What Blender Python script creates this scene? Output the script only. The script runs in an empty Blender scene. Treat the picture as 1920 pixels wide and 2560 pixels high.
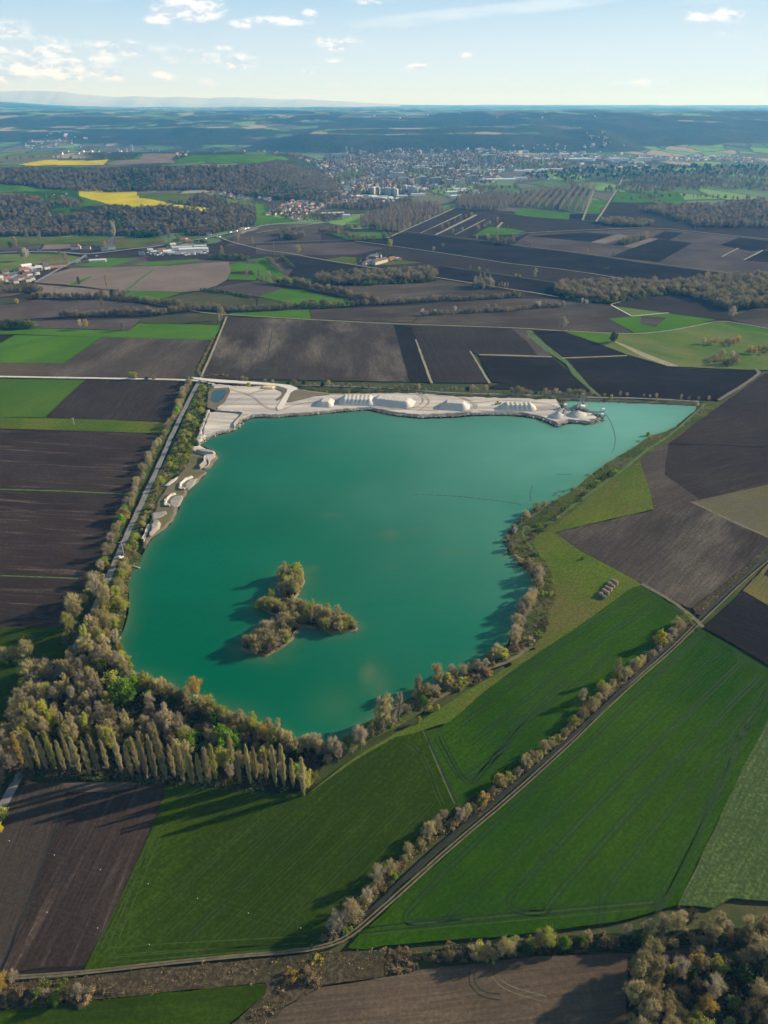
import bpy, math, random
import numpy as np
from mathutils import Vector, Matrix
from mathutils.geometry import tessellate_polygon, delaunay_2d_cdt

# ============================================================ camera, sky, sun, exposure
S = bpy.context.scene
COL = S.collection
R = math.radians
H0, FPX, PITCH = 300.0, 1775.0, R(30)
cd = bpy.data.cameras.new('camera'); cam = bpy.data.objects.new('camera', cd); COL.objects.link(cam)
cam.location = (0, 0, H0); cam.rotation_euler = (R(90) - PITCH, 0, 0)
cd.sensor_fit = 'VERTICAL'; cd.sensor_height = 24.0; cd.lens = FPX / 2560 * 24.0
cd.clip_start = 1.0; cd.clip_end = 120000.0
S.camera = cam
S.render.resolution_x, S.render.resolution_y = 768, 1024

SUN_AZ, SUN_EL = R(20), R(21)          # measured from +X towards +Y
sd = bpy.data.lights.new('sun', 'SUN'); sun = bpy.data.objects.new('sun', sd); COL.objects.link(sun)
sd.energy = 5.0; sd.angle = R(0.6); sd.color = (1.0, 0.87, 0.69)
sv = Vector((math.cos(SUN_AZ) * math.cos(SUN_EL), math.sin(SUN_AZ) * math.cos(SUN_EL), math.sin(SUN_EL)))
sun.rotation_euler = sv.to_track_quat('Z', 'Y').to_euler()
S.view_settings.view_transform = 'Standard'; S.view_settings.look = 'None'
S.view_settings.gamma = 1.0; S.view_settings.use_curve_mapping = False
S.view_settings.exposure = 0.68
S.cycles.use_denoising = True
S.cycles.volume_bounces = 2
S.cycles.max_bounces = 4; S.cycles.diffuse_bounces = 2; S.cycles.glossy_bounces = 2

class NT:
    """small helper to write node trees"""
    def __init__(s, tree): s.t = tree; s.n = tree.nodes; s.l = tree.links
    def node(s, typ, ins=None, **kw):
        nd = s.n.new(typ)
        for k, v in kw.items(): setattr(nd, k, v)
        for k, v in (ins or {}).items(): s.put(nd.inputs[k], v)
        return nd
    def put(s, sock, v):
        if isinstance(v, bpy.types.NodeSocket): s.l.new(v, sock)
        elif isinstance(v, bpy.types.Node): s.l.new(v.outputs[0], sock)
        else:
            if sock.type == 'RGBA' and len(v) == 3: v = (*v, 1)
            sock.default_value = v
    def math(s, op, a, b=0.0, c=0.0, clamp=False):
        nd = s.node('ShaderNodeMath', {0: a, 1: b, 2: c}, operation=op, use_clamp=clamp); return nd.outputs[0]
    def vmath(s, op, a, b=(0, 0, 0)):
        nd = s.node('ShaderNodeVectorMath', {0: a, 1: b}, operation=op); return nd.outputs[0]
    def mix(s, f, a, b, blend='MIX'):
        nd = s.n.new('ShaderNodeMix'); nd.data_type = 'RGBA'; nd.blend_type = blend
        s.put(nd.inputs[0], f); s.put(nd.inputs[6], a); s.put(nd.inputs[7], b); return nd.outputs[2]
    def noise(s, vec, scale, detail=3, rough=0.5, dim='3D', w=None):
        nd = s.node('ShaderNodeTexNoise', {'Vector': vec, 'Scale': scale, 'Detail': detail, 'Roughness': rough}, noise_dimensions=dim)
        return nd.outputs[0]
    def ramp(s, f, lo, hi, a=0.0, b=1.0, smooth=True):
        nd = s.node('ShaderNodeMapRange', {0: f, 1: lo, 2: hi, 3: a, 4: b}, interpolation_type='SMOOTHSTEP' if smooth else 'LINEAR'); return nd.outputs[0]
    def mapping(s, vec, scale=(1, 1, 1), rot=0.0, loc=(0, 0, 0)):
        return s.node('ShaderNodeMapping', {'Vector': vec, 'Scale': scale, 'Rotation': (0, 0, rot), 'Location': loc}).outputs[0]

# ---- world: Nishita sky with procedural cumulus and thin veils
W = bpy.data.worlds.new('World'); S.world = W; W.use_nodes = True
w = NT(W.node_tree); w.n.clear()
sky = w.node('ShaderNodeTexSky', sky_type='NISHITA', sun_disc=False)
sky.sun_elevation = SUN_EL; sky.sun_rotation = R(90) - SUN_AZ
sky.air_density = 1.25; sky.dust_density = 0.25; sky.ozone_density = 2.0; sky.altitude = 300
tc = w.node('ShaderNodeTexCoord')
sep = w.node('ShaderNodeSeparateXYZ', {0: tc.outputs['Generated']})
az = w.math('ARCTAN2', sep.outputs[0], sep.outputs[1])
el = w.math('ARCSINE', sep.outputs[2])
pv = w.node('ShaderNodeCombineXYZ', {0: az, 1: el, 2: 0.0}).outputs[0]
def cloud_mask(vec, off):
    p = w.vmath('ADD', vec, off)
    n1 = w.noise(w.mapping(p, (34, 80, 1)), 1.0, 9, 0.66)
    n2 = w.noise(w.mapping(p, (8, 20, 1), loc=(3.1, 1.7, 0)), 1.0, 2, 0.5)
    return w.math('MULTIPLY_ADD', n2, 0.35, n1)
# ellipses (pixel x, y, half width, half height, strength) turned into azimuth / elevation
CL = [(470, 22, 95, 30, 1.0), (700, 52, 95, 16, .85), (775, 36, 26, 14, .9), (300, 118, 105, 20, .8), (60, 170, 110, 28, 1.0),
      (190, 175, 85, 34, 1.0), (130, 128, 55, 18, .8), (275, 182, 45, 20, .9), (25, 75, 60, 26, .75), (20, 120, 45, 20, .5), (600, 155, 55, 22, .9), (525, 145, 55, 16, .55),
      (840, 108, 75, 20, .85), (825, 152, 38, 8, .6), (775, 180, 38, 12, .65), (400, 190, 45, 16, .6), (850, 212, 40, 12, .35), (520, 205, 40, 12, .4),
      (1160, 140, 28, 10, .7), (1040, 168, 48, 9, .75), (1800, 38, 85, 18, .8), (1515, 121, 70, 5, .45), (1350, 210, 90, 12, .35), (1600, 205, 80, 12, .35),
      (1820, 82, 60, 9, .55), (920, 4, 40, 10, .8), (90, 130, 80, 20, .7), (30, 190, 70, 16, .8), (250, 150, 60, 14, .6), (340, 130, 60, 14, .6), (430, 150, 40, 10, .5), (480, 125, 40, 10, .5), (560, 120, 30, 8, .5), (395, 45, 40, 16, .8), (620, 58, 60, 12, .7), (1250, 195, 60, 8, .4), (700, 200, 50, 8, .35), (150, 215, 60, 10, .4), (110, 100, 60, 14, .5), (1330, -60, 120, 26, .7), (120, -80, 150, 30, .9)]
def blob(off):
    acc = None
    for (x, y, a, b, st) in CL:
        u = (x - 960) / FPX; v = (1280 - y) / FPX
        d = Vector((u, math.cos(PITCH) + v * math.sin(PITCH), -math.sin(PITCH) + v * math.cos(PITCH))).normalized()
        A, E_ = math.atan2(d.x, d.y), math.asin(d.z)
        k = 1 / 2000.0
        q = w.vmath('MULTIPLY', w.vmath('SUBTRACT', w.vmath('ADD', pv, off), (A, E_, 0)), (1 / (a * k), 1 / (b * k), 0))
        ln = w.node('ShaderNodeVectorMath', {0: q}, operation='LENGTH').outputs['Value']
        m = w.ramp(ln, 1.35, 0.0, 0.0, st)
        acc = m if acc is None else w.math('MAXIMUM', acc, m)
    return acc
bl = blob((0, 0, 0))
nz = cloud_mask(pv, (0, 0, 0)); nz2 = cloud_mask(pv, (-0.006, -0.006, 0))
dens = w.math('ADD', nz, w.math('MULTIPLY', bl, 0.72))
cm = w.ramp(dens, 0.80, 1.22)
lit = w.ramp(w.math('SUBTRACT', nz, nz2), -0.10, 0.08)
ccol = w.mix(lit, (5.8, 6.7, 7.9), (9.7, 9.8, 9.7))
# veils: long faint bands of high cloud
vn = w.noise(w.mapping(pv, (2.2, 26, 1), rot=R(-7)), 1.0, 5, 0.6)
veil = w.ramp(vn, 0.42, 0.72, 0.0, 0.65)
up = w.ramp(el, -0.02, 0.16, 1.0, 0.0)
band = w.math('MULTIPLY', w.ramp(w.math('ABSOLUTE', w.math('SUBTRACT', w.math('SUBTRACT', el, w.math('MULTIPLY', az, 0.085)), 0.0795)), 0.011, 0.003), w.ramp(az, -0.10, 0.02))
band = w.math('MULTIPLY', band, w.ramp(w.noise(w.mapping(pv, (9, 60, 1), rot=R(-5)), 1.0, 4), 0.3, 0.6, 0.25, 0.8))
vm = w.math('MAXIMUM', veil, band)
vm = w.math('MAXIMUM', vm, w.math('MULTIPLY', up, w.ramp(az, -0.5, 0.35, 0.42, 0.8)))
grad = w.mix(w.ramp(el, .0, .13, 0, 1, False), (7.3, 8.2, 8.9), (2.7, 5.1, 7.7))
c00 = w.mix(w.ramp(el, .42, .2, 0, .85), sky.outputs[0], grad)
c0 = w.mix(vm, c00, (7.0, 8.1, 8.8))
c1 = w.mix(w.math('MULTIPLY', cm, 0.85), c0, ccol)
bg = w.node('ShaderNodeBackground', {'Color': c1, 'Strength': 0.072})
wo = w.node('ShaderNodeOutputWorld', {0: bg})

# ============================================================ geometry helpers
RNG = np.random.default_rng(7)
random.seed(7)
TAG = {'A': (0, 0, 1.728), 'B': (960, 0, 1.728), 'C': (0, 480, 2.592), 'D': (640, 480, 2.592), 'E': (1280, 480, 2.592),
       'F': (0, 900, 2.592), 'G': (480, 920, 2.592), 'H': (1120, 900, 2.07375), 'I': (0, 1350, 2.592),
       'J': (560, 1350, 2.304), 'K': (1200, 1250, 2.304), 'L': (0, 1850, 1.728), 'M': (960, 1850, 1.728), 'P': (0, 0, 1.0)}
def px(s):
    """'F 10,20 30,40 G 5,6' -> list of photograph pixels"""
    out, t = [], TAG['P']
    for tok in s.split():
        if tok in TAG: t = TAG[tok]; continue
        a, b = tok.split(',')
        out.append((t[0] + float(a) / t[2], t[1] + float(b) / t[2]))
    return out

def _hash(ix, iy, seed):
    h = (ix.astype(np.int64) * 374761393 + iy.astype(np.int64) * 668265263 + seed * 69069) & 0x7fffffff
    h = ((h ^ (h >> 13)) * 1274126177) & 0x7fffffff
    return ((h ^ (h >> 16)) & 0xffff) / 65535.0
def vnoise(x, y, seed=0):
    x = np.asarray(x, float); y = np.asarray(y, float)
    ix, iy = np.floor(x), np.floor(y); fx, fy = x - ix, y - iy
    fx = fx * fx * (3 - 2 * fx); fy = fy * fy * (3 - 2 * fy)
    a = _hash(ix, iy, seed); b = _hash(ix + 1, iy, seed); c = _hash(ix, iy + 1, seed); d = _hash(ix + 1, iy + 1, seed)
    return (a * (1 - fx) + b * fx) * (1 - fy) + (c * (1 - fx) + d * fx) * fy
def fbm(x, y, seed=0, o=4):
    s, a, t = 0, 1.0, 0
    for k in range(o):
        s = s + a * vnoise(x * 2 ** k, y * 2 ** k, seed + k); t += a; a *= .5
    return s / t
def sst(x, a, b):
    t = np.clip((np.asarray(x, float) - a) / (b - a), 0, 1); return t * t * (3 - 2 * t)
def terrain(X, Y):
    X = np.asarray(X, float); Y = np.asarray(Y, float)
    wob = (fbm(X / 260, Y / 260, 3) - .5)
    m1 = sst(Y + 160 * wob, 1960, 2260) * (1 - sst(X - 0.06 * (Y - 2300) + 120 * wob, -640, -330))
    m2 = sst(Y + 180 * wob, 2620, 3040) * (1 - sst(X + 140 * wob, -640, -190))
    back = 1 - sst(Y, 3900, 4700)
    z = (42 * m1 + 45 * m2) * back
    z = z + (m1 * back) * (fbm(X / 180, Y / 180, 9) - .5) * 10
    f1 = fbm(X / 2600, Y / 2600, 21, 5)
    rid = 1 - np.abs(2 * fbm(X / 1500, Y / 2300, 31, 4) - 1)
    base = sst(Y + 1500 * (f1 - .5) + 350 * np.clip(X / 3000, -1, 1), 5350, 8300)
    z = z + base * (112 + 105 * rid * (1 - .35 * sst(Y, 8000, 15000)) + 40 * (f1 - .5))
    # a fold of lower hills in front of the plateau
    z = z + 80 * sst(Y, 5200, 5900) * (1 - sst(Y, 6200, 7200)) * sst(fbm(X / 1100, Y / 1500, 55, 3), .42, .7)
    # far left highland
    u = X / np.maximum(Y, 1)
    z = z + 235 * sst(-u, .33, .60) * sst(Y, 12000, 17500) * (.75 + .5 * fbm(X / 3000, Y / 3000, 77))
    z = z + sst(Y, 9000, 14000) * 26 * (fbm(X / 900, Y / 2600, 88) - .5)
    return z

CP, SP = math.cos(PITCH), math.sin(PITCH)
_T = np.exp(np.linspace(math.log(1500), math.log(60000), 420))
def to_ground(x, y):
    """photo pixel -> point on the land (flat valley floor, or hillside)"""
    u = (x - 960) / FPX; v = (1280 - y) / FPX
    dx, dy, dz = u, CP + v * SP, -SP + v * CP
    if y > 640:
        t = -H0 / dz; return (dx * t, dy * t)
    zz = H0 + dz * _T; gz = terrain(dx * _T, dy * _T)
    hit = np.nonzero(zz <= gz)[0]
    if len(hit) == 0: t = _T[-1]
    else:
        k = hit[0]
        if k == 0: t = _T[0]
        else:
            a, b = zz[k - 1] - gz[k - 1], zz[k] - gz[k]
            t = _T[k - 1] + (_T[k] - _T[k - 1]) * a / max(1e-6, a - b)
    return (dx * t, dy * t)
def gp(s): return [to_ground(*p) for p in px(s)]
def g1(s): return gp(s)[0]
def zt(x, y): return 0.0 if y < 1800 else float(terrain(x, y))

def inside(P, X, Y):
    P = np.asarray(P); X = np.asarray(X, float); Y = np.asarray(Y, float); c = np.zeros(X.shape, bool); j = len(P) - 1
    for i in range(len(P)):
        xi, yi = P[i]; xj, yj = P[j]
        if yi != yj:
            c ^= ((yi > Y) != (yj > Y)) & (X < (xj - xi) * (Y - yi) / (yj - yi) + xi)
        j = i
    return c
def seg_dist(P, X, Y, closed=True):
    d = np.full(np.shape(X), 1e9); n = len(P)
    for i in range(n if closed else n - 1):
        a = np.array(P[i]); b = np.array(P[(i + 1) % n]); ab = b - a; L = max(1e-9, ab @ ab)
        t = np.clip(((X - a[0]) * ab[0] + (Y - a[1]) * ab[1]) / L, 0, 1)
        d = np.minimum(d, np.hypot(X - a[0] - t * ab[0], Y - a[1] - t * ab[1]))
    return d
def resample(P, step, closed=False, jit=0.0):
    out = []; n = len(P)
    for i in range(n if closed else n - 1):
        a = P[i]; b = P[(i + 1) % n]; L = math.hypot(b[0] - a[0], b[1] - a[1]); k = max(1, int(round(L / step)))
        for q in range(k):
            t = q / k; j = jit if q else jit * .3
            out.append((a[0] + (b[0] - a[0]) * t + random.uniform(-j, j), a[1] + (b[1] - a[1]) * t + random.uniform(-j, j)))
    if not closed: out.append(P[-1])
    return out
def smooth(P, n=2, closed=False):
    for _ in range(n):
        Q = [] if closed else [P[0]]
        m = len(P)
        for i in range(m if closed else m - 1):
            a, b = P[i], P[(i + 1) % m]
            Q.append((a[0] * .75 + b[0] * .25, a[1] * .75 + b[1] * .25)); Q.append((a[0] * .25 + b[0] * .75, a[1] * .25 + b[1] * .75))
        if not closed: Q.append(P[-1])
        P = Q
    return P

def mesh_np(name, V, F, mats=(), mi=None, smooth_=False):
    """V (n,3), F (m,3) or (m,4) arrays -> mesh data"""
    me = bpy.data.meshes.new(name); V = np.asarray(V, np.float32); F = np.asarray(F, np.int32)
    me.vertices.add(len(V)); me.vertices.foreach_set('co', V.ravel())
    k = F.shape[1]; me.loops.add(F.size); me.loops.foreach_set('vertex_index', F.ravel())
    me.polygons.add(len(F)); me.polygons.foreach_set('loop_start', np.arange(0, F.size, k, dtype=np.int32))
    me.polygons.foreach_set('loop_total', np.full(len(F), k, np.int32))
    for m in mats: me.materials.append(m)
    if mi is not None: me.polygons.foreach_set('material_index', np.asarray(mi, np.int32))
    if smooth_: me.polygons.foreach_set('use_smooth', np.ones(len(F), bool))
    me.update(calc_edges=True); me.validate(); return me
def link(name, me, parent=None):
    o = bpy.data.objects.new(name, me); COL.objects.link(o)
    if parent is not None: o.parent = parent
    return o
def tag(o, label=None, cat=None, group=None, kind=None):
    if label: o['label'] = label
    if cat: o['category'] = cat
    if group: o['group'] = group
    if kind: o['kind'] = kind
    return o
def empty(name, loc=(0, 0, 0), rz=0.0):
    o = bpy.data.objects.new(name, None); COL.objects.link(o); o.location = loc; o.rotation_euler = (0, 0, rz); o.empty_display_size = 1; return o

class MB:
    """collects boxes, tubes and prisms as quads/tris with material indices"""
    def __init__(s): s.v = []; s.f = []; s.m = []
    def add(s, vs, fs, m=0):
        b = len(s.v); s.v += [tuple(v) for v in vs]; s.f += [tuple(b + i for i in f) for f in fs]; s.m += [m] * len(fs)
    def box(s, c, d, rz=0, m=0, taper=1.0):
        x, y, z = d[0] / 2, d[1] / 2, d[2]; co, si = math.cos(rz), math.sin(rz); vs = []
        for zz, t in ((0, 1), (z, taper)):
            for sx, sy in ((-1, -1), (1, -1), (1, 1), (-1, 1)):
                a, b = sx * x * t, sy * y * t; vs.append((c[0] + a * co - b * si, c[1] + a * si + b * co, c[2] + zz))
        s.add(vs, [(0, 3, 2, 1), (4, 5, 6, 7), (0, 1, 5, 4), (1, 2, 6, 5), (2, 3, 7, 6), (3, 0, 4, 7)], m)
    def tube(s, a, b, r0, r1=None, n=6, m=0):
        r1 = r0 if r1 is None else r1; a = Vector(a); b = Vector(b); d = (b - a).normalized()
        u = d.orthogonal().normalized(); w_ = d.cross(u); vs = []
        for p, r in ((a, r0), (b, r1)):
            for k in range(n):
                t = 2 * math.pi * k / n; vs.append(p + (u * math.cos(t) + w_ * math.sin(t)) * r)
        s.add(vs, [(k, (k + 1) % n, n + (k + 1) % n, n + k) for k in range(n)] + [tuple(range(n - 1, -1, -1)), tuple(range(n, 2 * n))], m)
    def bar(s, a, b, w_, h, m=0):
        a = Vector(a); b = Vector(b); d = (b - a); L = d.length; d.normalize()
        sd_ = d.cross(Vector((0, 0, 1))); sd_ = sd_.normalized() if sd_.length > 1e-4 else Vector((1, 0, 0)); up_ = sd_.cross(d)
        vs = []
        for p in (a, b):
            for sx, sy in ((-1, -1), (1, -1), (1, 1), (-1, 1)): vs.append(p + sd_ * sx * w_ / 2 + up_ * sy * h / 2)
        s.add(vs, [(0, 3, 2, 1), (4, 5, 6, 7), (0, 1, 5, 4), (1, 2, 6, 5), (2, 3, 7, 6), (3, 0, 4, 7)], m)
    def data(s, name, mats):
        me = bpy.data.meshes.new(name); me.from_pydata(s.v, [], s.f)
        for m in mats: me.materials.append(m)
        me.polygons.foreach_set('material_index', s.m); me.update(); return me
    def build(s, name, mats, parent=None):
        return link(name, s.data(name, mats if isinstance(mats, (list, tuple)) else [mats]), parent)

# ============================================================ materials
def new_mat(name, rough=0.9, spec=0.15):
    m = bpy.data.materials.new(name); m.use_nodes = True; t = NT(m.node_tree)
    b = t.n['Principled BSDF']; b.inputs['Roughness'].default_value = rough; b.inputs['Specular IOR Level'].default_value = spec
    return m, t, b
def plain(name, col, rough=0.8, spec=0.2, var=0.18, sc=0.6):
    m, t, b = new_mat(name, rough, spec)
    tc_ = t.node('ShaderNodeTexCoord').outputs['Object']
    n = t.noise(tc_, sc, 4, .6)
    lo = tuple(c * (1 - var) for c in col); hi = tuple(min(1, c * (1 + var)) for c in col)
    t.put(b.inputs['Base Color'], t.mix(t.ramp(n, .3, .7), lo, hi)); return m
def field_mat(name, c1, c2, ang=0.0, streak=None, sk=0.5, patch=None, pk=0.5, psc=0.012, row=3.0, rk=0.25, grain=0.35, st_w=0.16, st_l=0.006):
    """ploughed or sown soil: broad patches, streaks along the working direction, rows, clods"""
    m, t, b = new_mat(name, 1.0, 0.0)
    oc = t.node('ShaderNodeTexCoord').outputs['Object']
    r = t.mapping(oc, (1, 1, 1), rot=-ang)
    c = t.mix(t.ramp(t.noise(oc, psc * .9, 4, .55), .34, .68), c1, c2)
    if patch is not None:
        pr = t.mapping(r, (psc * .55, psc * 1.7, 1), loc=(5, 3, 0))
        c = t.mix(t.ramp(t.noise(pr, 1.0, 5, .6), .44, .68, 0, pk), c, patch)
    if streak is not None:
        sr = t.mapping(r, (st_l, st_w, 1))
        c = t.mix(t.ramp(t.noise(sr, 1.0, 4, .65), .52, .80, 0, sk), c, streak)
    rw = t.mapping(r, (0.02, 1.0 / row, 1))
    rn = t.noise(rw, 2.0, 2, .5)
    c = t.mix(t.ramp(rn, .40, .60, rk, 0), c, tuple(x * .45 for x in c1))
    gr = t.noise(oc, 0.55, 5, .75)
    c = t.mix(t.ramp(gr, .42, .64, grain * 1.3, 0), c, tuple(x * .5 for x in c1))
    t.put(b.inputs['Base Color'], c)
    bp = t.node('ShaderNodeBump', {'Strength': 0.5, 'Distance': 0.5, 'Height': t.math('ADD', gr, rn)})
    t.put(b.inputs['Normal'], bp.outputs[0])
    return m

PL1, PL2, PLP = (.034, .029, .033), (.060, .052, .054), (.16, .145, .13)
GR1, GR2 = (.018, .060, .006), (.038, .098, .010)
FK = {  # kinds of field
 'plough': dict(c1=(0.046, 0.036, 0.029), c2=(0.066, 0.051, 0.040), streak=(0.143, 0.115, 0.088), sk=.35, rk=.35),
 'ploughdark': dict(c1=(0.024, 0.020, 0.018), c2=(0.040, 0.032, 0.027), streak=(0.066, 0.055, 0.046), sk=.35, rk=.35),
 'ploughpatch': dict(c1=(0.053, 0.043, 0.034), c2=(0.086, 0.070, 0.055), streak=(0.143, 0.120, 0.092), sk=.4, patch=(0.264, 0.225, 0.168), pk=.75, psc=.008, rk=.3),
 'ploughleft': dict(c1=(0.042, 0.030, 0.024), c2=(0.066, 0.048, 0.038), streak=(0.242, 0.180, 0.139), sk=.75, rk=.3, st_w=.22, st_l=.012),
 'ploughgrey': dict(c1=(0.064, 0.050, 0.038), c2=(0.105, 0.086, 0.067), streak=(0.176, 0.145, 0.113), sk=.5, patch=(0.220, 0.180, 0.139), pk=.55, psc=.008, rk=.25),
 'tan': dict(c1=(.19, .15, .12), c2=(.26, .21, .17), streak=(.30, .24, .195), sk=.4, patch=(.24, .19, .14), pk=.4, rk=.2),
 'brown': dict(c1=(.085, .067, .058), c2=(.135, .108, .092), streak=(.18, .145, .12), sk=.4, rk=.25),
 'stubble': dict(c1=(.10, .075, .050), c2=(.16, .12, .080), streak=(.21, .165, .105), sk=.55, patch=(.09, .10, .035), pk=.5, rk=.35, row=2.2),
 'green': dict(c1=(.023, .066, .0001), c2=(.044, .102, .0002), streak=(.05, .115, .002), sk=.25, patch=(.048, .088, .002), pk=.5, rk=.22, grain=.4),
 'greendull': dict(c1=(.025, .050, .001), c2=(.044, .076, .0015), streak=(.10, .12, .03), sk=.30, patch=(.065, .115, .002), pk=.6, rk=.28, grain=.4),
 'green2': dict(c1=(.055, .115, .010), c2=(.080, .145, .018), streak=(.10, .17, .03), sk=.3, patch=(.05, .13, .01), pk=.5, rk=.15, grain=.2),
 'greenbright': dict(c1=(.060, .150, .008), c2=(.090, .19, .014), streak=(.12, .23, .02), sk=.3, patch=(.045, .12, .02), pk=.5, rk=.15, grain=.2),
 'greenpale': dict(c1=(.080, .125, .036), c2=(.125, .175, .055), streak=(.18, .23, .095), sk=.4, rk=.5, row=2.6, grain=.65),
 'meadow': dict(c1=(.075, .125, .010), c2=(.135, .165, .022), streak=(.13, .17, .03), sk=.15, patch=(.16, .115, .050), pk=.8, psc=.016, rk=.05, grain=.45),
 'meadow2': dict(c1=(.085, .15, .025), c2=(.15, .19, .045), streak=(.2, .2, .06), sk=.2, patch=(.22, .19, .09), pk=.7, psc=.010, rk=.05, grain=.3),
 'yellowgreen': dict(c1=(.13, .12, .040), c2=(.19, .165, .055), streak=(.24, .22, .03), sk=.5, patch=(.13, .115, .085), pk=.9, psc=.014, rk=.1, grain=.3),
 'rape': dict(c1=(.42, .36, .012), c2=(.62, .52, .015), streak=(.75, .62, .02), sk=.5, rk=.2, grain=.15, row=9),
 'olive': dict(c1=(.065, .070, .030), c2=(.11, .105, .050), streak=(.16, .15, .07), sk=.4, rk=.3),
 'verge': dict(c1=(.050, .085, .016), c2=(.10, .12, .030), patch=(.19, .155, .085), pk=.7, psc=.03, rk=.0, grain=.5),
 'scrub': dict(c1=(.075, .060, .035), c2=(.135, .105, .060), patch=(.05, .085, .02), pk=.7, psc=.03, rk=0, grain=.7),
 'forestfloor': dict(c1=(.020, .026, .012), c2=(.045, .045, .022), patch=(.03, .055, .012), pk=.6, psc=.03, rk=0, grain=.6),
}
_fm = {}
def fmat(kind, ang):
    k = (kind, round(ang / R(6)))
    if k not in _fm: _fm[k] = field_mat('%s_soil' % kind, ang=k[1] * R(6), **FK[kind])
    return _fm[k]

def tree_mat(name, c1, c2, hv=0.35):
    m, t, b = new_mat(name, 0.85, 0.12)
    oi = t.node('ShaderNodeObjectInfo').outputs['Random']; oc = t.node('ShaderNodeTexCoord').outputs['Object']
    n = t.noise(oc, 0.45, 3, .6)
    f = t.math('MULTIPLY_ADD', oi, .6, t.math('MULTIPLY', t.ramp(n, .3, .7), .4))
    c = t.mix(f, c1, c2)
    v = t.math('MULTIPLY_ADD', t.math('FRACT', t.math('MULTIPLY', oi, 17.3)), hv * 2, 1 - hv)
    c = t.mix(1.0, c, t.node('ShaderNodeCombineXYZ', {0: v, 1: v, 2: v}).outputs[0], 'MULTIPLY')
    t.put(b.inputs['Base Color'], c)
    tr = t.node('ShaderNodeBsdfTranslucent', {'Color': c}); mx = t.node('ShaderNodeMixShader', {0: .35, 1: b.outputs[0], 2: tr.outputs[0]})
    t.l.new(mx.outputs[0], t.n['Material Output'].inputs[0])
    return m
M = {
 'bark': plain('bark', (.16, .14, .11), var=.3), 'palebark': plain('pale_bark', (.36, .34, .29), var=.25),
 'olive': tree_mat('olive_twigs', (.35, .31, .13), (.46, .40, .19)),
 'brown': tree_mat('brown_twigs', (.31, .255, .13), (.42, .35, .18)),
 'pink': tree_mat('pinkish_twigs', (.31, .265, .18), (.42, .36, .25)),
 'dark': tree_mat('dark_twigs', (.10, .095, .048), (.16, .13, .07)),
 'ridge': tree_mat('ridge_twigs', (.155, .13, .085), (.27, .215, .14), .45),
 'mid': tree_mat('mid_twigs', (.19, .165, .085), (.29, .24, .13), .4), 'plant': tree_mat('plantation_twigs', (.25, .205, .15), (.34, .28, .21), .25),
 'budding': tree_mat('budding_leaves', (.30, .32, .05), (.42, .42, .08)),
 'green': tree_mat('fresh_leaves', (.15, .30, .020), (.28, .44, .03)),
 'deep': tree_mat('deep_leaves', (.035, .075, .018), (.070, .12, .025)),
 'yellow': tree_mat('yellow_leaves', (.48, .44, .03), (.60, .50, .04)),
 'ochre': tree_mat('ochre_leaves', (.42, .30, .06), (.52, .37, .09)),
 'white': tree_mat('white_blossom', (.50, .45, .40), (.62, .57, .50), .15),
 'bush': tree_mat('bush_leaves', (.10, .15, .025), (.19, .22, .045)),
 'bushbright': tree_mat('bright_bush_leaves', (.20, .30, .03), (.34, .40, .05)),
 'bushbrown': tree_mat('brown_bush_twigs', (.24, .175, .085), (.36, .26, .14)),
 'gravel': plain('gravel', (.19, .19, .185), var=.15, sc=.25), 'whiteroad': plain('pale_gravel_road', (.56, .52, .46), var=.12, sc=.3),  # gravel tone darkened to stand for tree shade on the left track
 'asphalt': plain('asphalt', (.20, .20, .20), var=.15, sc=.1), 'dirt': plain('track_dirt', (.125, .108, .065), var=.25, sc=.4),
 'grassline': plain('grass_line', (.065, .11, .020), var=.3, sc=.3), 'palegrass': plain('pale_dry_grass', (.26, .23, .14), var=.2, sc=.3),
 'ditch': plain('ditch', (.018, .022, .018), var=.3, sc=.3),
 'steel': plain('grey_steel', (.28, .29, .29), .5, .4), 'darksteel': plain('dark_steel', (.10, .11, .11), .6, .3),
 'rust': plain('rusty_steel', (.22, .16, .12), .7, .2), 'whitep': plain('white_paint', (.75, .75, .73), .5, .4, .05),
 'rubber': plain('rubber', (.02, .02, .02), .8), 'glass': plain('dark_glass', (.03, .04, .05), .1, .6),
}

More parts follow.
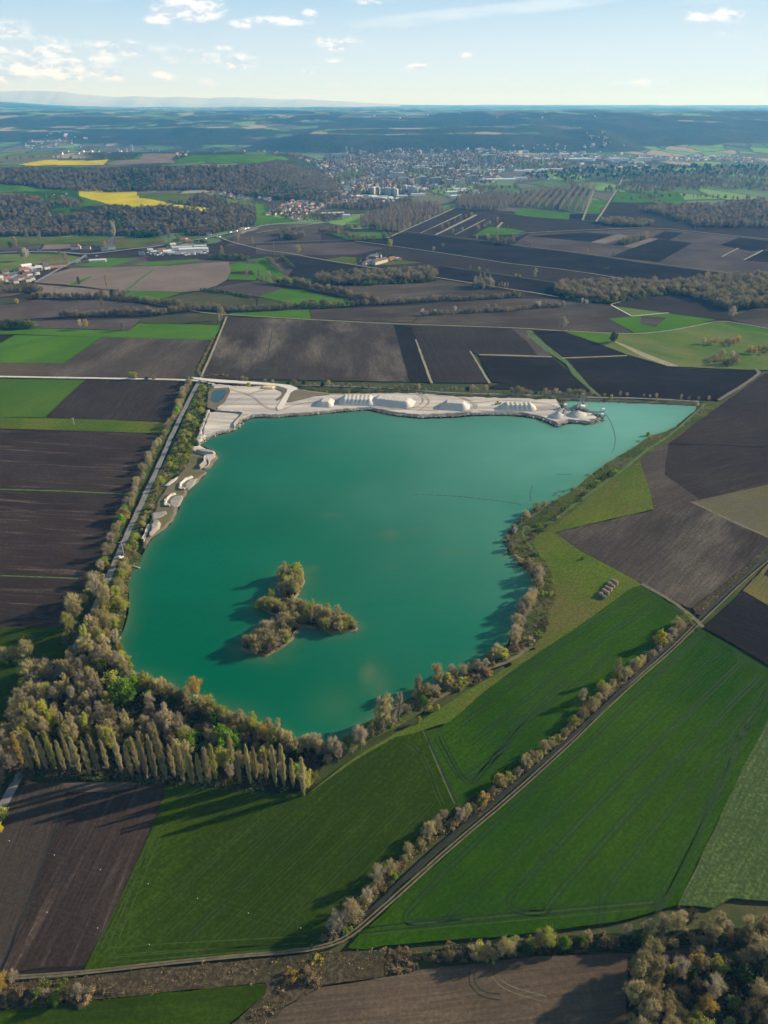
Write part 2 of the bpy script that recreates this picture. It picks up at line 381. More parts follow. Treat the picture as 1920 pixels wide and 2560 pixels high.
# ============================================================ ground (one sheet out to the horizon)
def ground():
    azs = np.concatenate([np.radians(np.arange(-180, -46, 6.0)), np.radians(np.arange(-46, 46.01, .115)), np.radians(np.arange(52, 180, 6.0))])
    rs = np.concatenate([[0.5, 40, 120, 300, 600, 1000, 1400, 1700], np.exp(np.arange(math.log(1800), math.log(43000), .0068))])
    A, Rr = np.meshgrid(azs, rs); X = np.sin(A) * Rr; Y = np.cos(A) * Rr
    Z = np.where(Y > 1750, terrain(X, Y), 0.0)
    n, m = A.shape; V = np.stack([X, Y, Z], -1).reshape(-1, 3)
    i, j = np.meshgrid(np.arange(n - 1), np.arange(m), indexing='ij'); j2 = (j + 1) % m
    F = np.stack([i * m + j, i * m + j2, (i + 1) * m + j2, (i + 1) * m + j], -1).reshape(-1, 4)
    mt, t, b = new_mat('land', .95, .05)
    g = t.node('ShaderNodeNewGeometry'); pos = g.outputs['Position']
    wpos = t.vmath('ADD', pos, t.vmath('MULTIPLY', t.vmath('SUBTRACT', t.node('ShaderNodeTexNoise', {'Vector': pos, 'Scale': .004}).outputs[1], (.5, .5, .5)), (120, 120, 0)))
    vo = t.node('ShaderNodeTexVoronoi', {'Vector': t.mapping(wpos, (1 / 190, 1 / 400, 0), rot=R(24)), 'Scale': 1.0, 'Randomness': .85})
    cr = t.node('ShaderNodeSeparateColor', {0: vo.outputs['Color']}).outputs[0]
    rp = t.node('ShaderNodeValToRGB', {0: cr}); e = rp.color_ramp; e.interpolation = 'CONSTANT'
    e.elements[0].color = (.08, .14, .04, 1); e.elements[1].position = .26; e.elements[1].color = (.15, .26, .06, 1)
    for p_, c_ in ((.42, (.11, .10, .075)), (.58, (.30, .26, .18)), (.70, (.11, .18, .06)), (.86, (.13, .13, .075))):
        q = e.elements.new(p_); q.color = (*c_, 1)
    farc = rp.outputs[0]
    nz_ = t.node('ShaderNodeSeparateXYZ', {0: g.outputs['True Normal']}).outputs[2]
    slope = t.ramp(nz_, .9988, .9950)
    wn = t.noise(t.mapping(pos, (1 / 900, 1 / 1500, 1 / 300)), 1.0, 8, .62)
    wood = t.math('MAXIMUM', t.ramp(wn, .58, .62), t.ramp(t.math('ADD', wn, t.math('MULTIPLY', slope, .28)), .50, .60))
    tex = t.noise(t.mapping(pos, (1 / 22, 1 / 34, 1 / 20)), 1.0, 4, .75)
    wc = t.mix(t.ramp(tex, .35, .65), (.012, .018, .010), (.044, .050, .026))
    wc = t.mix(t.ramp(t.noise(pos, .004, 3), .45, .7), wc, (.05, .048, .03))
    farcol = t.mix(wood, farc, wc)
    # thin hedges along field borders
    v2 = t.node('ShaderNodeTexVoronoi', {'Vector': t.mapping(wpos, (1 / 190, 1 / 400, 0), rot=R(24)), 'Scale': 1.0, 'Randomness': .85}, feature='DISTANCE_TO_EDGE')
    farcol = t.mix(t.ramp(v2.outputs[0], .05, .02, 0, .8), farcol, (.03, .042, .022))
    near = t.mix(t.ramp(t.noise(pos, .03, 5, .6), .35, .65), (.045, .07, .018), (.10, .10, .035))
    near = t.mix(t.ramp(t.noise(pos, .5, 4, .7), .4, .7, .5, 0), near, (.03, .035, .015))
    py = t.node('ShaderNodeSeparateXYZ', {0: pos}).outputs[1]
    col = t.mix(t.ramp(py, 1500, 1900), near, farcol)
    t.put(b.inputs['Base Color'], col)
    t.put(b.inputs['Normal'], t.node('ShaderNodeBump', {'Strength': .6, 'Distance': 6.0, 'Height': t.math('MULTIPLY', tex, t.ramp(py, 1500, 2500))}).outputs[0])
    me = mesh_np('ground', V, F, [mt], smooth_=True)
    o = link('ground', me); tag(o, kind='structure')
    return azs, rs
AZS, RS = ground()

def mountains():
    pr = px('P -420,232 -200,222 -60,222 40,218 110,219 170,224 230,232 300,238 350,236 400,240 440,236 470,238 520,242 560,238 620,242 700,244 760,247 860,252 930,258 1000,262')
    xs = np.array([p[0] for p in pr]); ys = np.array([p[1] for p in pr])
    N = 260; X = np.linspace(xs[0], xs[-1], N); Yp = 255 - (255 - np.interp(X, xs, ys)) * .75 + (fbm(X / 70, X * 0, 5, 4) - .5) * 5
    D = 25000.0; V = []; 
    for k in range(N):
        v = (1280 - Yp[k]) / FPX; u = (X[k] - 960) / FPX
        s_ = D / (CP + v * SP); x = u * s_; z = H0 + (-SP + v * CP) * s_
        for q, (f_, dd) in enumerate(((0, -1500), (.45, -900), (1, 0), (.6, 700), (0, 1500))):
            V.append((x, D + dd, -20 + (z + 20) * f_ * (1 if f_ in (0, 1) else .96 + .08 * float(vnoise(k * .35, q, 9)))))
    F = [(k * 5 + q, (k + 1) * 5 + q, (k + 1) * 5 + q + 1, k * 5 + q + 1) for k in range(N - 1) for q in range(4)]
    o = link('mountains', mesh_np('mountains', V, F, [plain('mountain_rock', (.50, .52, .53), var=.1, sc=.0006)], smooth_=True)); tag(o, kind='structure')
mountains()

# ============================================================ flat sheets: fields, roads
LAYER = [0.06]
def sheet(name, P, mat, kind='structure', step=9.0, jit=0.35, z=None, extra=None):
    """a polygon laid on the valley floor; extra = [(path, width, mat)] wheel tracks in the same mesh"""
    if z is None: LAYER[0] += 0.012; z = LAYER[0]
    Y0 = sum(p[1] for p in P) / len(P)
    P = resample(P, max(step, Y0 / 120), True, max(jit, Y0 / 2500))
    tri = tessellate_polygon([[Vector((x, y, 0)) for x, y in P]])
    V = [(x, y, z) for x, y in P]; F = []
    for a, b, c in tri:
        ar = (P[b][0] - P[a][0]) * (P[c][1] - P[a][1]) - (P[b][1] - P[a][1]) * (P[c][0] - P[a][0])
        if abs(ar) < 1e-9: continue
        F.append((a, b, c) if ar > 0 else (a, c, b))
    mats = [mat]; mi = [0] * len(F)
    for (path, wd, m2) in (extra or []):
        if m2 not in mats: mats.append(m2)
        vs, fs = strip(path, wd, z + .012); b = len(V)
        V += vs
        for f in fs:
            F += [(b + f[0], b + f[1], b + f[2]), (b + f[0], b + f[2], b + f[3])]; mi += [mats.index(m2)] * 2
    o = link(name, mesh_np(name, V, F, mats, mi)); tag(o, kind=kind); return o
def strip(path, wd, z, drape=False, jit=0.0):
    vs, fs = [], []
    n = len(path)
    for i, (x, y) in enumerate(path):
        a = path[max(0, i - 1)]; b = path[min(n - 1, i + 1)]; dx, dy = b[0] - a[0], b[1] - a[1]; L = math.hypot(dx, dy) or 1
        nx, ny = -dy / L, dx / L; j1, j2 = random.uniform(-jit, jit), random.uniform(-jit, jit)
        for s_, j in ((1, j1), (-1, j2)):
            qx, qy = x + nx * (s_ * wd / 2 + j), y + ny * (s_ * wd / 2 + j)
            vs.append((qx, qy, z + (zt(qx, qy) if drape else 0)))
    for i in range(n - 1): fs.append((2 * i, 2 * i + 1, 2 * i + 3, 2 * i + 2))
    return vs, fs
def ribbon(name, P, wd, mat, kind='structure', jit=None, z=None, smo=1):
    if z is None: LAYER[0] += 0.012; z = LAYER[0]
    P = smooth(P, smo) if smo else P
    P = resample(P, 10); drape = any(p[1] > 1900 for p in P)
    vs, fs = strip(P, wd, z + (.6 if drape else 0), drape, wd * .07 if jit is None else jit)
    o = link(name, mesh_np(name, vs, fs, [mat])); tag(o, kind=kind); return o
def drape(name, P, mat, off=.5):
    """part of the land grid lying inside P, lifted slightly: fields on the hills"""
    P = np.asarray(P); az_ = np.arctan2(P[:, 0], P[:, 1]); rr = np.hypot(P[:, 0], P[:, 1])
    a0, a1, r0, r1 = az_.min(), az_.max(), rr.min(), rr.max()
    ai = AZS[(AZS >= a0 - .003) & (AZS <= a1 + .003)]; ri = RS[(RS >= r0 * .985) & (RS <= r1 * 1.015)]
    if len(ai) < 2 or len(ri) < 2: return
    A, Rr = np.meshgrid(ai, ri); X = np.sin(A) * Rr; Y = np.cos(A) * Rr; Z = terrain(X, Y) + off
    n, m = A.shape; i, j = np.meshgrid(np.arange(n - 1), np.arange(m - 1), indexing='ij')
    cx = (X[:-1, :-1] + X[1:, 1:]) / 2; cy = (Y[:-1, :-1] + Y[1:, 1:]) / 2; ok = inside(P, cx, cy)
    F = np.stack([i * m + j, i * m + j + 1, (i + 1) * m + j + 1, (i + 1) * m + j], -1)[ok]
    if not len(F): return
    o = link(name, mesh_np(name, np.stack([X, Y, Z], -1).reshape(-1, 3), F, [mat], smooth_=True)); tag(o, kind='structure'); return o
def direction(s):
    a, b = gp(s)[:2]; return math.atan2(b[1] - a[1], b[0] - a[0])
NAMES = {'plough': 'ploughed_field', 'ploughdark': 'ploughed_field', 'ploughpatch': 'ploughed_field', 'ploughleft': 'ploughed_field', 'ploughgrey': 'ploughed_field',
         'tan': 'bare_field', 'brown': 'bare_field', 'stubble': 'stubble_field', 'green': 'green_field', 'greendull': 'green_field', 'greenbright': 'green_field',
         'greenpale': 'green_field', 'green2': 'green_field', 'meadow': 'meadow', 'meadow2': 'meadow', 'yellowgreen': 'stubble_field', 'rape': 'rapeseed_field', 'olive': 'stubble_field',
         'verge': 'grass_verge', 'scrub': 'rough_ground', 'forestfloor': 'woodland_floor'}
def field(kind, s, rows=None, extra=None):
    return sheet(NAMES[kind], gp(s), fmat(kind, direction(rows) if rows else 0.3), extra=extra)

# ============================================================ the fields, traced on the ground
DARKG = plain('wheel_track', (.008, .026, .003), var=.3, sc=.5); PALEG = plain('worn_track', (.037, .062, .005), var=.3, sc=.5)
def tram(s, gap=2.1, wd=.75, m=None, smo=2):
    P = gp(s); P = smooth(P, smo); out = []
    for sg in (-1, 1):
        Q = []
        for i, (x, y) in enumerate(P):
            a = P[max(0, i - 1)]; b = P[min(len(P) - 1, i + 1)]; dx, dy = b[0] - a[0], b[1] - a[1]; L = math.hypot(dx, dy) or 1
            Q.append((x - dy / L * sg * gap / 2, y + dx / L * sg * gap / 2))
        out.append((resample(Q, 12), wd, m or DARKG))
    return out
def single(s, wd, m): return [(resample(gp(s), 12), wd, m)]

# --- mid and far plain: one dark ploughed sheet first, then the parcels on it
field('plough', 'C -300,260 1000,380 1400,330 1659,240 D 0,210 640,240 960,250 1290,105 1659,125 E 470,190 670,20 900,60 1250,190 2100,240 2100,640 1300,700 600,760 D 1659,760 300,780 C 1659,800 1300,780 900,830 600,860 -300,870', rows='D 0,340 1659,420')
field('brown', 'D -100,280 0,215 460,200 640,230 420,275 420,320 0,335 -200,350', 'D 0,280 460,205')
field('brown', 'D 0,345 640,325 700,345 1400,440 640,405 200,410 0,400', 'D 0,340 640,400')
field('ploughdark', 'D 640,322 980,265 1659,345 E 0,350 480,400 620,425 D 1659,470 1220,400', 'D 640,320 1659,400')
field('plough', 'D 640,410 870,355 1220,402 1659,472 1659,545 1220,485 1000,475 950,440 850,425', 'D 640,410 1659,470')
field('ploughdark', 'D 770,495 1220,485 1659,550 E 280,592 290,640 170,660 D 1659,636 1400,598 1180,565 900,518', 'D 770,495 1659,550')
field('ploughdark', 'E -20,350 480,408 800,455 1480,540 1040,605 880,595 400,515 0,470', 'E 0,380 1480,540')
field('plough', 'E 0,472 400,517 880,597 1000,600 700,610 300,590 0,550', 'E 0,480 880,597')
field('brown', 'E 0,275 480,255 900,235 2000,340 2000,560 1480,540 800,455 480,405 0,345', 'E 0,300 1480,480')
field('ploughdark', 'E 110,285 470,262 660,275 510,325 300,305', 'E 110,285 510,325')
field('tan', 'E 510,325 690,275 760,285 600,335', 'E 510,325 690,275')
field('ploughdark', 'E 950,305 1170,330 950,455 640,420 780,362', 'E 950,305 950,455')
field('tan', 'E 720,355 890,300 950,305 785,362', 'E 720,355 890,300')
field('ploughdark', 'E 905,295 990,255 1110,265 1020,312', 'E 905,295 990,255')
field('ploughdark', 'E 1350,345 1470,295 1659,320 1659,370 1550,385', 'E 1350,345 1470,295')
field('ploughdark', 'E 1500,445 1630,380 2000,400 2000,480', 'E 1500,445 1630,380')
field('plough', 'E 560,195 600,70 820,70 850,110 1100,190 1150,225 900,232 700,222', 'E 600,70 560,195')
field('plough', 'D 960,255 1290,108 1659,140 E 470,185 30,160 D 1580,190 1510,222 1400,285', 'D 960,255 1290,108')
field('ploughdark', 'D 1360,290 1659,280 1659,345 E 120,265 0,300 D 1659,340', 'D 1400,290 1659,300')
for p_, k_ in (('D 1062,266 1072,266 1337,145 1328,143', 'palegrass'), ('D 1155,278 1175,278 1437,150 1420,146', 'palegrass'), ('D 1285,278 1292,278 1487,180 1480,177', 'palegrass'), ('E -150,280 -130,280 -55,198 -70,195', 'palegrass'),
               ('E 1355,420 1365,420 1472,365 1462,363', 'palegrass'), ('E 1497,442 1510,442 1632,380 1615,378', 'palegrass')):
    sheet('grass_strip', gp(p_), M[k_])
field('greenbright', 'D 480,270 640,262 850,262 860,298 640,312 560,300', 'D 480,270 850,262')
field('greenbright', 'D 1400,285 1512,225 1659,240 E 95,255 0,275', 'D 1400,280 1659,260')
field('greenbright', 'E 20,130 60,105 375,142 365,180 150,165 20,148', 'E 30,120 370,150')
field('greenbright', 'E 483,140 522,52 628,58 560,146', 'E 483,140 522,52')
field('greenbright', 'E 640,65 690,0 830,0 930,66 780,70', 'E 640,65 900,60')
field('greenbright', 'E 840,0 1080,5 1150,85 1000,82 900,40', 'E 850,0 1150,80')
field('ploughdark', 'E 368,182 376,142 470,140 460,188', 'E 368,182 376,142'); field('plough', 'E 462,188 485,142 562,146 550,195', 'E 462,188 485,142')
field('olive', 'D 400,130 430,105 860,118 850,140 480,145', 'D 430,105 860,118')
field('greenbright', 'D 0,210 -60,200 0,180 60,150 240,180 240,195 100,205', 'D 0,200 240,180')
field('olive', 'D 550,110 860,115 840,138 540,138', 'D 550,110 860,115')
# farm island
field('meadow', 'D 440,440 560,420 645,425 660,470 600,468', 'D 440,440 645,425'); field('meadow', 'D 780,478 860,452 940,442 1080,460 930,470', 'D 780,478 1080,460')
field('ploughdark', 'D 170,420 260,418 400,440 640,480 900,522 1000,535 420,568 205,552 245,500', 'D 180,420 900,520')
field('brown', 'D 95,430 160,420 240,498 205,552 190,550', 'D 95,430 190,550')
field('greenbright', 'D -60,440 70,425 190,550 220,556 400,568 400,590 100,592 0,560', 'D 0,430 190,550')
field('greenbright', 'C 1490,460 1560,455 1659,470 1659,510 1490,520', 'C 1490,500 1659,500'); field('greenbright', 'C 1490,535 1659,540 1659,572 1475,570', 'C 1490,500 1659,500')
field('ploughgrey', 'D 410,620 700,600 1175,570 1400,595 1470,640 1659,650 1659,676 1300,690 780,715 560,660', 'D 410,640 1400,600')
field('stubble', 'D 430,632 800,606 1300,590 1395,598 900,628 560,652', 'D 430,632 1395,598')
field('brown', 'D 0,575 180,626 15,678 0,682 C 1659,680 1370,625', 'D 0,590 180,625')
field('greenbright', 'D 15,680 180,625 300,635 400,662 650,712 640,738 350,758 230,725', 'D 15,680 640,735')
field('olive', 'D 15,685 230,727 330,755 0,770 C 1659,760', 'D 15,685 230,727')
field('olive', 'C 1000,705 1300,645 1480,655 1659,695 1659,765 1590,780 1300,760 1050,722', 'C 1000,705 1659,700')
field('greenbright', 'C 790,680 840,643 1180,655 1080,685 1000,703 930,708', 'C 790,680 1180,655')
field('tan', 'C 230,585 330,535 460,495 850,485 1200,470 1485,452 1495,520 1470,572 1400,610 1300,640 1180,652 840,642 640,625 500,608', 'C 500,608 1480,452')
field('brown', 'C 1480,452 1659,450 1659,470 1560,455 1490,470', 'C 1480,452 1659,450')
field('brown', 'C 420,490 560,440 900,425 960,415 1250,440 1490,450 1100,480 850,485 460,495', 'C 500,490 1490,450')
field('plough', 'C 940,430 980,412 1200,418 1330,440 1250,440 960,452', 'C 940,430 1330,440')
field('greenbright', 'C 430,607 590,545 600,550 480,612', 'C 430,607 590,545'); field('greenbright', 'C 470,480 680,430 840,430 900,428 720,488', 'C 500,480 840,430')
field('greenbright', 'C 840,470 1000,455 1280,435 1300,445 1000,485', 'C 840,470 1280,445')
sheet('grass_strip', gp('C 790,660 810,660 900,580 1000,505 985,505 880,580'), M['grassline'])
field('meadow2', 'C -300,425 0,405 240,400 400,402 540,428 500,462 420,470 300,492 0,522 -300,545', 'C 0,420 500,440')
field('yellowgreen', 'C 260,430 430,412 450,430 300,465 265,462', 'C 260,430 430,412')
field('meadow', 'C -300,300 700,290 690,345 480,340 290,340 0,352 -300,360', 'C 0,300 700,290')
field('tan', 'C 268,375 292,342 482,340 470,365 380,372', 'C 268,375 482,340'); field('brown', 'C -300,362 0,352 270,345 250,372 100,385 -300,398', 'C 0,355 270,345')
field('meadow', 'C 735,372 745,300 1000,292 1070,320 1040,345 900,360', 'C 735,372 1050,300'); field('brown', 'C 945,345 960,328 1130,330 1080,352 950,362', 'C 945,345 1130,330')
field('meadow', 'C 1130,275 1350,270 1400,292 1300,305 1170,315', 'C 1130,275 1350,270')
field('tan', 'C 230,600 640,635 800,650 770,682 500,688 400,690 240,690', 'C 240,600 780,650')
field('stubble', 'C -300,610 0,600 230,600 240,640 60,680 -300,700', 'C 0,600 230,600')
field('brown', 'C -300,860 0,740 220,702 640,700 860,722 1050,752 1040,788 700,795 400,812 0,838', 'C 0,780 1050,750')
field('olive', 'C -300,700 60,690 215,700 0,742 -300,830', 'C -100,720 200,700')
field('brown', 'C 200,840 920,825 832,902 560,890 230,885 215,865', 'C 200,850 920,825')
field('olive', 'C 922,825 1100,800 1400,797 1440,830 1430,862 900,852', 'C 922,825 1430,830')
field('meadow', 'C 1030,790 1080,758 1140,770 1150,790', 'C 1030,790 1140,770')
field('greenbright', 'C -300,900 60,905 230,888 560,895 830,905 900,855 1430,865 1410,915 1375,962 660,945 100,925 -300,928', 'C 0,930 1430,900')
field('greenbright', 'C -300,980 0,975 100,930 660,945 410,1115 -300,1103', 'C 0,1100 560,950')
field('ploughdark', 'C -300,925 100,930 0,985 -300,990', 'C 0,930 100,930')
field('stubble', 'C -300,1105 330,1113 280,1128 332,1162 292,1198 -300,1196', 'C -100,1150 300,1150')
field('ploughgrey', 'C 660,947 1365,963 1290,1100 1235,1212 300,1200 335,1160 265,1128 330,1113 412,1117', 'C 610,1115 820,955')
field('ploughpatch', 'C 1480,812 D 0,818 890,863 940,1050 996,1236 0,1218 C 1312,1208', 'D 60,1180 105,910', extra=single('D 55,1180 105,910', 1.2, M['ditch']))
field('ploughdark', 'D 891,864 1005,869 1080,1060 1155,1238 997,1236', 'D 890,862 1000,1240')
field('plough', 'D 1006,869 1659,886 E 0,892 100,975 165,1066 0,1066 D 1445,1058 1385,1035 1524,1244 1158,1240', 'D 1005,869 1150,1240', extra=tram('D 1060,880 1230,1240', 10, .8, M['ditch'], 0))
field('ploughdark', 'D 1447,1062 1659,1070 E 260,1075 350,1150 440,1220 H 740,165 180,150 D 1600,1240 1524,1236', 'D 1460,1062 E 260,1075')
field('brown', 'E 5,893 95,897 160,960 255,1068 168,1066 100,975', 'E 5,893 168,1066')
field('ploughdark', 'E 122,905 330,905 560,985 742,1061 320,1080 200,990', 'E 122,920 700,1050')
field('ploughdark', 'E 320,1084 745,1067 1010,1142 1300,1158 1560,1160 1602,1186 H 1400,212 1000,205 800,192 755,165 E 440,1200', 'E 320,1084 1560,1200')
sheet('grass_strip', gp('E 95,900 125,900 210,985 360,1100 500,1260 H 800,195 770,190 640,75 E 350,1120 220,1035 105,940'), M['grassline'])
for p_ in ('D 1030,960 1040,960 1148,1244 1130,1244', 'D 1383,1035 1393,1035 1522,1244 1506,1244', 'D 1445,1056 1659,1060 E 260,1070 260,1076 D 1659,1068 1445,1062', 'E 325,1078 745,1062 745,1068 325,1084'):
    sheet('grass_strip', gp(p_), M['palegrass'])
field('ploughgrey', 'D 352,770 960,745 1300,715 1659,695 E 300,700 640,735 500,750 D 1659,780 1055,812 1000,852 360,826', 'D 352,800 1659,720')
field('ploughgrey', 'D 1055,812 1659,782 E 0,775 640,740 775,812 625,826 790,922 640,918 0,884 D 1659,880 1020,855', 'D 1055,830 E 640,780')
field('greenbright', 'D -60,785 345,765 356,826 0,815 C 1480,800 1500,788', 'D 0,790 345,780')
field('meadow2', 'E 640,740 1015,790 775,812', 'E 640,740 1015,790')
field('greenbright', 'E 625,826 900,800 1010,792 1312,830 1250,858 1100,892 800,922', 'E 625,826 1312,830')
field('ploughgrey', 'E 835,808 1000,820 930,880 830,860', 'E 835,808 1000,820')
field('plough', 'E 645,728 800,690 1010,655 1200,700 1380,765 1445,800 1410,836 1310,828 1010,788 660,738', 'E 645,728 1445,800')
field('meadow2', 'E 330,907 640,921 820,928 1000,908 1350,842 1659,902 2000,940 2000,1190 1659,1160 1550,1158 1300,1148 1010,1135 742,1058 560,985', 'E 330,907 1300,1148')
field('greenbright', 'E 1345,845 1659,892 1700,925 1500,905', 'E 1345,845 1659,892'); field('greenbright', 'E 335,908 560,922 640,930 620,985 550,978', 'E 335,908 620,985')
sheet('footpath', gp('E 660,975 680,975 900,1065 1080,1135 1010,1135 850,1075'), M['palegrass'])
field('ploughgrey', 'E 1442,802 1560,762 2000,755 2000,900 1659,885 1420,838', 'E 1442,802 1659,780')
# --- left of the lake
field('green2', 'F -300,123 555,135 430,245 295,380 -300,372', 'F -100,380 400,140')
field('plough', 'F 557,137 1216,140 1190,235 1150,320 1095,402 700,395 300,383 430,245', 'F 400,380 640,150')
field('meadow', 'F -300,373 300,385 700,395 1085,410 1060,484 600,467 0,452 -300,445', 'F 0,420 1000,440')
field('ploughleft', 'F -300,447 0,455 600,468 1052,486 980,640 890,800 740,1050 690,1200 I 640,190 540,380 450,500 380,575 0,577 -400,577', 'F 0,845 850,870',
      extra=single('F -300,835 0,846 400,857 850,878', 2.2, M['grassline']) + single('I -300,232 0,240 300,250 510,260', 1.6, M['grassline']) + single('I -300,460 0,468 300,478', .8, M['ditch']))
field('greendull', 'I -400,576 380,574 440,600 470,640 450,750 400,800 330,850 200,1000 100,1150 50,1290 -200,1380 -500,1400', 'I -100,900 400,600')
# --- right of the lake
field('ploughgrey', 'H 995,520 1060,470 1140,418 1300,325 1430,212 1560,130 1640,66 2100,20 2100,520 1659,652 1255,745 1062,785 1050,700 1020,590', 'H 1050,720 1659,500', extra=single('H 1100,440 1400,448 1700,462', 1.5, M['ditch']) + single('H 1560,222 1900,228', 1.2, M['dirt']))
field('plough', 'H 1140,440 1430,225 1640,75 2100,40 2100,500 1659,640 1300,730 1120,600', 'H 1150,560 1659,440', )
field('yellowgreen', 'H 1255,745 1659,652 2100,520 2100,1200 1659,930 1450,835', 'H 1255,745 1659,652')
sheet('grass_strip', gp('H 1250,741 1275,742 1480,840 1670,925 1660,932 1450,838'), M['dirt'])
field('ploughpatch', 'H 550,905 800,845 1060,787 1253,746 1450,838 1659,932 K 1665,262 1450,450 1218,630 1190,628 900,472 600,312 425,196', 'K 1000,560 1400,90')
field('meadow', 'H 995,522 1018,590 1050,700 1064,780 800,842 550,903 K 425,197 600,314 900,474 940,502 700,640 560,742 330,892 315,860 395,700 432,560 412,430 300,262 320,190 H 440,930 560,860 700,745 860,610', 'H 560,900 995,522')
field('yellowgreen', 'K 1510,530 1600,440 1720,300 2000,200 2000,760 1659,616', 'K 1510,530 1659,370')
field('ploughdark', 'K 1285,742 1400,640 1512,537 1659,620 2000,800 2000,1200 1659,962 1450,835', 'K 1285,742 1659,900')
field('ploughdark', 'K 1630,440 1680,380 1750,400 1700,470', 'K 1630,440 1680,380')
field('scrub', 'K 1222,632 1450,452 1665,264 1850,110 1880,160 1665,330 1500,478 1270,672 1240,665', 'K 1222,632 1665,264')
# --- foreground
GC = tram('L 465,950 520,820 600,620 700,380', 3.0, .7, PALEG) + tram('L 400,960 560,640 680,400', 2.0, .5, PALEG, 1) + tram('L 470,925 700,905 1000,890 1330,870', 3, .5, PALEG) + tram('L 480,960 900,925 1300,895', 2, .5, PALEG)
for k in range(9):
    a = 560 + k * 125; GC += tram('L %d,%d %d,%d' % (a, 880 - k * 4, a + 560, 330 - k * 10 + 10), 1.9, .22, PALEG, 0)
GC += tram('L 850,860 855,820 900,770 1100,600', 2, .4, DARKG) + tram('J 1090,1180 1130,1240 1190,1370 1240,1480', 2, .45) + tram('J 1050,1180 1120,1220 1180,1330 1230,1480 1260,1540', 2, .4, PALEG) + tram('J 310,1600 350,1560 330,1510 290,1500', 2, .4) + tram('J 300,1520 420,1545 520,1560', 2, .4)
field('greendull', 'L 365,1016 372,985 480,780 600,520 690,320 722,192 860,190 1000,212 1250,240 1310,246 J 480,1476 620,1372 760,1275 980,1145 1140,1090 1152,1110 1200,1210 1340,1540 1300,1610 1200,1728 L 1659,590 1560,660 1440,740 1410,850 1380,905 1000,940 700,978', 'L 800,860 1500,200', extra=GC)
field('ploughgrey', 'L -400,1300 -200,500 45,240 130,190 265,195 300,228 235,400 120,720 0,1012', 'L 0,1000 240,300')
field('ploughleft', 'L 8,1016 125,715 240,400 305,235 500,238 580,215 600,190 720,190 682,330 590,542 480,782 370,984 180,990 60,1015', 'L 200,900 560,230', extra=single('L 2,1010 122,715 238,400 303,232', 1.0, M['ditch']))
field('brown', 'L 262,195 400,190 600,190 575,216 480,234 305,234', 'L 262,210 600,200')
field('ploughdark', 'L 55,1022 180,991 370,985 362,1000 250,1012 80,1032', 'L 55,1015 370,990')
GD = tram('K -100,1300 0,1222 300,975 640,722 935,545') + tram('K -60,1420 0,1372 250,1170 500,955 750,780 990,625') + tram('J 1430,1420 1480,1360 K 250,1300 420,1170 600,1040 760,880') + tram('J 1245,1135 1260,1175 1320,1290 1390,1420 1470,1380 K 240,1270 500,1050', 2) + tram('J 1225,1150 1250,1200 1310,1310 1360,1380 1400,1380 1659,1180', 2.4) \
   + tram('K -140,1200 330,905') + tram('K 870,520 940,545 1100,640 1170,670')
field('green', 'J 1160,1112 1250,1090 K -100,1195 0,1138 200,985 350,885 560,742 700,640 880,512 940,502 1190,680 1180,705 1100,745 980,870 860,970 720,1080 560,1240 420,1400 250,1560 80,1660 J 1345,1545 1200,1210', 'K 0,1372 990,625', extra=GD)
sheet('ditch', gp('J 1148,1108 1158,1108 1260,1330 1350,1530 1338,1530 1240,1330'), M['ditch'])
sheet('grass_strip', gp('J 1143,1112 1149,1110 1245,1335 1330,1530 1322,1528 1235,1335'), M['grassline'])
GE = tram('M 330,775 110,805 88,780 110,735 300,545 560,290 820,90 K 647,1382 900,1130 1265,792') + tram('M 255,795 420,630 600,470 870,185 K 860,1382 1150,1110 1370,888', 2.1, .5) \
   + tram('M 690,760 570,752 532,715 545,685 700,520 1000,200 K 1047,1382 1300,1140 1490,960 1500,925 1470,895 1290,790') + tram('M 690,755 780,630 870,540 1130,235 K 1274,1382 1450,1180 1610,1030') \
   + tram('M 925,805 940,760 940,690 975,640 1100,480 1300,225 1480,40 K 1487,1382 1600,1230 1659,1110', 2.1, .5) + tram('M 1160,750 1230,620 1300,480 1400,280 1480,110 K 1440,1382 1600,1180 1659,1060', 2.3, .5) + tram('M 1175,745 1250,640 1330,470 1520,60 1570,-60', 2) \
   + tram('M -200,845 0,822 260,795 700,752 1170,708') + tram('M -100,835 0,830 260,805 700,765 1170,722', 2.5, .4, PALEG) + tram('K 1262,760 1300,800 1480,900 1659,1005', 2, .6)
field('green', 'L 1500,907 1545,858 1659,757 M 120,640 420,372 830,2 K 540,1405 700,1222 1000,952 1250,760 1268,752 1450,855 1659,985 1850,1090 1800,1100 1659,1262 1430,1728 M 1612,0 1480,270 1262,722 1000,795 700,835 480,862 200,880 0,897 L 1580,915', 'M 260,790 1060,0', extra=GE)
field('greenpale', 'M 1264,722 1482,270 1614,0 K 1432,1728 1661,1262 1800,1095 2300,1000 M 2500,0 2500,690 1900,700 1659,705 1500,690 1420,735', 'M 1350,700 1659,60')
field('stubble', 'L 1100,1340 1220,1172 1390,1076 1660,1036 1900,990 2300,945 2720,930 3100,900 3500,1000 3500,1500 1100,1500', 'L 1400,1180 2300,1100', extra=tram('M 380,1010 375,1060 420,1110 500,1120', 2, .5, M['ditch']) + tram('M 470,1020 520,1080 700,1130', 2, .5, M['dirt']))
field('greendull', 'L -300,1200 0,1180 300,1150 620,1112 1000,1073 1148,1060 1145,1110 1080,1165 1000,1230 900,1320 -300,1400', 'L 300,1150 1000,1075')
field('scrub', 'L -300,1070 0,1060 350,1035 620,1000 1000,968 1330,932 1659,915 1659,1030 1390,1070 1220,1165 1120,1320 900,1320 1085,1165 1148,1108 1150,1058 1000,1070 300,1145 -300,1195', 'L 0,1060 1330,930')
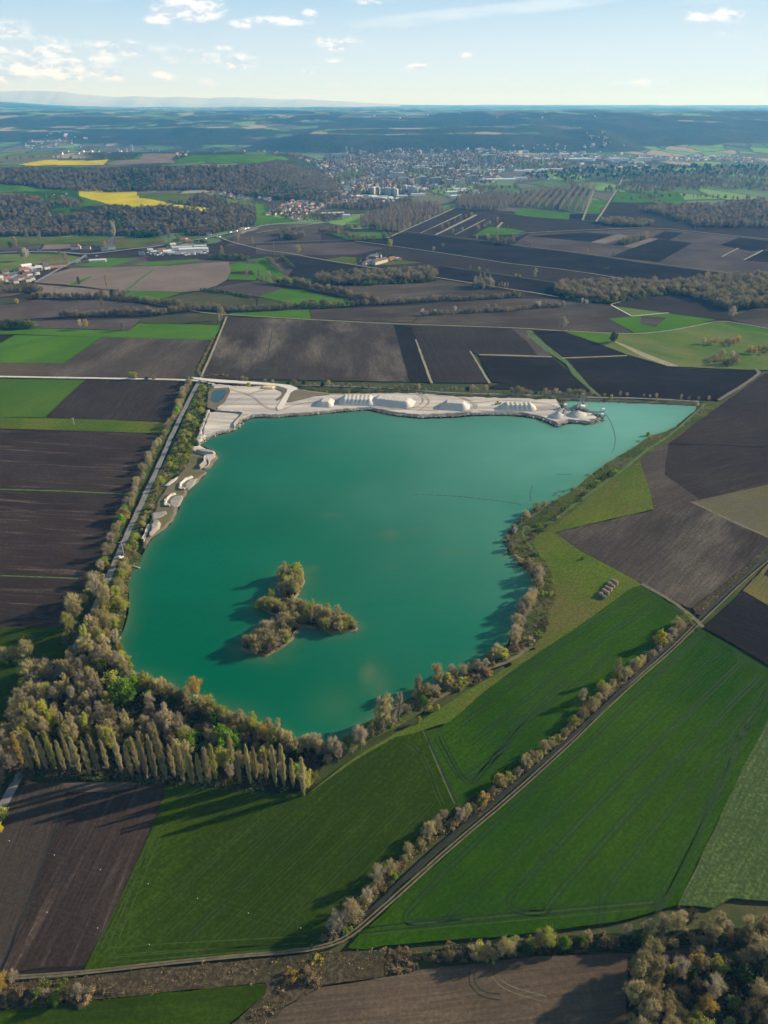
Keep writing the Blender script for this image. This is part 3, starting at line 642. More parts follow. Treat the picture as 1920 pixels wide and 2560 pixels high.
field('forestfloor', 'M 1050,950 1150,930 1320,965 1560,880 1750,840 2300,800 2400,1500 1040,1500', 'M 0,0 10,0')
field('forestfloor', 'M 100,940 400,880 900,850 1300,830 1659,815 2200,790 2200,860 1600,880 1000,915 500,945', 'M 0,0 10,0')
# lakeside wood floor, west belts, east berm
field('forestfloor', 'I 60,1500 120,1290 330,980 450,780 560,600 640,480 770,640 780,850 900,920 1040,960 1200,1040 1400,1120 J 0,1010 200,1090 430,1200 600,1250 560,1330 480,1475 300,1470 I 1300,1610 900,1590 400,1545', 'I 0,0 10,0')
field('verge', 'F 1300,150 1378,180 1335,330 1300,500 1245,590 1260,690 1100,780 1010,950 930,1100 880,1244 I 930,120 840,300 820,480 780,650 560,640 690,320 830,0 F 900,1020 1000,800 1110,590 1200,370 1270,210', 'F 0,0 10,0')
field('verge', 'F 1215,145 1255,150 1170,330 1090,490 990,690 880,920 740,1244 I 640,250 500,560 400,640 450,500 560,330 650,150 F 740,1040 900,780 1060,470 1100,400 1190,230', 'F 0,0 10,0')
field('verge', 'H 1310,255 1430,210 1400,250 1140,430 980,530 860,615 720,730 560,865 450,940 430,985 K 320,190 300,262 412,430 432,560 395,700 315,860 200,900 0,960 J 1390,820 1130,1010 960,1110 700,1250 600,1240 680,1150 820,1050 1000,960 1250,850 1420,775 K 60,925 170,850 180,760 260,640 310,560 310,430 205,370 160,290 H 310,960 360,860 470,790 640,680 820,545 1050,395 1180,365', 'H 0,0 10,0')
field('meadow', 'J 480,1478 620,1365 760,1262 980,1130 1140,1050 1400,880 1659,730 K 150,920 320,870 335,890 200,985 0,1135 J 1300,1060 1150,1108 980,1150 760,1280 620,1378', 'J 480,1478 1659,730')
LANE = [LAYER[0]]

# --- roads and tracks
RD = ribbon
RD('farm_road', gp('F -300,110 0,115 400,122 1000,131 1240,138 G 60,95 140,110'), 5.0, M['whiteroad'])
RD('farm_road', gp('F 1300,140 1265,190 1210,300 1130,465 1050,650 960,850 850,1090 780,1244 I 690,295 560,590 450,785 330,985 200,1270 100,1480 L 100,140 40,250 -60,420'), 4.6, M['gravel'])
RD('farm_road', gp('C 1300,1215 1380,1040 1470,815'), 3.0, M['palegrass'])
RD('farm_road', gp('C 1300,785 1400,795 1480,802 D 0,813 400,835 880,860 1659,886 E 300,905 640,922 820,926 1000,908 1200,872 1350,838 1500,862 1659,892 2000,935'), 3.2, M['palegrass'])
RD('dirt_track', gp('L -300,1065 0,1045 350,1022 700,980 1000,950 1300,926 1420,903 1500,872 1575,815 1700,705 1959,470 2219,252 2479,15 K 640,1300 900,1055 1100,885 1250,735 1400,590 1520,475 1680,340 1900,160'), 0.8, M['dirt'])
RD('dirt_track', gp('L -300,1052 0,1034 350,1011 700,970 1000,940 1300,916 1412,893 1492,860 1566,803 1690,694 1949,462 2209,244 2469,7 K 628,1290 888,1045 1088,875 1238,725'), 0.7, M['dirt'])
RD('dirt_track', gp('K 930,495 1100,590 1180,650 1250,710 1280,745'), 3.0, M['dirt'], smo=2)
RD('ditch', gp('K 1262,690 1400,565 1500,470 1600,375 1800,190'), 1.6, M['ditch'])
RD('ditch', gp('L 1540,800 1560,780 1659,700 M 60,635 300,415 560,205 780,20 K 560,1345 700,1215 860,1060 1020,905 1190,735'), 2.0, M['ditch'])
RD('dirt_track', gp('H 1400,215 1540,130 1600,85 1615,70 1590,50'), 4.0, M['dirt'])
RD('dirt_track', gp('G 120,100 300,112 480,125 700,120 1000,128 1400,150 1659,170 H 300,185 700,200 1000,205 1300,222'), 3.5, M['gravel'])
RD('footpath', gp('H 1330,235 1150,400 1020,480 930,560 760,680 560,830 440,900 K 260,150 240,220 330,330'), 2.5, M['grassline'])
RD('footpath', gp('K 60,935 160,890 300,850 J 1659,705 1500,760 1390,830 1280,900 1160,960'), 2.2, M['dirt'])
RD('main_road', gp('C -300,415 0,398 200,392 400,395 560,412 700,395 830,378 1000,360 1200,330 1350,300 1500,268 1659,235'), 9.0, M['asphalt'])
RD('village_road', gp('C 560,412 520,440 420,482 320,540 230,590'), 7.0, M['asphalt'])
RD('village_road', gp('C 1659,235 D 60,218 240,203 520,182 590,165 640,150'), 9.0, M['asphalt'])
RD('village_road', gp('D 270,192 330,155 440,90 500,50 560,15 P 900,470'), 9.0, M['asphalt'])
RD('farm_road', gp('C 230,592 500,610 640,630 800,652 775,680 920,718 1100,750 1300,785'), 3.5, M['dirt'])
RD('farm_road', gp('C 1400,290 1500,330 1659,370 D 60,385 200,400 400,440 640,480 900,520 1170,562 1400,598 1659,640 E 170,665 300,690'), 4.0, M['palegrass'])
RD('farm_road', gp('D 640,322 870,352 1220,402 1659,472 E 0,470 400,515 900,597'), 3.5, M['palegrass'])
RD('farm_road', gp('D 980,262 1300,300 1659,345 E 0,350 480,405 800,455 1200,505 1480,540'), 4.0, M['grassline'])
RD('farm_road', gp('D 1220,486 1659,550 E 280,592'), 3.0, M['grassline'])
RD('farm_road', gp('D 850,305 960,255 1130,180 1290,108'), 6.0, M['palegrass'])
RD('farm_road', gp('E 0,278 240,262 560,248 900,233 1300,275 1659,312 2000,345'), 4.0, M['palegrass'])
RD('farm_road', gp('E 545,195 600,115 670,0 P 1545,470 1560,440'), 6.0, M['palegrass'])
RD('farm_road', gp('E 455,188 500,70 530,0'), 4.0, M['palegrass'])
RD('farm_road', gp('D 1290,108 1500,128 1659,148 E 200,170 545,196 700,215 900,233'), 3.5, M['grassline'])
RD('farm_road', gp('E 640,738 775,812 1015,790'), 2.5, M['whiteroad'], smo=0)
RD('farm_road', gp('E 640,735 800,690 1010,655'), 3.0, M['palegrass'])
RD('farm_road', gp('D 0,272 100,255 460,200'), 5.0, M['palegrass'])
RD('farm_road', gp('D 0,336 300,325 640,318 980,262'), 3.5, M['grassline'])

# --- fields on the hills
def hill(kind, s, rows=None, off=.6): return drape(NAMES[kind], gp(s), fmat(kind, direction(rows) if rows else .3), off)
hill('greenbright', 'A 0,790 330,825 345,850 600,864 P 400,490 330,500 200,520 120,545 0,560 -60,520 -60,440')
hill('meadow', 'C -100,60 0,0 500,0 520,40 560,60 480,90 340,120 500,140 560,150 330,160 280,80 100,60')
hill('rape', 'C 510,0 540,-50 880,-20 900,40 1060,65 1100,90 860,95 700,80 520,30', 'C 520,10 1050,60', .9)
hill('rape', 'C 1060,80 1350,110 1290,135 1170,105', 'C 520,10 1050,60', .9)
hill('meadow', 'C 880,10 1100,5 1420,40 1600,50 1659,90 1400,70 1290,60 1250,55 1070,62 900,42')
hill('tan', 'C 760,-50 930,-30 1060,-48 1000,5 890,10 880,-22')
hill('greenbright', 'C 730,105 900,100 1060,95 1340,112 1330,135 1200,128 1000,118 760,128')
hill('rape', 'A 80,712 200,692 470,690 450,712 200,716', None, 1.0)
hill('greenbright', 'A 470,690 560,695 600,668 700,664 600,700 470,712', None, .7)
hill('tan', 'A 460,702 600,690 620,664 770,664 740,690 760,704 470,712', None, .8)
hill('greenbright', 'A 770,690 830,670 1100,672 1250,690 1100,705 760,704', None, .9)
hill('greenbright', 'D -100,150 0,70 90,95 80,150 250,185 30,215 -100,215')

# ============================================================ lake
LAKE = gp('G 60,505 100,465 200,440 290,415 330,360 400,335 540,335 800,315 1000,295 1150,285 1250,310 1340,325 1480,340 1659,335 H 180,295 380,300 480,320 565,362 620,335 740,345 800,320 740,282 620,268 580,225 700,218 1000,232 1240,242 1300,248 1230,310 1160,370 1040,402 950,470 800,555 640,690 560,732 440,822 345,880 305,960 310,1037 K 190,310 210,375 300,435 305,540 250,640 175,750 165,850 60,930 0,945 J 1400,782 1240,862 1100,905 960,992 820,1062 690,1165 570,1205 430,1195 330,1150 200,1085 0,1000 I 1400,1115 1200,1035 1040,955 900,905 800,850 775,760 775,650 820,570 842,400 832,250 900,180 950,60 F 945,1240 975,1180 1050,1125 1125,1060 1155,980 1215,865 1290,800 1340,750 1310,725 1360,715 1415,640 1400,610 1310,562')
ISLE = gp('J 92,640 140,590 230,520 300,450 240,425 190,395 210,375 290,380 330,340 310,300 330,200 380,180 450,180 470,250 440,310 410,350 470,385 560,400 640,430 720,470 775,520 760,540 690,545 620,555 540,530 460,510 415,560 370,610 300,655 240,690 170,670')
def lake():
    z = LANE[0] + .05
    P = resample(smooth(LAKE, 1, True), 7, True, .8)
    xs = [p[0] for p in P]; ys = [p[1] for p in P]
    gx, gy = np.meshgrid(np.arange(min(xs), max(xs), 7.0), np.arange(min(ys), max(ys), 7.0)); gx = gx.ravel() + RNG.uniform(-1.5, 1.5, gx.size); gy = gy.ravel() + RNG.uniform(-1.5, 1.5, gy.size)
    ok = inside(P, gx, gy); gx, gy = gx[ok], gy[ok]; ok = seg_dist(P, gx, gy) > 3; gx, gy = gx[ok], gy[ok]
    # refine near the shore
    ex, ey = [], []
    for i in range(len(P)):
        a, b = P[i], P[(i + 1) % len(P)]; dx, dy = b[0] - a[0], b[1] - a[1]; L = math.hypot(dx, dy) or 1
        for off in (2.2, 5.0):
            for sg in (1, -1):
                qx, qy = a[0] - dy / L * off * sg, a[1] + dx / L * off * sg
                ex.append(qx); ey.append(qy)
    ex, ey = np.array(ex), np.array(ey); ok = inside(P, ex, ey); ex, ey = ex[ok], ey[ok]; ok = seg_dist(P, ex, ey) > 1.8; ex, ey = ex[ok], ey[ok]
    pts = [Vector(p) for p in P] + [Vector(p) for p in zip(ex, ey)] + [Vector(p) for p in zip(gx, gy)]
    r = delaunay_2d_cdt(pts, [(i, (i + 1) % len(P)) for i in range(len(P))], [], 1, 1e-4)
    V = np.array([(v.x, v.y, z) for v in r[0]]); F = np.array([f for f in r[2]])
    a = V[F[:, 0]]; b = V[F[:, 1]]; c = V[F[:, 2]]
    fl = ((b[:, 0] - a[:, 0]) * (c[:, 1] - a[:, 1]) - (b[:, 1] - a[:, 1]) * (c[:, 0] - a[:, 0])) < 0; F[fl] = F[fl][:, ::-1]
    d = np.minimum(seg_dist(P, V[:, 0], V[:, 1]), seg_dist(ISLE, V[:, 0], V[:, 1]))
    wv = 4.5 * (.5 + fbm(V[:, 0] / 25, V[:, 1] / 25, 4))
    sh = np.exp(-(d / wv) ** 1.3) * .5
    for s_, rx, ry, st in (('J 850,790', 5, 11, .7), ('J 900,860', 6, 12, .4), ('J 1340,90', 12, 3, .4), ('J 510,182', 5, 2.5, .7), ('J 980,155', 3, 3, .4), ('P 975,1340', 7, 8, .5), ('P 830,1293', 8, 2.5, .4), ('P 1060,1330', 14, 3, .35), ('P 335,1464', 2.5, 1.5, .8), ('J 650,980', 14, 14, .22), ('J 250,700', 14, 4, .4)):
        q = g1(s_); sh = np.maximum(sh, st * np.exp(-(((V[:, 0] - q[0]) / rx) ** 2 + ((V[:, 1] - q[1]) / ry) ** 2)))
    m, t, bs = new_mat('turquoise_water', .12, .07)
    oc = t.node('ShaderNodeTexCoord').outputs['Object']; sp = t.node('ShaderNodeSeparateXYZ', {0: oc})
    # milky sediment is denser towards the dredger in the far right corner
    q = g1('H 900,330')
    dd = t.node('ShaderNodeVectorMath', {0: t.vmath('MULTIPLY', t.vmath('SUBTRACT', oc, (q[0], q[1], 0)), (1.0, .72, 0))}, operation='LENGTH').outputs['Value']
    dd = t.math('ADD', dd, t.math('MULTIPLY', t.math('SUBTRACT', t.noise(oc, .008, 3), .5), 160))
    milk = t.ramp(dd, 470, 30, 0, 1, False)
    c = t.mix(t.math('POWER', milk, 1.7), (.0, .100, .048), (.13, .33, .25))
    c = t.mix(t.ramp(t.noise(t.mapping(oc, (.006, .012, 1)), 1, 3), .4, .7, 0, .30), c, (.0, .155, .082))
    at = t.node('ShaderNodeAttribute', attribute_name='shallow').outputs['Fac']
    c = t.mix(at, c, (.10, .155, .075))
    t.put(bs.inputs['Base Color'], c)
    wv = t.math('ADD', t.noise(t.mapping(oc, (.5, 1.1, 1)), 1.0, 4, .6), t.math('MULTIPLY', t.noise(t.mapping(oc, (.05, .12, 1)), 1.0, 3, .6), 1.5))
    t.put(bs.inputs['Normal'], t.node('ShaderNodeBump', {'Strength': .22, 'Distance': .5, 'Height': wv}).outputs[0])
    me = mesh_np('lake_water', V, F, [m]); at_ = me.attributes.new('shallow', 'FLOAT', 'POINT'); at_.data.foreach_set('value', np.asarray(sh, np.float32))
    tag(link('lake_water', me), kind='structure'); return z
ZW = lake()

# ============================================================ raised ground beside the water
def slab(name, P, h, mat, slope=2.0, rim=None, z0=0.02, step=4.0, jit=.8, bumpy=.35, kind='structure'):
    """low plateau with a ragged sloping bank"""
    P = resample(P, step, True, jit); n = len(P)
    ar = sum(P[i][0] * P[(i + 1) % n][1] - P[(i + 1) % n][0] * P[i][1] for i in range(n))
    if ar < 0: P = P[::-1]
    V = []; F = []; mi = []
    inner = []
    for i in range(n):
        a, b = P[i - 1], P[(i + 1) % n]; dx, dy = b[0] - a[0], b[1] - a[1]; L = math.hypot(dx, dy) or 1; nx, ny = dy / L, -dx / L
        s1 = slope * random.uniform(.6, 1.3)
        V.append((P[i][0] + nx * s1 * .15, P[i][1] + ny * s1 * .15, z0))
        V.append((P[i][0] - nx * s1 * .5, P[i][1] - ny * s1 * .5, z0 + h * random.uniform(.35, .75)))
        V.append((P[i][0] - nx * s1, P[i][1] - ny * s1, z0 + h * random.uniform(1 - bumpy * .3, 1 + bumpy * .3)))
        V.append((P[i][0] - nx * (s1 + .9), P[i][1] - ny * (s1 + .9), z0 + h))
    for i in range(n):
        j = (i + 1) % n
        for k in (0, 1, 2): F += [(4 * i + k, 4 * j + k, 4 * j + k + 1), (4 * i + k, 4 * j + k + 1, 4 * i + k + 1)]; mi += [(1 if rim else 0) if k < 2 else 0] * 2
    top = [Vector((V[4 * i + 3][0], V[4 * i + 3][1], 0)) for i in range(n)]
    for a, b, c in tessellate_polygon([top]):
        s_ = (top[b].x - top[a].x) * (top[c].y - top[a].y) - (top[b].y - top[a].y) * (top[c].x - top[a].x)
        if abs(s_) < 1e-9: continue
        F.append((4 * a + 3, 4 * b + 3, 4 * c + 3) if s_ > 0 else (4 * a + 3, 4 * c + 3, 4 * b + 3)); mi.append(0)
    o = link(name, mesh_np(name, V, F, [mat] + ([rim] if rim else []), mi)); tag(o, kind=kind); return o
def sand_mat(name, c1, c2, c3):
    m, t, b = new_mat(name, .95, .1); oc = t.node('ShaderNodeTexCoord').outputs['Object']
    c = t.mix(t.ramp(t.noise(oc, .02, 5, .6), .35, .7), c1, c2); c = t.mix(t.ramp(t.noise(t.mapping(oc, (.03, .15, 1), rot=.3), 1, 5, .7), .5, .75, 0, .6), c, c3)
    c = t.mix(t.ramp(t.noise(oc, .6, 4, .7), .45, .75, 0, .25), c, tuple(x * .6 for x in c1))
    t.put(b.inputs['Base Color'], c); t.put(b.inputs['Normal'], t.node('ShaderNodeBump', {'Strength': .5, 'Distance': .6, 'Height': t.noise(oc, .35, 5, .7)}).outputs[0]); return m
MUDR = sand_mat('rutted_sand', (.30, .27, .225), (.38, .34, .285), (.24, .21, .17))
SAND = sand_mat('quarry_sand', (.44, .40, .35), (.54, .495, .43), (.36, .325, .275))
ROCK = sand_mat('bank_rock', (.22, .20, .17), (.36, .335, .285), (.14, .13, .105))
HEAP = sand_mat('heap_gravel', (.47, .445, .40), (.54, .51, .46), (.43, .40, .35))
OCHRE = sand_mat('ochre_sand', (.62, .42, .19), (.72, .52, .26), (.55, .38, .18))
MUD = sand_mat('damp_bank', (.13, .11, .07), (.19, .16, .105), (.09, .08, .05))
WEEDY = sand_mat('weedy_bank', (.11, .105, .05), (.18, .15, .08), (.22, .19, .13))
slab('quarry_ground', gp('G 95,112 250,128 400,138 560,128 690,152 900,184 1300,178 1500,182 1659,197 H 200,208 400,212 560,216 575,240 585,262 620,276 740,286 795,320 740,340 625,328 565,352 480,314 380,294 180,290 0,298 G 1480,332 1340,318 1250,303 1150,280 1000,290 800,310 540,330 400,330 325,355 285,408 200,432 100,458 62,500 45,510 60,430 105,310 160,300 150,250 100,240 110,180 130,150'), 2.4, SAND, 3.0, ROCK, z0=ZW - .03, step=5, jit=1.3, bumpy=.6)
QZ = ZW + 2.45
def qsheet(name, s, mat, dz=0.0): return sheet(name, gp(s), mat, z=QZ + .5 + dz)
def tofloor(P, k=None):  # photo point seen at raised quarry level
    return P
qsheet('rough_ground', 'G 640,170 700,165 880,185 900,195 800,205 720,225 640,245 615,240', MUD)
qsheet('gravel_track', 'G 0,82 100,92 300,105 500,120 640,135 690,155 640,185 620,230 590,290 560,300 550,280 590,215 620,160 560,140 400,128 200,118 130,112 20,96', sand_mat('packed_gravel', (.60, .56, .50), (.66, .62, .56), (.55, .51, .45)), .05)
qsheet('rough_ground', 'G 550,145 600,150 618,175 600,205 560,235 550,225 590,195 590,175 550,160', WEEDY, .1)
qsheet('rough_ground', 'G 100,280 110,180 130,155 240,150 250,175 220,240 170,280 150,298', MUD, .1)
qsheet('pond_water', 'G 125,235 135,180 160,165 215,165 228,180 205,225 175,248 140,248', plain('pond', (.008, .040, .036), .12, .5, .3, .1), .15)
slab('sandbank', gp('G 62,500 45,510 20,500 95,300 120,292 108,330 85,400 70,450 98,458'), 3.6, ROCK, 2.0, None, z0=ZW, step=4)
slab('sandbank', gp('G 150,297 360,312 380,322 340,335 300,370 280,408 262,405 290,360 320,322 150,306'), 3.9, HEAP, 1.5, ROCK, z0=ZW, step=4)
slab('sandbank', gp('F 1245,575 1300,565 1330,585 1395,612 1412,640 1365,712 1320,728 1310,715 1340,700 1330,640 1250,615 1235,600'), 1.5, SAND, 2, MUD, z0=ZW - .03)
slab('sandbank', gp('F 1315,600 1397,615 1392,630 1300,625 1262,612'), 3.5, ROCK, 1.6, None, z0=ZW, step=3)
slab('sandbank', gp('F 1285,712 1330,665 1335,640 1345,650 1345,690 1300,726'), 3.5, HEAP, 1.6, ROCK, z0=ZW, step=3)
slab('lake_bank', gp('F 1235,600 1260,610 1320,640 1335,670 1290,715 1340,742 1290,795 1215,862 1152,978 1122,1055 1050,1120 975,1175 940,1235 925,1230 940,1150 985,1030 1010,950 1080,830 1150,760 1200,700'), 1.0, WEEDY, 2, MUD, z0=ZW - .03)
for nm, s, h, mt_ in (('berm', 'F 1160,850 1165,815 1200,785 1250,772 1255,780 1215,795 1182,820 1178,848 1200,860', 1.5, SAND), ('berm', 'F 1062,955 1070,920 1105,888 1140,880 1145,890 1110,902 1085,930 1085,955 1100,970', 1.5, SAND),
                    ('gravel_spit', 'F 1195,850 1200,820 1230,792 1285,785 1255,835 1225,858', .5, ROCK), ('gravel_spit', 'F 1095,960 1100,925 1130,900 1180,895 1190,915 1165,965 1130,975', .5, ROCK),
                    ('gravel_spit', 'F 1068,832 1110,795 1160,772 1140,800 1100,830', .6, SAND), ('gravel_spit', 'F 985,1010 1080,995 1085,1015 1040,1040 990,1050', .5, ROCK), ('berm', 'F 968,1165 985,1090 1005,1060 1045,1080 1040,1110 985,1160', 3.0, ROCK), ('berm', 'F 930,1175 960,1110 985,1080 965,1130 945,1175 935,1200', 1.8, SAND)):
    slab(nm, gp(s), h, mt_, 1.2, None, z0=ZW + .9, step=3, jit=.4)
slab('island', ISLE, 1.2, fmat('forestfloor', 0), 1.5, MUD, z0=ZW - .05)
slab('lake_bank', gp('G 690,150 1000,148 1300,165 1659,185 H 300,198 560,208 700,214 1000,228 1240,238 1300,240 1300,226 1000,212 600,196 300,186 0,176 G 1300,140 1000,128 700,122'), 2.0, fmat('scrub', 0), 3, WEEDY, z0=.3)

# stockpiles: long heaps with tipped ridges
def heap(name, a, b, wd, h, ridges, label, grp, mat=HEAP, amp=.9):
    a, b = g1(a), g1(b); L = math.hypot(b[0] - a[0], b[1] - a[1]); ang = math.atan2(b[1] - a[1], b[0] - a[0])
    nu, nv = max(24, int(L / 1.2)), 26; V = []; F = []; run = h * 1.25
    for i in range(nu + 1):
        for j in range(nv + 1):
            x = L * i / nu; y = wd * (j / nv - .5)
            e = min(x, L - x, (wd / 2 - abs(y))); e = min(e, math.hypot(*(max(0, run - q) for q in ())) if 0 else e)
            cx = max(0, run - min(x, L - x)); cy = max(0, run - (wd / 2 - abs(y))); dd = math.hypot(cx, cy)
            z = h * max(0.0, 1 - dd / run)
            if ridges: z *= 1 + amp * .12 * abs(math.sin(math.pi * ridges * x / L + .25 * math.sin(y))) - .06
            z += (float(vnoise(x / 2.5, y / 2.5, 7)) - .5) * .35 * (z / h)
            V.append((x, y, z))
    for i in range(nu):
        for j in range(nv): k = i * (nv + 1) + j; F.append((k, k + nv + 1, k + nv + 2, k + 1))
    o = link(name, mesh_np(name, V, F, [mat])); o.location = (a[0], a[1], QZ + .15); o.rotation_euler = (0, 0, ang); tag(o, label, 'gravel heap', grp); return o
GH = 'gravel heaps on the quarry ground'
heap('gravel_heap', 'G 812,250 ', 'G 925,255', 24, 4.6, 0, 'small pale gravel heap at the left end of the stockpile row', GH)
heap('gravel_heap', 'G 955,236', 'G 1190,240', 27, 4.8, 9, 'long ribbed gravel heap joined to the longest flat-topped heap', GH, amp=1.6)
heap('gravel_heap', 'G 1165,232', 'G 1438,262', 27, 5.6, 13, 'longest flat-topped gravel heap in the middle of the quarry', GH, amp=.5)
heap('gravel_heap', 'G 1605,268', 'H 112,265', 24, 6, 0, 'broad smooth flat-topped gravel heap ringed by wheel tracks', GH)
heap('gravel_heap', 'H 268,265', 'H 455,268', 20, 4.8, 8, 'short gravel heap with fluted ridges right of the smooth heap', GH, amp=2)
for s_ in ('G 600,290 700,250 900,235 1300,285 1600,300', 'G 250,160 400,200 480,280 560,295', 'G 180,290 300,230 420,170 600,150', 'G 1450,180 1520,230 1440,290 1200,290', 'G 1480,185 1560,240 1470,300', 'H 60,210 135,240 140,270 60,290', 'H 75,212 150,242 152,275 80,292', 'H 150,280 300,285 480,280 590,270', 'H 130,240 300,225 500,240 580,268', 'G 700,165 900,195 1300,185 1659,205'):
    RD('wheel_ruts', gp(s_), 1.1, MUDR, z=QZ + .56, smo=2); LAYER[0] += 0
def cone(s, r, h, label):
    c = g1(s); n = 28; V = []; F = []
    for k, t in enumerate((1, .8, .6, .4, .2, .05)):
        for i in range(n):
            a = 2 * math.pi * i / n; q = r * t * (1 + .06 * math.sin(3 * a + k)); V.append((q * math.cos(a), q * math.sin(a) * .8, h * (1 - t) ** .92 + random.uniform(-.1, .1) * (t < 1)))
    for k in range(5):
        for i in range(n): F.append((k * n + i, k * n + (i + 1) % n, (k + 1) * n + (i + 1) % n, (k + 1) * n + i))
    V.append((0, 0, h)); 
    me = bpy.data.meshes.new('gravel_cone'); me.from_pydata(V, [], F + [(5 * n + i, 5 * n + (i + 1) % n, 6 * n) for i in range(n)]); me.materials.append(HEAP); me.polygons.foreach_set('use_smooth', [True] * len(me.polygons)); me.update()
    o = link('gravel_cone', me); o.location = (c[0], c[1], QZ + .1); tag(o, label, 'gravel heap', 'conical gravel heaps under the conveyors')
cone('H 565,310', 9, 5, 'conical gravel heap left of the land conveyor'); cone('H 665,303', 11, 5, 'conical gravel heap on the tip of the spit')
slabo = heap('sand_heap', 'G 455,148', 'G 535,150', 10, 1.4, 4, 'low ochre yellow sand heap at the back edge of the quarry', None, OCHRE)

def rubble():
    """stones along the quarry bank: too many to count"""
    sm = MB(); path = resample(gp('G 60,500 105,462 200,436 288,411 328,358 400,332 540,332 800,312 1000,293 1150,283 1250,306 1340,322 1480,336 1659,332 H 180,292 380,297 480,317 565,357 620,332 740,342 797,320 740,284 620,272 582,235'), 1.6, False, 1.4)
    for x, y in path:
        for _ in range(2):
            r = random.uniform(.25, 1.1) * (1.5 if random.random() < .12 else 1); rx, ry = x + random.uniform(-2, 2.5), y + random.uniform(-1.0, 3.0)
            vs = [(rx + r * random.uniform(.7, 1.2) * dx, ry + r * random.uniform(.7, 1.2) * dy, ZW + random.uniform(.3, 2.2) + r * .7 * dz) for dx, dy, dz in ((1, 0, 0), (0, 1, 0), (-1, 0, 0), (0, -1, 0), (0, 0, 1), (0, 0, -1))]
            sm.add(vs, [(0, 1, 4), (1, 2, 4), (2, 3, 4), (3, 0, 4), (1, 0, 5), (2, 1, 5), (3, 2, 5), (0, 3, 5)], random.choice((0, 0, 1)))
    tag(sm.build('bank_rubble', [ROCK, HEAP]), 'broken pale stone lining the quarry shore', 'rubble', kind='stuff')
rubble()

# ============================================================ the dredger, conveyors, buoys
def dredger():
    c = g1('H 686,258'); t = empty('dredger', (c[0], c[1], ZW), R(-24))
    tag(t, 'grey floating gravel dredger with a tall lattice mast in the far lake corner', 'dredger')
    h = MB(); h.box((-4.6, 0, -.2), (3.2, 17, 1.5)); h.box((4.6, 0, -.2), (3.2, 17, 1.5)); h.box((0, -7, -.1), (6.2, 3, 1.3)); h.box((0, 7, -.1), (6.2, 3, 1.3)); h.build('hull', M['darksteel'], t)
    d = MB(); d.box((0, 0, 1.45), (12.6, 17.2, .15)); d.build('deck', M['rust'], t)
    k = MB(); k.box((2.8, -3, 1.6), (4.2, 5, 3)); k.box((2.8, -3, 4.6), (4.8, 5.6, .25)); kc = k.build('cabin', M['whitep'], t)
    wn = MB()
    for q in (-4.6, -3, -1.4): wn.box((2.8 + 2.12, q, 2.9), (.06, 1.1, 1.0))
    wn.build('window', M['glass'], kc)
    m_ = MB()
    for sx in (-2.6, 2.6):
        m_.bar((sx, 2, 1.6), (sx * .35, 4.5, 15), .4, .4); m_.bar((sx, 7, 1.6), (sx * .35, 4.5, 15), .4, .4)
        for q in range(5): z1 = 2 + q * 2.4; m_.bar((sx * (1 - q * .13), 2 + q * .45, z1), (sx * (1 - (q + 1) * .12), 7 - q * .45, z1 + 2.2), .18, .18)
    for q in range(1, 6): z1 = 1.6 + q * 2.3; f = 1 - .65 * (q * 2.3) / 13.4; m_.bar((-2.6 * f, 3, z1), (2.6 * f, 3, z1), .2, .2)
    m_.box((0, 4.5, 14.9), (2.6, 1.6, .8)); m_.build('mast', M['steel'], t)
    b = MB(); b.bar((0, 5, 7), (0, 17, -1.5), 1.2, .8); b.build('bucket_ladder', M['rust'], t)
    b = MB(); b.box((-3, -2, 1.6), (4, 6, 2.2)); b.box((-3, 0, 3.8), (3, 2.2, 2.0), taper=.6); b.bar((-3, 0, 5.5), (-2, -9.5, 3), 1.2, .5); b.build('hopper', M['steel'], t)
    r = MB()
    for sx in (-6.1, 6.1):
        r.bar((sx, -8.4, 2.6), (sx, 8.4, 2.6), .08, .08)
        for q in range(9): r.bar((sx, -8.4 + q * 2.1, 1.5), (sx, -8.4 + q * 2.1, 2.6), .08, .08)
    r.build('railing', M['whitep'], t)
    cr = MB(); cr.bar((4, 5, 1.6), (4, 5, 6), .3, .3); cr.bar((4, 5, 6), (8.5, 8, 8.5), .25, .25); cr.build('deck_crane', M['ochrep'], t)
M['ochrep'] = plain('ochre_paint', (.50, .40, .18), .5)
dredger()
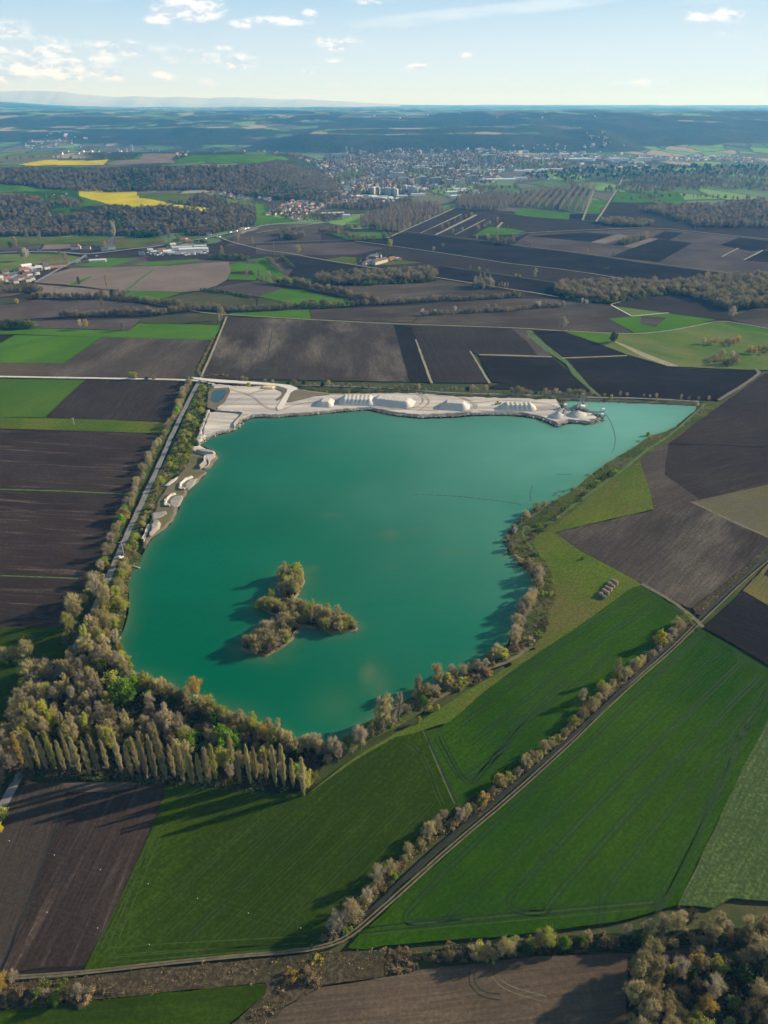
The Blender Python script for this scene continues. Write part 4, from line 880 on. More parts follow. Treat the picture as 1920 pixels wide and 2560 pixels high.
def conveyor(name, a, b, z0, z1, label, pontoons=0, w_=1.6):
    a, b = g1(a), g1(b); L = math.hypot(b[0] - a[0], b[1] - a[1]); t = empty(name, (a[0], a[1], ZW), math.atan2(b[1] - a[1], b[0] - a[0])); tag(t, label, 'conveyor', 'belt conveyors of the quarry')
    f = MB()
    for s_ in (-1, 1):
        f.bar((0, s_ * w_ / 2, z0), (L, s_ * w_ / 2, z1), .2, .2); f.bar((0, s_ * w_ / 2, z0 - .9), (L, s_ * w_ / 2, z1 - .9), .2, .2)
        n = max(3, int(L / 3))
        for q in range(n): u = q / n; v = (q + 1) / n; f.bar((L * u, s_ * w_ / 2, z0 + (z1 - z0) * u - .9), (L * v, s_ * w_ / 2, z0 + (z1 - z0) * v), .12, .12)
    f.build('frame', M['steel'], t)
    bl_ = MB(); bl_.bar((0, 0, z0 + .12), (L, 0, z1 + .12), w_ * .8, .1); bl_.build('belt', M['darksteel'], t)
    n = pontoons or max(2, int(L / 14))
    for q in range(n):
        u = (q + .5) / n; zz = z0 + (z1 - z0) * u - 1; p = MB()
        if pontoons: p.box((L * u, 0, -.2), (2.2, 4.4, 1.0)); p.bar((L * u, -.7, .7), (L * u, -.7, max(1, zz)), .2, .2); p.bar((L * u, .7, .7), (L * u, .7, max(1, zz)), .2, .2); p.build('pontoon', M['darksteel'], t)
        else: p.bar((L * u, -.8, 0), (L * u, -.6, zz), .25, .25); p.bar((L * u, .8, 0), (L * u, .6, zz), .25, .25); p.build('support', M['steel'], t)
conveyor('conveyor', 'H 705,268', 'H 740,288', 3.0, 2.6, 'short floating conveyor from the dredger', 2)
conveyor('conveyor', 'H 742,286', 'H 798,296', 2.6, 4.5, 'floating conveyor section running right to the turning tower', 3)
conveyor('conveyor', 'H 800,296', 'H 794,320', 4.5, 4.5, 'short conveyor section between the two towers', 1)
conveyor('conveyor', 'H 792,320', 'H 737,342', 5.0, 3.5, 'conveyor from the right tower back to the spit')
conveyor('conveyor', 'H 612,275', 'H 640,310', 3.6, 7.5, 'dark land conveyor rising across the sand spit')
conveyor('conveyor', 'H 600,270', 'H 570,300', 3.6, 7.0, 'left land conveyor above the small gravel cone')
for s_, lb in (('H 800,294', 'far steel transfer tower on a pontoon at the conveyor bend'), ('H 794,320', 'near steel transfer tower with a pale top at the conveyor bend'), ('H 605,270', 'squat transfer tower where the land conveyors meet')):
    c = g1(s_); t = empty('transfer_tower', (c[0], c[1], ZW)); tag(t, lb, 'tower', 'conveyor transfer towers')
    b = MB(); b.box((0, 0, -.2), (5, 5, 1.1)); b.build('base', M['darksteel'], t)
    b = MB()
    for sx in (-1.2, 1.2):
        for sy in (-1.2, 1.2): b.bar((sx, sy, .8), (sx, sy, 6), .25, .25)
    b.bar((-1.2, -1.2, 1), (1.2, -1.2, 5.5), .15, .15); b.bar((1.2, 1.2, 1), (-1.2, 1.2, 5.5), .15, .15); b.build('frame', M['steel'], t)
    b = MB(); b.box((0, 0, 6), (3.4, 3.4, 1.8), taper=.85); b.build('housing', M['whitep'], t)
def boom(s, label, step=3.2):
    P = resample(smooth(gp(s), 2), step, False, .25); t = empty('floating_boom', (P[0][0], P[0][1], ZW)); tag(t, label, 'floating boom', 'floating booms on the lake')
    b = MB(); x0, y0 = P[0]
    for i in range(len(P) - 1): b.bar((P[i][0] - x0, P[i][1] - y0, .08), (P[i + 1][0] - x0, P[i + 1][1] - y0, .08), .22, .12)
    b.build('cable', M['darksteel'], t)
    b = MB()
    for i in range(0, len(P), 2): b.tube((P[i][0] - x0 - .5, P[i][1] - y0, .15), (P[i][0] - x0 + .5, P[i][1] - y0, .15), .28, n=6)
    tag(b.build('floats', M['steel'], t), kind='stuff')
boom('H -180,705 0,712 120,722 260,738 380,758', 'long dark floating boom crossing the middle of the lake')
boom('H 820,290 850,340 872,430 850,490', 'pale floating boom hanging down from the conveyor bend')
boom('H 440,660 425,690 430,740', 'short faint floating boom off the right shore'); boom('H 560,605 600,600 640,602', 'short straight boom near the right shore bushes')

# ============================================================ vegetation prototypes
def crown(n, h, r, seed, kind, zb=.25, tri=.55):
    """many small twig or leaf faces filling lobes of the crown"""
    g = np.random.default_rng(seed)
    if kind == 'column':
        k = g.random(n) ** .9; zc = h * (.12 + .86 * k); rr = r * np.sin(np.pi * (.10 + .84 * k)) ** .75
        a = g.random(n) * 2 * np.pi; q = rr * np.sqrt(g.random(n)) * (1 + .25 * np.sin(k * 23 + a * 2))
        C = np.stack([q * np.cos(a), q * np.sin(a), zc], 1); D = np.stack([np.cos(a) * .25, np.sin(a) * .25, np.full(n, 1.0)], 1)
        ln = tri * g.uniform(1.6, 3.2, n); wd = tri * g.uniform(.2, .5, n)
    else:
        L = 30 if kind != 'bush' else 10; zc0, zc1 = h * zb, h
        lob = []
        for i in range(L):
            t = (i + .5) / L; a = i * 2.4 + g.random(); zz = zc0 + (zc1 - zc0) * (.12 + .76 * t); prof = math.sin(math.pi * (.12 + .76 * t)) ** .7
            q = r * prof * g.uniform(.15, 1.05); lob.append((q * math.cos(a), q * math.sin(a), zz, r * g.uniform(.17, .36)))
        lob = np.array(lob); li = g.integers(0, L, n); d = g.normal(size=(n, 3)); d /= np.linalg.norm(d, axis=1)[:, None]
        rad = lob[li, 3] * (g.uniform(.1, 1.15, n) + (g.random(n) < .18) * g.uniform(.2, .9, n)); C = lob[li, :3] + d * rad[:, None] * np.array([1, 1, .85]); C[:, 2] = np.clip(C[:, 2], h * .03, h * 1.05)
        if kind == 'twig': D = C - np.array([0, 0, h * .25]); D /= np.linalg.norm(D, axis=1)[:, None] + 1e-6; D += g.normal(size=(n, 3)) * .35; ln = tri * g.uniform(1.5, 3.4, n); wd = tri * g.uniform(.14, .34, n)
        else: D = g.normal(size=(n, 3)); ln = tri * g.uniform(.7, 1.4, n); wd = tri * g.uniform(.5, 1.0, n)
    D /= np.linalg.norm(D, axis=1)[:, None] + 1e-6
    s_ = np.cross(D, g.normal(size=(n, 3))); s_ /= np.linalg.norm(s_, axis=1)[:, None] + 1e-6
    V = np.stack([C - D * (ln / 2)[:, None] - s_ * (wd / 2)[:, None], C - D * (ln / 2)[:, None] + s_ * (wd / 2)[:, None], C + D * (ln / 2)[:, None]], 1).reshape(-1, 3)
    return V, np.arange(3 * n).reshape(-1, 3)
def trunk(h, r, seed, kind):
    g = random.Random(seed); b = MB(); top = h * (.93 if kind == 'column' else .5 if kind == 'twig' else .45)
    r0 = h * .022
    pts = [(0, 0, -.3)]
    for k in range(1, 4): pts.append((g.uniform(-.02, .02) * h, g.uniform(-.02, .02) * h, top * k / 3))
    for k in range(3): b.tube(pts[k], pts[k + 1], r0 * (1 - k * .28), r0 * (1 - (k + 1) * .28), 6)
    for k in range(9 if kind != 'column' else 14):
        a = g.random() * 6.28; z0 = top * g.uniform(.35, 1.0) if kind != 'column' else h * g.uniform(.12, .75); q = r * (g.uniform(.5, .9)); z1 = z0 + h * g.uniform(.18, .42) if kind != 'column' else z0 + h * .14
        z1 = min(z1, h * .93); b.tube((0, 0, z0), (q * math.cos(a) * (.8 if kind != 'column' else .7), q * math.sin(a) * (.8 if kind != 'column' else .7), z1), r0 * .4, r0 * .1, 5)
    return b.data('trunk', [M['bark']])
PROTO = {}
def proto(key, kind, h, r, n, tri, mat, variants=3, zb=.25, tk=None):
    PROTO[key] = []
    for v in range(variants):
        hh = h * (1 + .08 * (v - 1)); rr = r * (1 + .12 * math.sin(v * 2.1))
        V, F = crown(n, hh, rr, 11 * v + len(PROTO) * 101, kind, zb, tri); me = mesh_np('crown', V, F, [M[mat]])
        PROTO[key].append((me, trunk(hh, rr, v + 5, tk or kind), kind))
proto('bare', 'twig', 12, 3.7, 2500, .5, 'olive', 4)
proto('tallbare', 'twig', 17, 3.5, 3000, .55, 'brown', 4, .2)
proto('leafy', 'leaf', 9, 3.8, 2300, .62, 'green', 3, .12)
proto('lombardy', 'column', 25, 1.45, 2100, .5, 'olive', 4)
proto('slim', 'twig', 15, 2.5, 1500, .6, 'brown', 3, .12)
proto('bush', 'bush', 3.2, 2.6, 900, .42, 'bush', 4, .0)
proto('bigbush', 'bush', 5.0, 3.6, 1300, .55, 'bushbrown', 3, .0)
NAME = {'bare': ('bare_tree', 'tree'), 'tallbare': ('bare_tree', 'tree'), 'leafy': ('leafy_tree', 'tree'), 'lombardy': ('poplar_tree', 'poplar'), 'slim': ('slim_tree', 'tree'),
        'bush': ('bush', 'bush'), 'bigbush': ('bush', 'bush')}
TREES = []; NK = {}
def plant(key, x, y, mat=None, sc=1.0, label='', group=None, z=None, rz=None, sz=None):
    if z is None: z = zt(x, y)
    me, tr, kd = random.choice(PROTO[key]); nm, cat = NAME[key]
    NK[NAME[key][0]] = NK.get(NAME[key][0], 0) + 1
    e = empty(nm, (x, y, z), random.uniform(0, 6.28) if rz is None else rz); e.scale = (sc * random.uniform(.82, 1.12), sc * random.uniform(.82, 1.12), sc * (sz or random.uniform(.88, 1.28)))
    c = link('crown' if cat != 'bush' else 'foliage', me, e)
    if mat: c.material_slots[0].link = 'OBJECT'; c.material_slots[0].material = M[mat]
    if cat != 'bush': link('trunk', tr, e)
    tag(e, label, cat, group); TREES.append(e); return e
def pick(mix_):
    r = random.random() * sum(w_ for _, _, w_ in mix_)
    for k, m_, w_ in mix_:
        r -= w_
        if r <= 0: return k, m_
    return mix_[-1][:2]
TW = {'olive': 'olive-brown', 'brown': 'brown', 'pink': 'pinkish-grey', 'dark': 'dark', 'budding': 'yellow-green budding', 'green': 'fresh green', 'deep': 'deep green', 'yellow': 'bright yellow', 'ochre': 'ochre', 'white': 'white-blossoming',
      'bush': 'green', 'bushbright': 'bright green', 'bushbrown': 'brown', None: 'bare', 'ridge': 'grey-brown'}
QUEUE = []
def auto(k, m_, x, y, sc, where, grp, z=None):
    """queued; the 300 of a kind that show largest become things of their own, the rest one mass"""
    nm = {'bare': 'bare tree', 'tallbare': 'tall bare tree', 'leafy': 'leafy tree', 'lombardy': 'Lombardy poplar', 'slim': 'slim young tree', 'bush': 'bush', 'bigbush': 'large bush'}[k]
    QUEUE.append((k, m_, x, y, sc, where, z, '%s %s %s' % (TW[m_], nm, where), nm))
def row(s, mix_, spacing, jit, sc, where, z=None, grp=None, skip=0.0):
    P = gp(s); acc = 0
    for i in range(len(P) - 1):
        a, b = P[i], P[i + 1]; L = math.hypot(b[0] - a[0], b[1] - a[1]); u = acc
        while u < L:
            if random.random() >= skip + .04:
                k, m_ = pick(mix_); auto(k, m_, a[0] + (b[0] - a[0]) * u / L + random.uniform(-jit, jit), a[1] + (b[1] - a[1]) * u / L + random.uniform(-jit, jit), sc * random.uniform(.5, 1.35), where, grp, z)
            u += spacing * random.uniform(.7, 1.3)
        acc = u - L
def scatter_pts(P, n, seed, mind=0):
    g = np.random.default_rng(seed); P_ = np.array(P); lo, hi = P_.min(0), P_.max(0); out = []
    while len(out) < n:
        q = g.uniform(lo, hi, (max(200, n * 3), 2)); q = q[inside(P, q[:, 0], q[:, 1])]
        for p in q:
            if mind and any((p[0] - o[0]) ** 2 + (p[1] - o[1]) ** 2 < mind ** 2 for o in out): continue
            out.append(tuple(p))
            if len(out) >= n: break
        mind *= .9
    return out
def grove(s, n, mix_, sc, where, z=None, mind=4.0, seed=1, grp=None):
    for x, y in scatter_pts(gp(s), n, seed, mind):
        k, m_ = pick(mix_); auto(k, m_, x, y, sc * random.uniform(.75, 1.22), where, grp, z)

# far woods and undergrowth: uncountable masses, instanced on points
LOD = {}
def lod(key, kind, h, r, n, tri, mat, variants=3, zb=.1):
    c = bpy.data.collections.new('lod_' + key)
    for v in range(variants):
        V, F = crown(n, h * (1 + .1 * (v - 1)), r, 900 + v * 7 + len(LOD), kind, zb, tri); o = bpy.data.objects.new('%s_%d' % (key, v), mesh_np(key, V, F, [M[mat]])); c.objects.link(o)
    LOD[key] = (c, variants)
def points_stuff(name, pts, key, label, sc=(.8, 1.2), cat='wood'):
    """pts: list of (x, y, z)"""
    if not len(pts): return
    me = bpy.data.meshes.new(name); me.from_pydata([tuple(map(float, p)) for p in pts], [], [])
    n = len(pts); g = np.random.default_rng(n)
    for nm, arr in (('sc', g.uniform(sc[0], sc[1], n)), ('rt', g.uniform(0, 6.28, n))):
        a = me.attributes.new(nm, 'FLOAT', 'POINT'); a.data.foreach_set('value', arr.astype(np.float32))
    a = me.attributes.new('pk', 'INT', 'POINT'); a.data.foreach_set('value', g.integers(0, LOD[key][1], n).astype(np.int32))
    o = link(name, me); tag(o, label, cat, kind='stuff')
    gk = 'scatter_' + key; ng = bpy.data.node_groups.get(gk)
    if ng is None:
        ng = bpy.data.node_groups.new(gk, 'GeometryNodeTree')
        ng.interface.new_socket('Geometry', in_out='INPUT', socket_type='NodeSocketGeometry'); ng.interface.new_socket('Geometry', in_out='OUTPUT', socket_type='NodeSocketGeometry')
        N = ng.nodes; Lk = ng.links; gi = N.new('NodeGroupInput'); go = N.new('NodeGroupOutput'); ip = N.new('GeometryNodeInstanceOnPoints'); ci = N.new('GeometryNodeCollectionInfo')
        ci.inputs['Collection'].default_value = LOD[key][0]; ci.inputs['Separate Children'].default_value = True; ci.inputs['Reset Children'].default_value = True
        def att(nm, dt): q = N.new('GeometryNodeInputNamedAttribute'); q.data_type = dt; q.inputs[0].default_value = nm; return q.outputs[0]
        cx = N.new('ShaderNodeCombineXYZ'); Lk.new(att('rt', 'FLOAT'), cx.inputs[2]); ip.inputs['Pick Instance'].default_value = True
        Lk.new(gi.outputs[0], ip.inputs['Points']); Lk.new(ci.outputs[0], ip.inputs['Instance']); Lk.new(att('pk', 'INT'), ip.inputs['Instance Index'])
        Lk.new(cx.outputs[0], ip.inputs['Rotation']); Lk.new(att('sc', 'FLOAT'), ip.inputs['Scale']); Lk.new(ip.outputs[0], go.inputs[0])
    md = o.modifiers.new('scatter', 'NODES'); md.node_group = ng; return o
lod('ridgewood', 'leaf', 14, 5.0, 260, 2.0, 'ridge', 4)
lod('farwood', 'twig', 15, 5.0, 240, 1.9, 'ridge', 4)
lod('blossom', 'leaf', 11, 4.5, 200, 1.8, 'white', 2)
lod('darkwood', 'leaf', 14, 5.0, 240, 2.0, 'deep', 2)
lod('midtwig', 'twig', 10, 4.0, 420, 1.1, 'mid', 4)
lod('midgreen', 'leaf', 8, 4.0, 300, 1.1, 'bush', 3)
lod('plantation', 'column', 17, 2.3, 200, 1.3, 'plant', 3)
lod('scrubby', 'bush', 1.9, 1.9, 170, .5, 'bushbrown', 4, 0)
lod('greenbush', 'bush', 2.4, 2.2, 220, .5, 'bush', 4, 0)
lod('brightbush', 'bush', 2.4, 2.2, 220, .5, 'bushbright', 3, 0)
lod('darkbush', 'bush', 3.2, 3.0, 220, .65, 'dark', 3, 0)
def wood(name, s, area_per, key, label, sc=(.8, 1.2), seed=3, cat='wood', z=None):
    P = gp(s); ar = abs(sum(P[i][0] * P[(i + 1) % len(P)][1] - P[(i + 1) % len(P)][0] * P[i][1] for i in range(len(P)))) / 2
    pts = scatter_pts(P, int(ar / area_per) + 1, seed); pts = np.array(pts); zz = np.where(pts[:, 1] > 1800, terrain(pts[:, 0], pts[:, 1]), z or 0)
    return points_stuff(name, np.column_stack([pts, zz]), key, label, sc, cat)
def hedge(name, s, spacing, width, key, label, sc=(.8, 1.2), cat='hedge', z=0.0):
    P = resample(gp(s), spacing, False, 0); pts = []
    for x, y in P:
        q = (x + random.uniform(-width, width), y + random.uniform(-width, width)); pts.append((q[0], q[1], z + zt(*q)))
    return points_stuff(name, pts, key, label, sc, cat)

def settle():
    hgt = {'bare': 12, 'tallbare': 17, 'leafy': 9, 'lombardy': 25, 'slim': 15, 'bush': 3.2, 'bigbush': 5}
    byk = {}
    for q in QUEUE: byk.setdefault(NAME[q[0]][0], []).append(q)
    for nm, qs in byk.items():
        qs.sort(key=lambda q: -hgt[q[0]] * q[4] / (q[3] * CP + H0 * SP)); room = max(0, 300 - NK.get(nm, 0))
        for k, m_, x, y, sc, where, z, lab, n2 in qs[:room]: plant(k, x, y, m_, sc, lab, n2 + 's ' + where, z)
        rest = qs[room:]
        if not rest: continue
        c = bpy.data.collections.new('rest_' + nm); keys = sorted({(q[0], q[1] or '') for q in rest}); idx = {}; n = 0
        for kk, mm in keys:
            idx[(kk, mm)] = []
            for me, tr, kd in PROTO[kk][:2]:
                V1 = np.zeros(len(me.vertices) * 3, np.float32); me.vertices.foreach_get('co', V1); V2 = [tuple(v.co) for v in tr.vertices]; F1 = np.arange(len(me.vertices)).reshape(-1, 3)
                F2 = []
                for p in tr.polygons:
                    vs = list(p.vertices)
                    for a in range(1, len(vs) - 1): F2.append((vs[0], vs[a], vs[a + 1]))
                F2 = np.array(F2) + len(F1) * 3; V = np.vstack([V1.reshape(-1, 3), np.array(V2)]); ob = bpy.data.objects.new('rest%03d' % n, mesh_np('rest', V, np.vstack([F1, F2]), [M[mm] if mm else me.materials[0], M['bark']], [0] * len(F1) + [1] * len(F2)))
                c.objects.link(ob); idx[(kk, mm)].append(n); n += 1
        LOD['rest_' + nm] = (c, n)
        o = points_stuff('%ss' % nm, [(q[2], q[3], zt(q[2], q[3]) if q[6] is None else q[6]) for q in rest], 'rest_' + nm, 'the many smaller %ss of the hedges, shores and woods' % nm.replace('_', ' '), cat='trees' if 'tree' in nm else 'bushes')
        o.data.attributes['sc'].data.foreach_set('value', np.array([q[4] for q in rest], np.float32)); o.data.attributes['pk'].data.foreach_set('value', np.array([random.choice(idx[(q[0], q[1] or '')]) for q in rest], np.int32))
def relabel():
    """things that share a label get told apart by where they stand in the picture"""
    ordn = lambda n: ['', 'leftmost', 'second from left', 'third from left', 'fourth from left', 'fifth from left', 'sixth from left', 'seventh from left', 'eighth from left', 'ninth from left', 'tenth from left'][n] if n <= 10 else '%dth from left' % n
    D = {}
    for o in COL.objects:
        if o.parent is None and 'label' in o and o.get('kind') is None: D.setdefault(o['label'], []).append(o)
    for lab, os_ in D.items():
        if len(os_) < 2: continue
        P = []
        for o in os_:
            v = o.location; dp = v.y * CP - (v.z - H0) * SP; P.append((v.x / dp, -(v.y * SP + (v.z - H0) * CP) / dp, o))
        if len(P) <= 4: zones = {'': P}
        else:
            P.sort(key=lambda p: p[1]); n = len(P); zones = {}; k = 2 if n < 14 else 3
            for r_ in range(k):
                rowp = sorted(P[n * r_ // k:n * (r_ + 1) // k], key=lambda p: p[0]); m = len(rowp)
                for c_ in range(k):
                    zones['%s %s' % ((['far', 'near'] if k == 2 else ['far', 'middle', 'near'])[r_], (['left', 'right'] if k == 2 else ['left', 'centre', 'right'])[c_])] = rowp[m * c_ // k:m * (c_ + 1) // k]
        for zn, ps in zones.items():
            ps = sorted(ps, key=lambda p: p[0])
            for i, p in enumerate(ps):
                ex = (', ' + zn if zn else '') + (', ' + ordn(i + 1) if len(ps) > 1 else ''); p[2]['label'] = ' '.join(lab.split()[:11]) + ex
                if not p[2].get('group'): p[2]['group'] = lab

def orchard(name, s, area, key, label, line, gap=24.0):
    P = gp(s); a, b = gp(line); d = Vector((b[0] - a[0], b[1] - a[1])).normalized(); n = Vector((-d.y, d.x)); g = np.random.default_rng(8)
    ar = abs(sum(P[i][0] * P[(i + 1) % len(P)][1] - P[(i + 1) % len(P)][0] * P[i][1] for i in range(len(P)))) / 2; pts = []
    for x, y in scatter_pts(P, int(ar / area) + 1, 72):
        v = Vector((x, y)); q = v.dot(n); q2 = round(q / gap) * gap + g.uniform(-1.5, 1.5); r_ = d * v.dot(d) + n * q2; pts.append((r_.x, r_.y, 0))
    return points_stuff(name, pts, key, label, (.8, 1.15), 'plantation')

# ============================================================ planting: near things one by one
# the row of Lombardy poplars along the south edge of the wood
PB = [('I', 155, 1470), ('I', 218, 1512), ('I', 268, 1500), ('I', 315, 1512), ('I', 368, 1502), ('I', 428, 1512), ('I', 470, 1490), ('I', 525, 1522), ('I', 592, 1532), ('I', 642, 1512), ('I', 706, 1502), ('I', 800, 1532),
      ('I', 862, 1547), ('I', 907, 1532), ('I', 962, 1560), ('I', 1020, 1560), ('I', 1078, 1562), ('I', 1135, 1548), ('I', 1195, 1582), ('I', 1252, 1592), ('I', 1310, 1590), ('I', 1362, 1592), ('I', 1402, 1568),
      ('I', 1512, 1480), ('I', 1560, 1590), ('I', 1625, 1590), ('J', 190, 1390), ('J', 250, 1400), ('J', 300, 1425), ('J', 350, 1430), ('J', 402, 1440), ('J', 462, 1478)]
PH = [1.05, 1.2, 1.05, .95, .98, 1.0, .92, 1.05, 1.0, .92, .88, 1.1, 1.05, .95, 1.12, 1.1, 1.18, .95, 1.1, 1.12, .95, 1.15, 1.05, 1.1, .85, 1.05, .95, .95, 1.0, 1.12, .95, 1.08]
for i, (t_, a, b) in enumerate(PB):
    q = g1('%s %d,%d' % (t_, a, b))
    lab = 'Lombardy poplar in the row south of the wood'; gr = 'poplar row south of the wood'
    if 0 < i < 31: lab = '%s poplar from the left in the row south of the wood' % (['', '', 'second', 'third', 'fourth', 'fifth', 'sixth', 'seventh', 'eighth', 'ninth', 'tenth'][i + 1] if 1 < i + 1 < 10 else 'second' if i == 1 else '%dth' % (i + 1))
    if i == 0: lab, gr = 'leftmost poplar of the row, its top tinged ochre', gr
    if i == len(PB) - 1: lab = 'rightmost poplar of the row, at the corner of the green field'
    if i == 23: lab = 'tall slender poplar standing above the leafy trees behind the row'
    plant('lombardy', q[0], q[1], 'ochre' if i == 0 else random.choice(['olive', 'olive', 'budding' if i % 9 == 4 else 'olive']), PH[i] * 1.06, lab, gr, sz=1.0)
WM = [('tallbare', 'olive', 4), ('tallbare', 'brown', 4), ('tallbare', 'pink', 2.4), ('slim', 'brown', 1.0), ('tallbare', 'budding', 1.6), ('leafy', 'budding', .8), ('leafy', 'deep', .8)]
grove('I 130,1390 230,1180 360,1010 460,800 560,720 630,830 640,1020 740,1130 800,1240 950,1300 1100,1240 1200,1310 1230,1420 1290,1480 800,1400 400,1380', 84, WM, .9, 'in the wood behind the poplars', mind=6, seed=4)
grove('I 960,1150 1000,1120 1040,1150 1180,1250 1210,1330 1040,1340 960,1260', 11, [('tallbare', 'pink', 3), ('slim', 'pink', 1)], .9, 'beside the dark wood clearing', mind=6, seed=5)
grove('I 560,640 640,560 760,660 800,800 760,900 640,880 560,760', 24, WM + [('bare', 'budding', 2)], .95, 'on the shore west of the wood', mind=6, seed=6)
SH = [('bare', 'olive', 4), ('slim', 'olive', 4), ('bare', 'budding', 2.5), ('bare', 'ochre', .7), ('slim', 'budding', 1.2), ('bare', 'brown', 2)]
grove('I 790,880 900,930 1040,975 1200,1060 1400,1130 J 0,1030 200,1110 430,1215 430,1260 200,1170 -60,1090 I 1300,1130 1080,1040 900,980', 64, SH, .92, 'along the south-west shore of the lake', mind=4.5, seed=7)
grove('I 1200,1130 1400,1180 J 20,1110 200,1180 420,1280 460,1420 380,1390 100,1340 0,1290 I 1350,1420 1180,1300', 40, [('bare', 'olive', 3), ('bare', 'budding', 2), ('leafy', 'deep', 1.5), ('bare', 'brown', 3), ('leafy', 'bush', 1)], .8, 'in the thicket behind the shore trees', mind=5, seed=8)
def one(s, key, mat, sc, label, z=None, sz=None):
    q = g1(s); return plant(key, q[0], q[1], mat, sc, label, None, z=z, sz=sz)
# leafy trees one can point to
one('I 815,1070', 'leafy', 'green', 1.9, 'large fresh green round tree in the middle of the wood')
one('I 885,985', 'leafy', 'green', 1.4, 'smaller green tree behind the large round green tree'); one('I 745,975', 'leafy', 'budding', 1.6, 'dull green tree left of the large round green tree')
one('I 800,930', 'leafy', 'bush', 1.1, 'dark green tree behind the large round green tree'); one('I 665,870', 'leafy', 'budding', 1.5, 'yellow-green tree where the track meets the wood')
one('I 680,490', 'leafy', 'yellow', 1.25, 'bright yellow-green tree beside the track north of the wood'); one('I 590,385', 'leafy', 'green', 1.0, 'bright green tree left of the track north of the wood')
one('I 1475,1345', 'leafy', 'green', 1.6, 'bright green tree behind the right half of the poplar row'); one('I 1540,1380', 'leafy', 'green', 1.1, 'green tree beside the tall slender poplar')
one('I 1380,1240', 'leafy', 'deep', 1.3, 'deep green tree behind the right half of the poplar row'); one('I 1390,1350', 'bare', 'pink', 1.05, 'pinkish round tree between green trees behind the poplars')
one('I 1235,1370', 'leafy', 'green', 1.6, 'vivid green tree behind the middle of the poplar row'); one('I 1190,1260', 'leafy', 'green', .9, 'small vivid green tree by the clearing'); one('I 1455,1480', 'leafy', 'budding', 1.3, 'yellow-green tree standing among the poplars')
one('I 1215,1490', 'leafy', 'green', .7, 'small bright green tree at the foot of the poplars'); one('I 1340,1110', 'leafy', 'budding', 1.4, 'olive-green tree among the shore thicket'); one('I 1090,1060', 'leafy', 'green', .9, 'small green tree at the shore thicket edge')
one('I 975,1060', 'leafy', 'budding', .9, 'dull yellow-green tree above the clearing'); one('I 840,860', 'leafy', 'budding', 1.1, 'budding tree at the south-west corner of the lake'); one('I 1270,1030', 'bare', 'ochre', 1.25, 'ochre-tinted round tree on the south-west shore')
one('I 130,1250', 'leafy', 'yellow', 1.3, 'bright yellow tree left of the track by the poplars'); one('I 500,1330', 'leafy', 'yellow', .9, 'yellow-leaved tree just behind the left poplars'); one('J 230,1280', 'leafy', 'budding', 1.1, 'yellow-green tree behind the right end of the poplar row')
one('J 425,1370', 'leafy', 'green', 1.15, 'bright green tree between the last two poplars'); one('J 490,1420', 'leafy', 'budding', .9, 'small yellow-green tree right of the last poplar'); one('J 530,1400', 'bare', 'budding', .75, 'low budding tree at the right end of the poplar row')
one('I 805,1010', 'leafy', 'deep', .9, 'deep green tree in the shade of the clearing'); one('I 1120,1100', 'leafy', 'deep', .9, 'dark green tree beside the clearing'); one('I 1500,1560', 'bare', 'pink', .8, 'pale bare tree at the foot of the poplars'); one('I 520,1270', 'leafy', 'budding', .7, 'small budding tree among the left poplars')
# trees west of the track
grove('I 20,1500 90,1180 150,1010 220,880 320,850 350,900 300,1040 250,1180 180,1290 100,1480', 30, [('bare', 'olive', 4), ('bare', 'pink', 3), ('tallbare', 'brown', 2), ('leafy', 'bush', .6)], 1.0, 'left of the track, west of the wood', mind=6, seed=9)
grove('L -60,60 60,30 90,80 30,230 -60,330', 16, [('bare', 'olive', 4), ('leafy', 'deep', 2), ('bare', 'pink', 2)], 1.0, 'at the left edge west of the poplars', mind=5, seed=10)
one('L 10,340', 'leafy', 'budding', 1.0, 'yellow-green bushy tree at the left edge below the poplars'); one('L 5,400', 'leafy', 'yellow', .6, 'small yellow-green tree at the left edge by the brown field')
one('I 195,790', 'bare', 'olive', 1.35, 'largest round bare tree of the clump in the left green field'); one('I 120,800', 'bare', 'brown', 1.0, 'middle bare tree of the clump in the left green field')
one('I 45,810', 'bare', 'olive', 1.05, 'left bare tree of the clump in the left green field'); one('I 80,815', 'leafy', 'deep', .6, 'dark bush at the foot of the clump in the left green field')
# tree row west of the track, then belt between track and lake
WR = [('bare', 'pink', 3), ('bare', 'olive', 4), ('bare', 'brown', 2), ('leafy', 'budding', .8), ('leafy', 'green', .5)]
row('F 1235,145 1190,240 1160,340 1100,430 1080,480 1010,590 960,700 920,790 880,850 850,950', WR, 4.6, 1.6, .8, 'in the upper row left of the track')
row('F 850,950 800,1040 770,1120 735,1210 I 720,90 650,220 600,330 540,430 490,520 450,600', WR + [('leafy', 'green', 1.2)], 4.6, 1.8, .9, 'in the lower row left of the track')
one('F 810,1040', 'leafy', 'ochre', 1.35, 'rounded ochre tree in the row left of the track'); one('F 1230,165', 'slim', 'pink', .8, 'slender bare tree at the road junction north-west of the lake')
one('I 700,190', 'leafy', 'yellow', .75, 'yellow-green tree left of the white power pole'); one('I 660,175', 'leafy', 'green', .75, 'bright green tree left of the track by the striped field')
one('I 490,480', 'bare', 'olive', 1.3, 'large round bare tree left of the track above the dark green field'); one('I 450,600', 'bare', 'budding', 1.2, 'budding round tree at the corner of the dark green field'); one('I 435,690', 'bare', 'brown', .7, 'small bare tree left of the track in shade')
BL = [('bigbush', 'bushbright', 3), ('bigbush', 'bushbrown', 2), ('bush', 'bushbright', 2), ('bare', 'budding', 1), ('bigbush', 'budding', 2)]
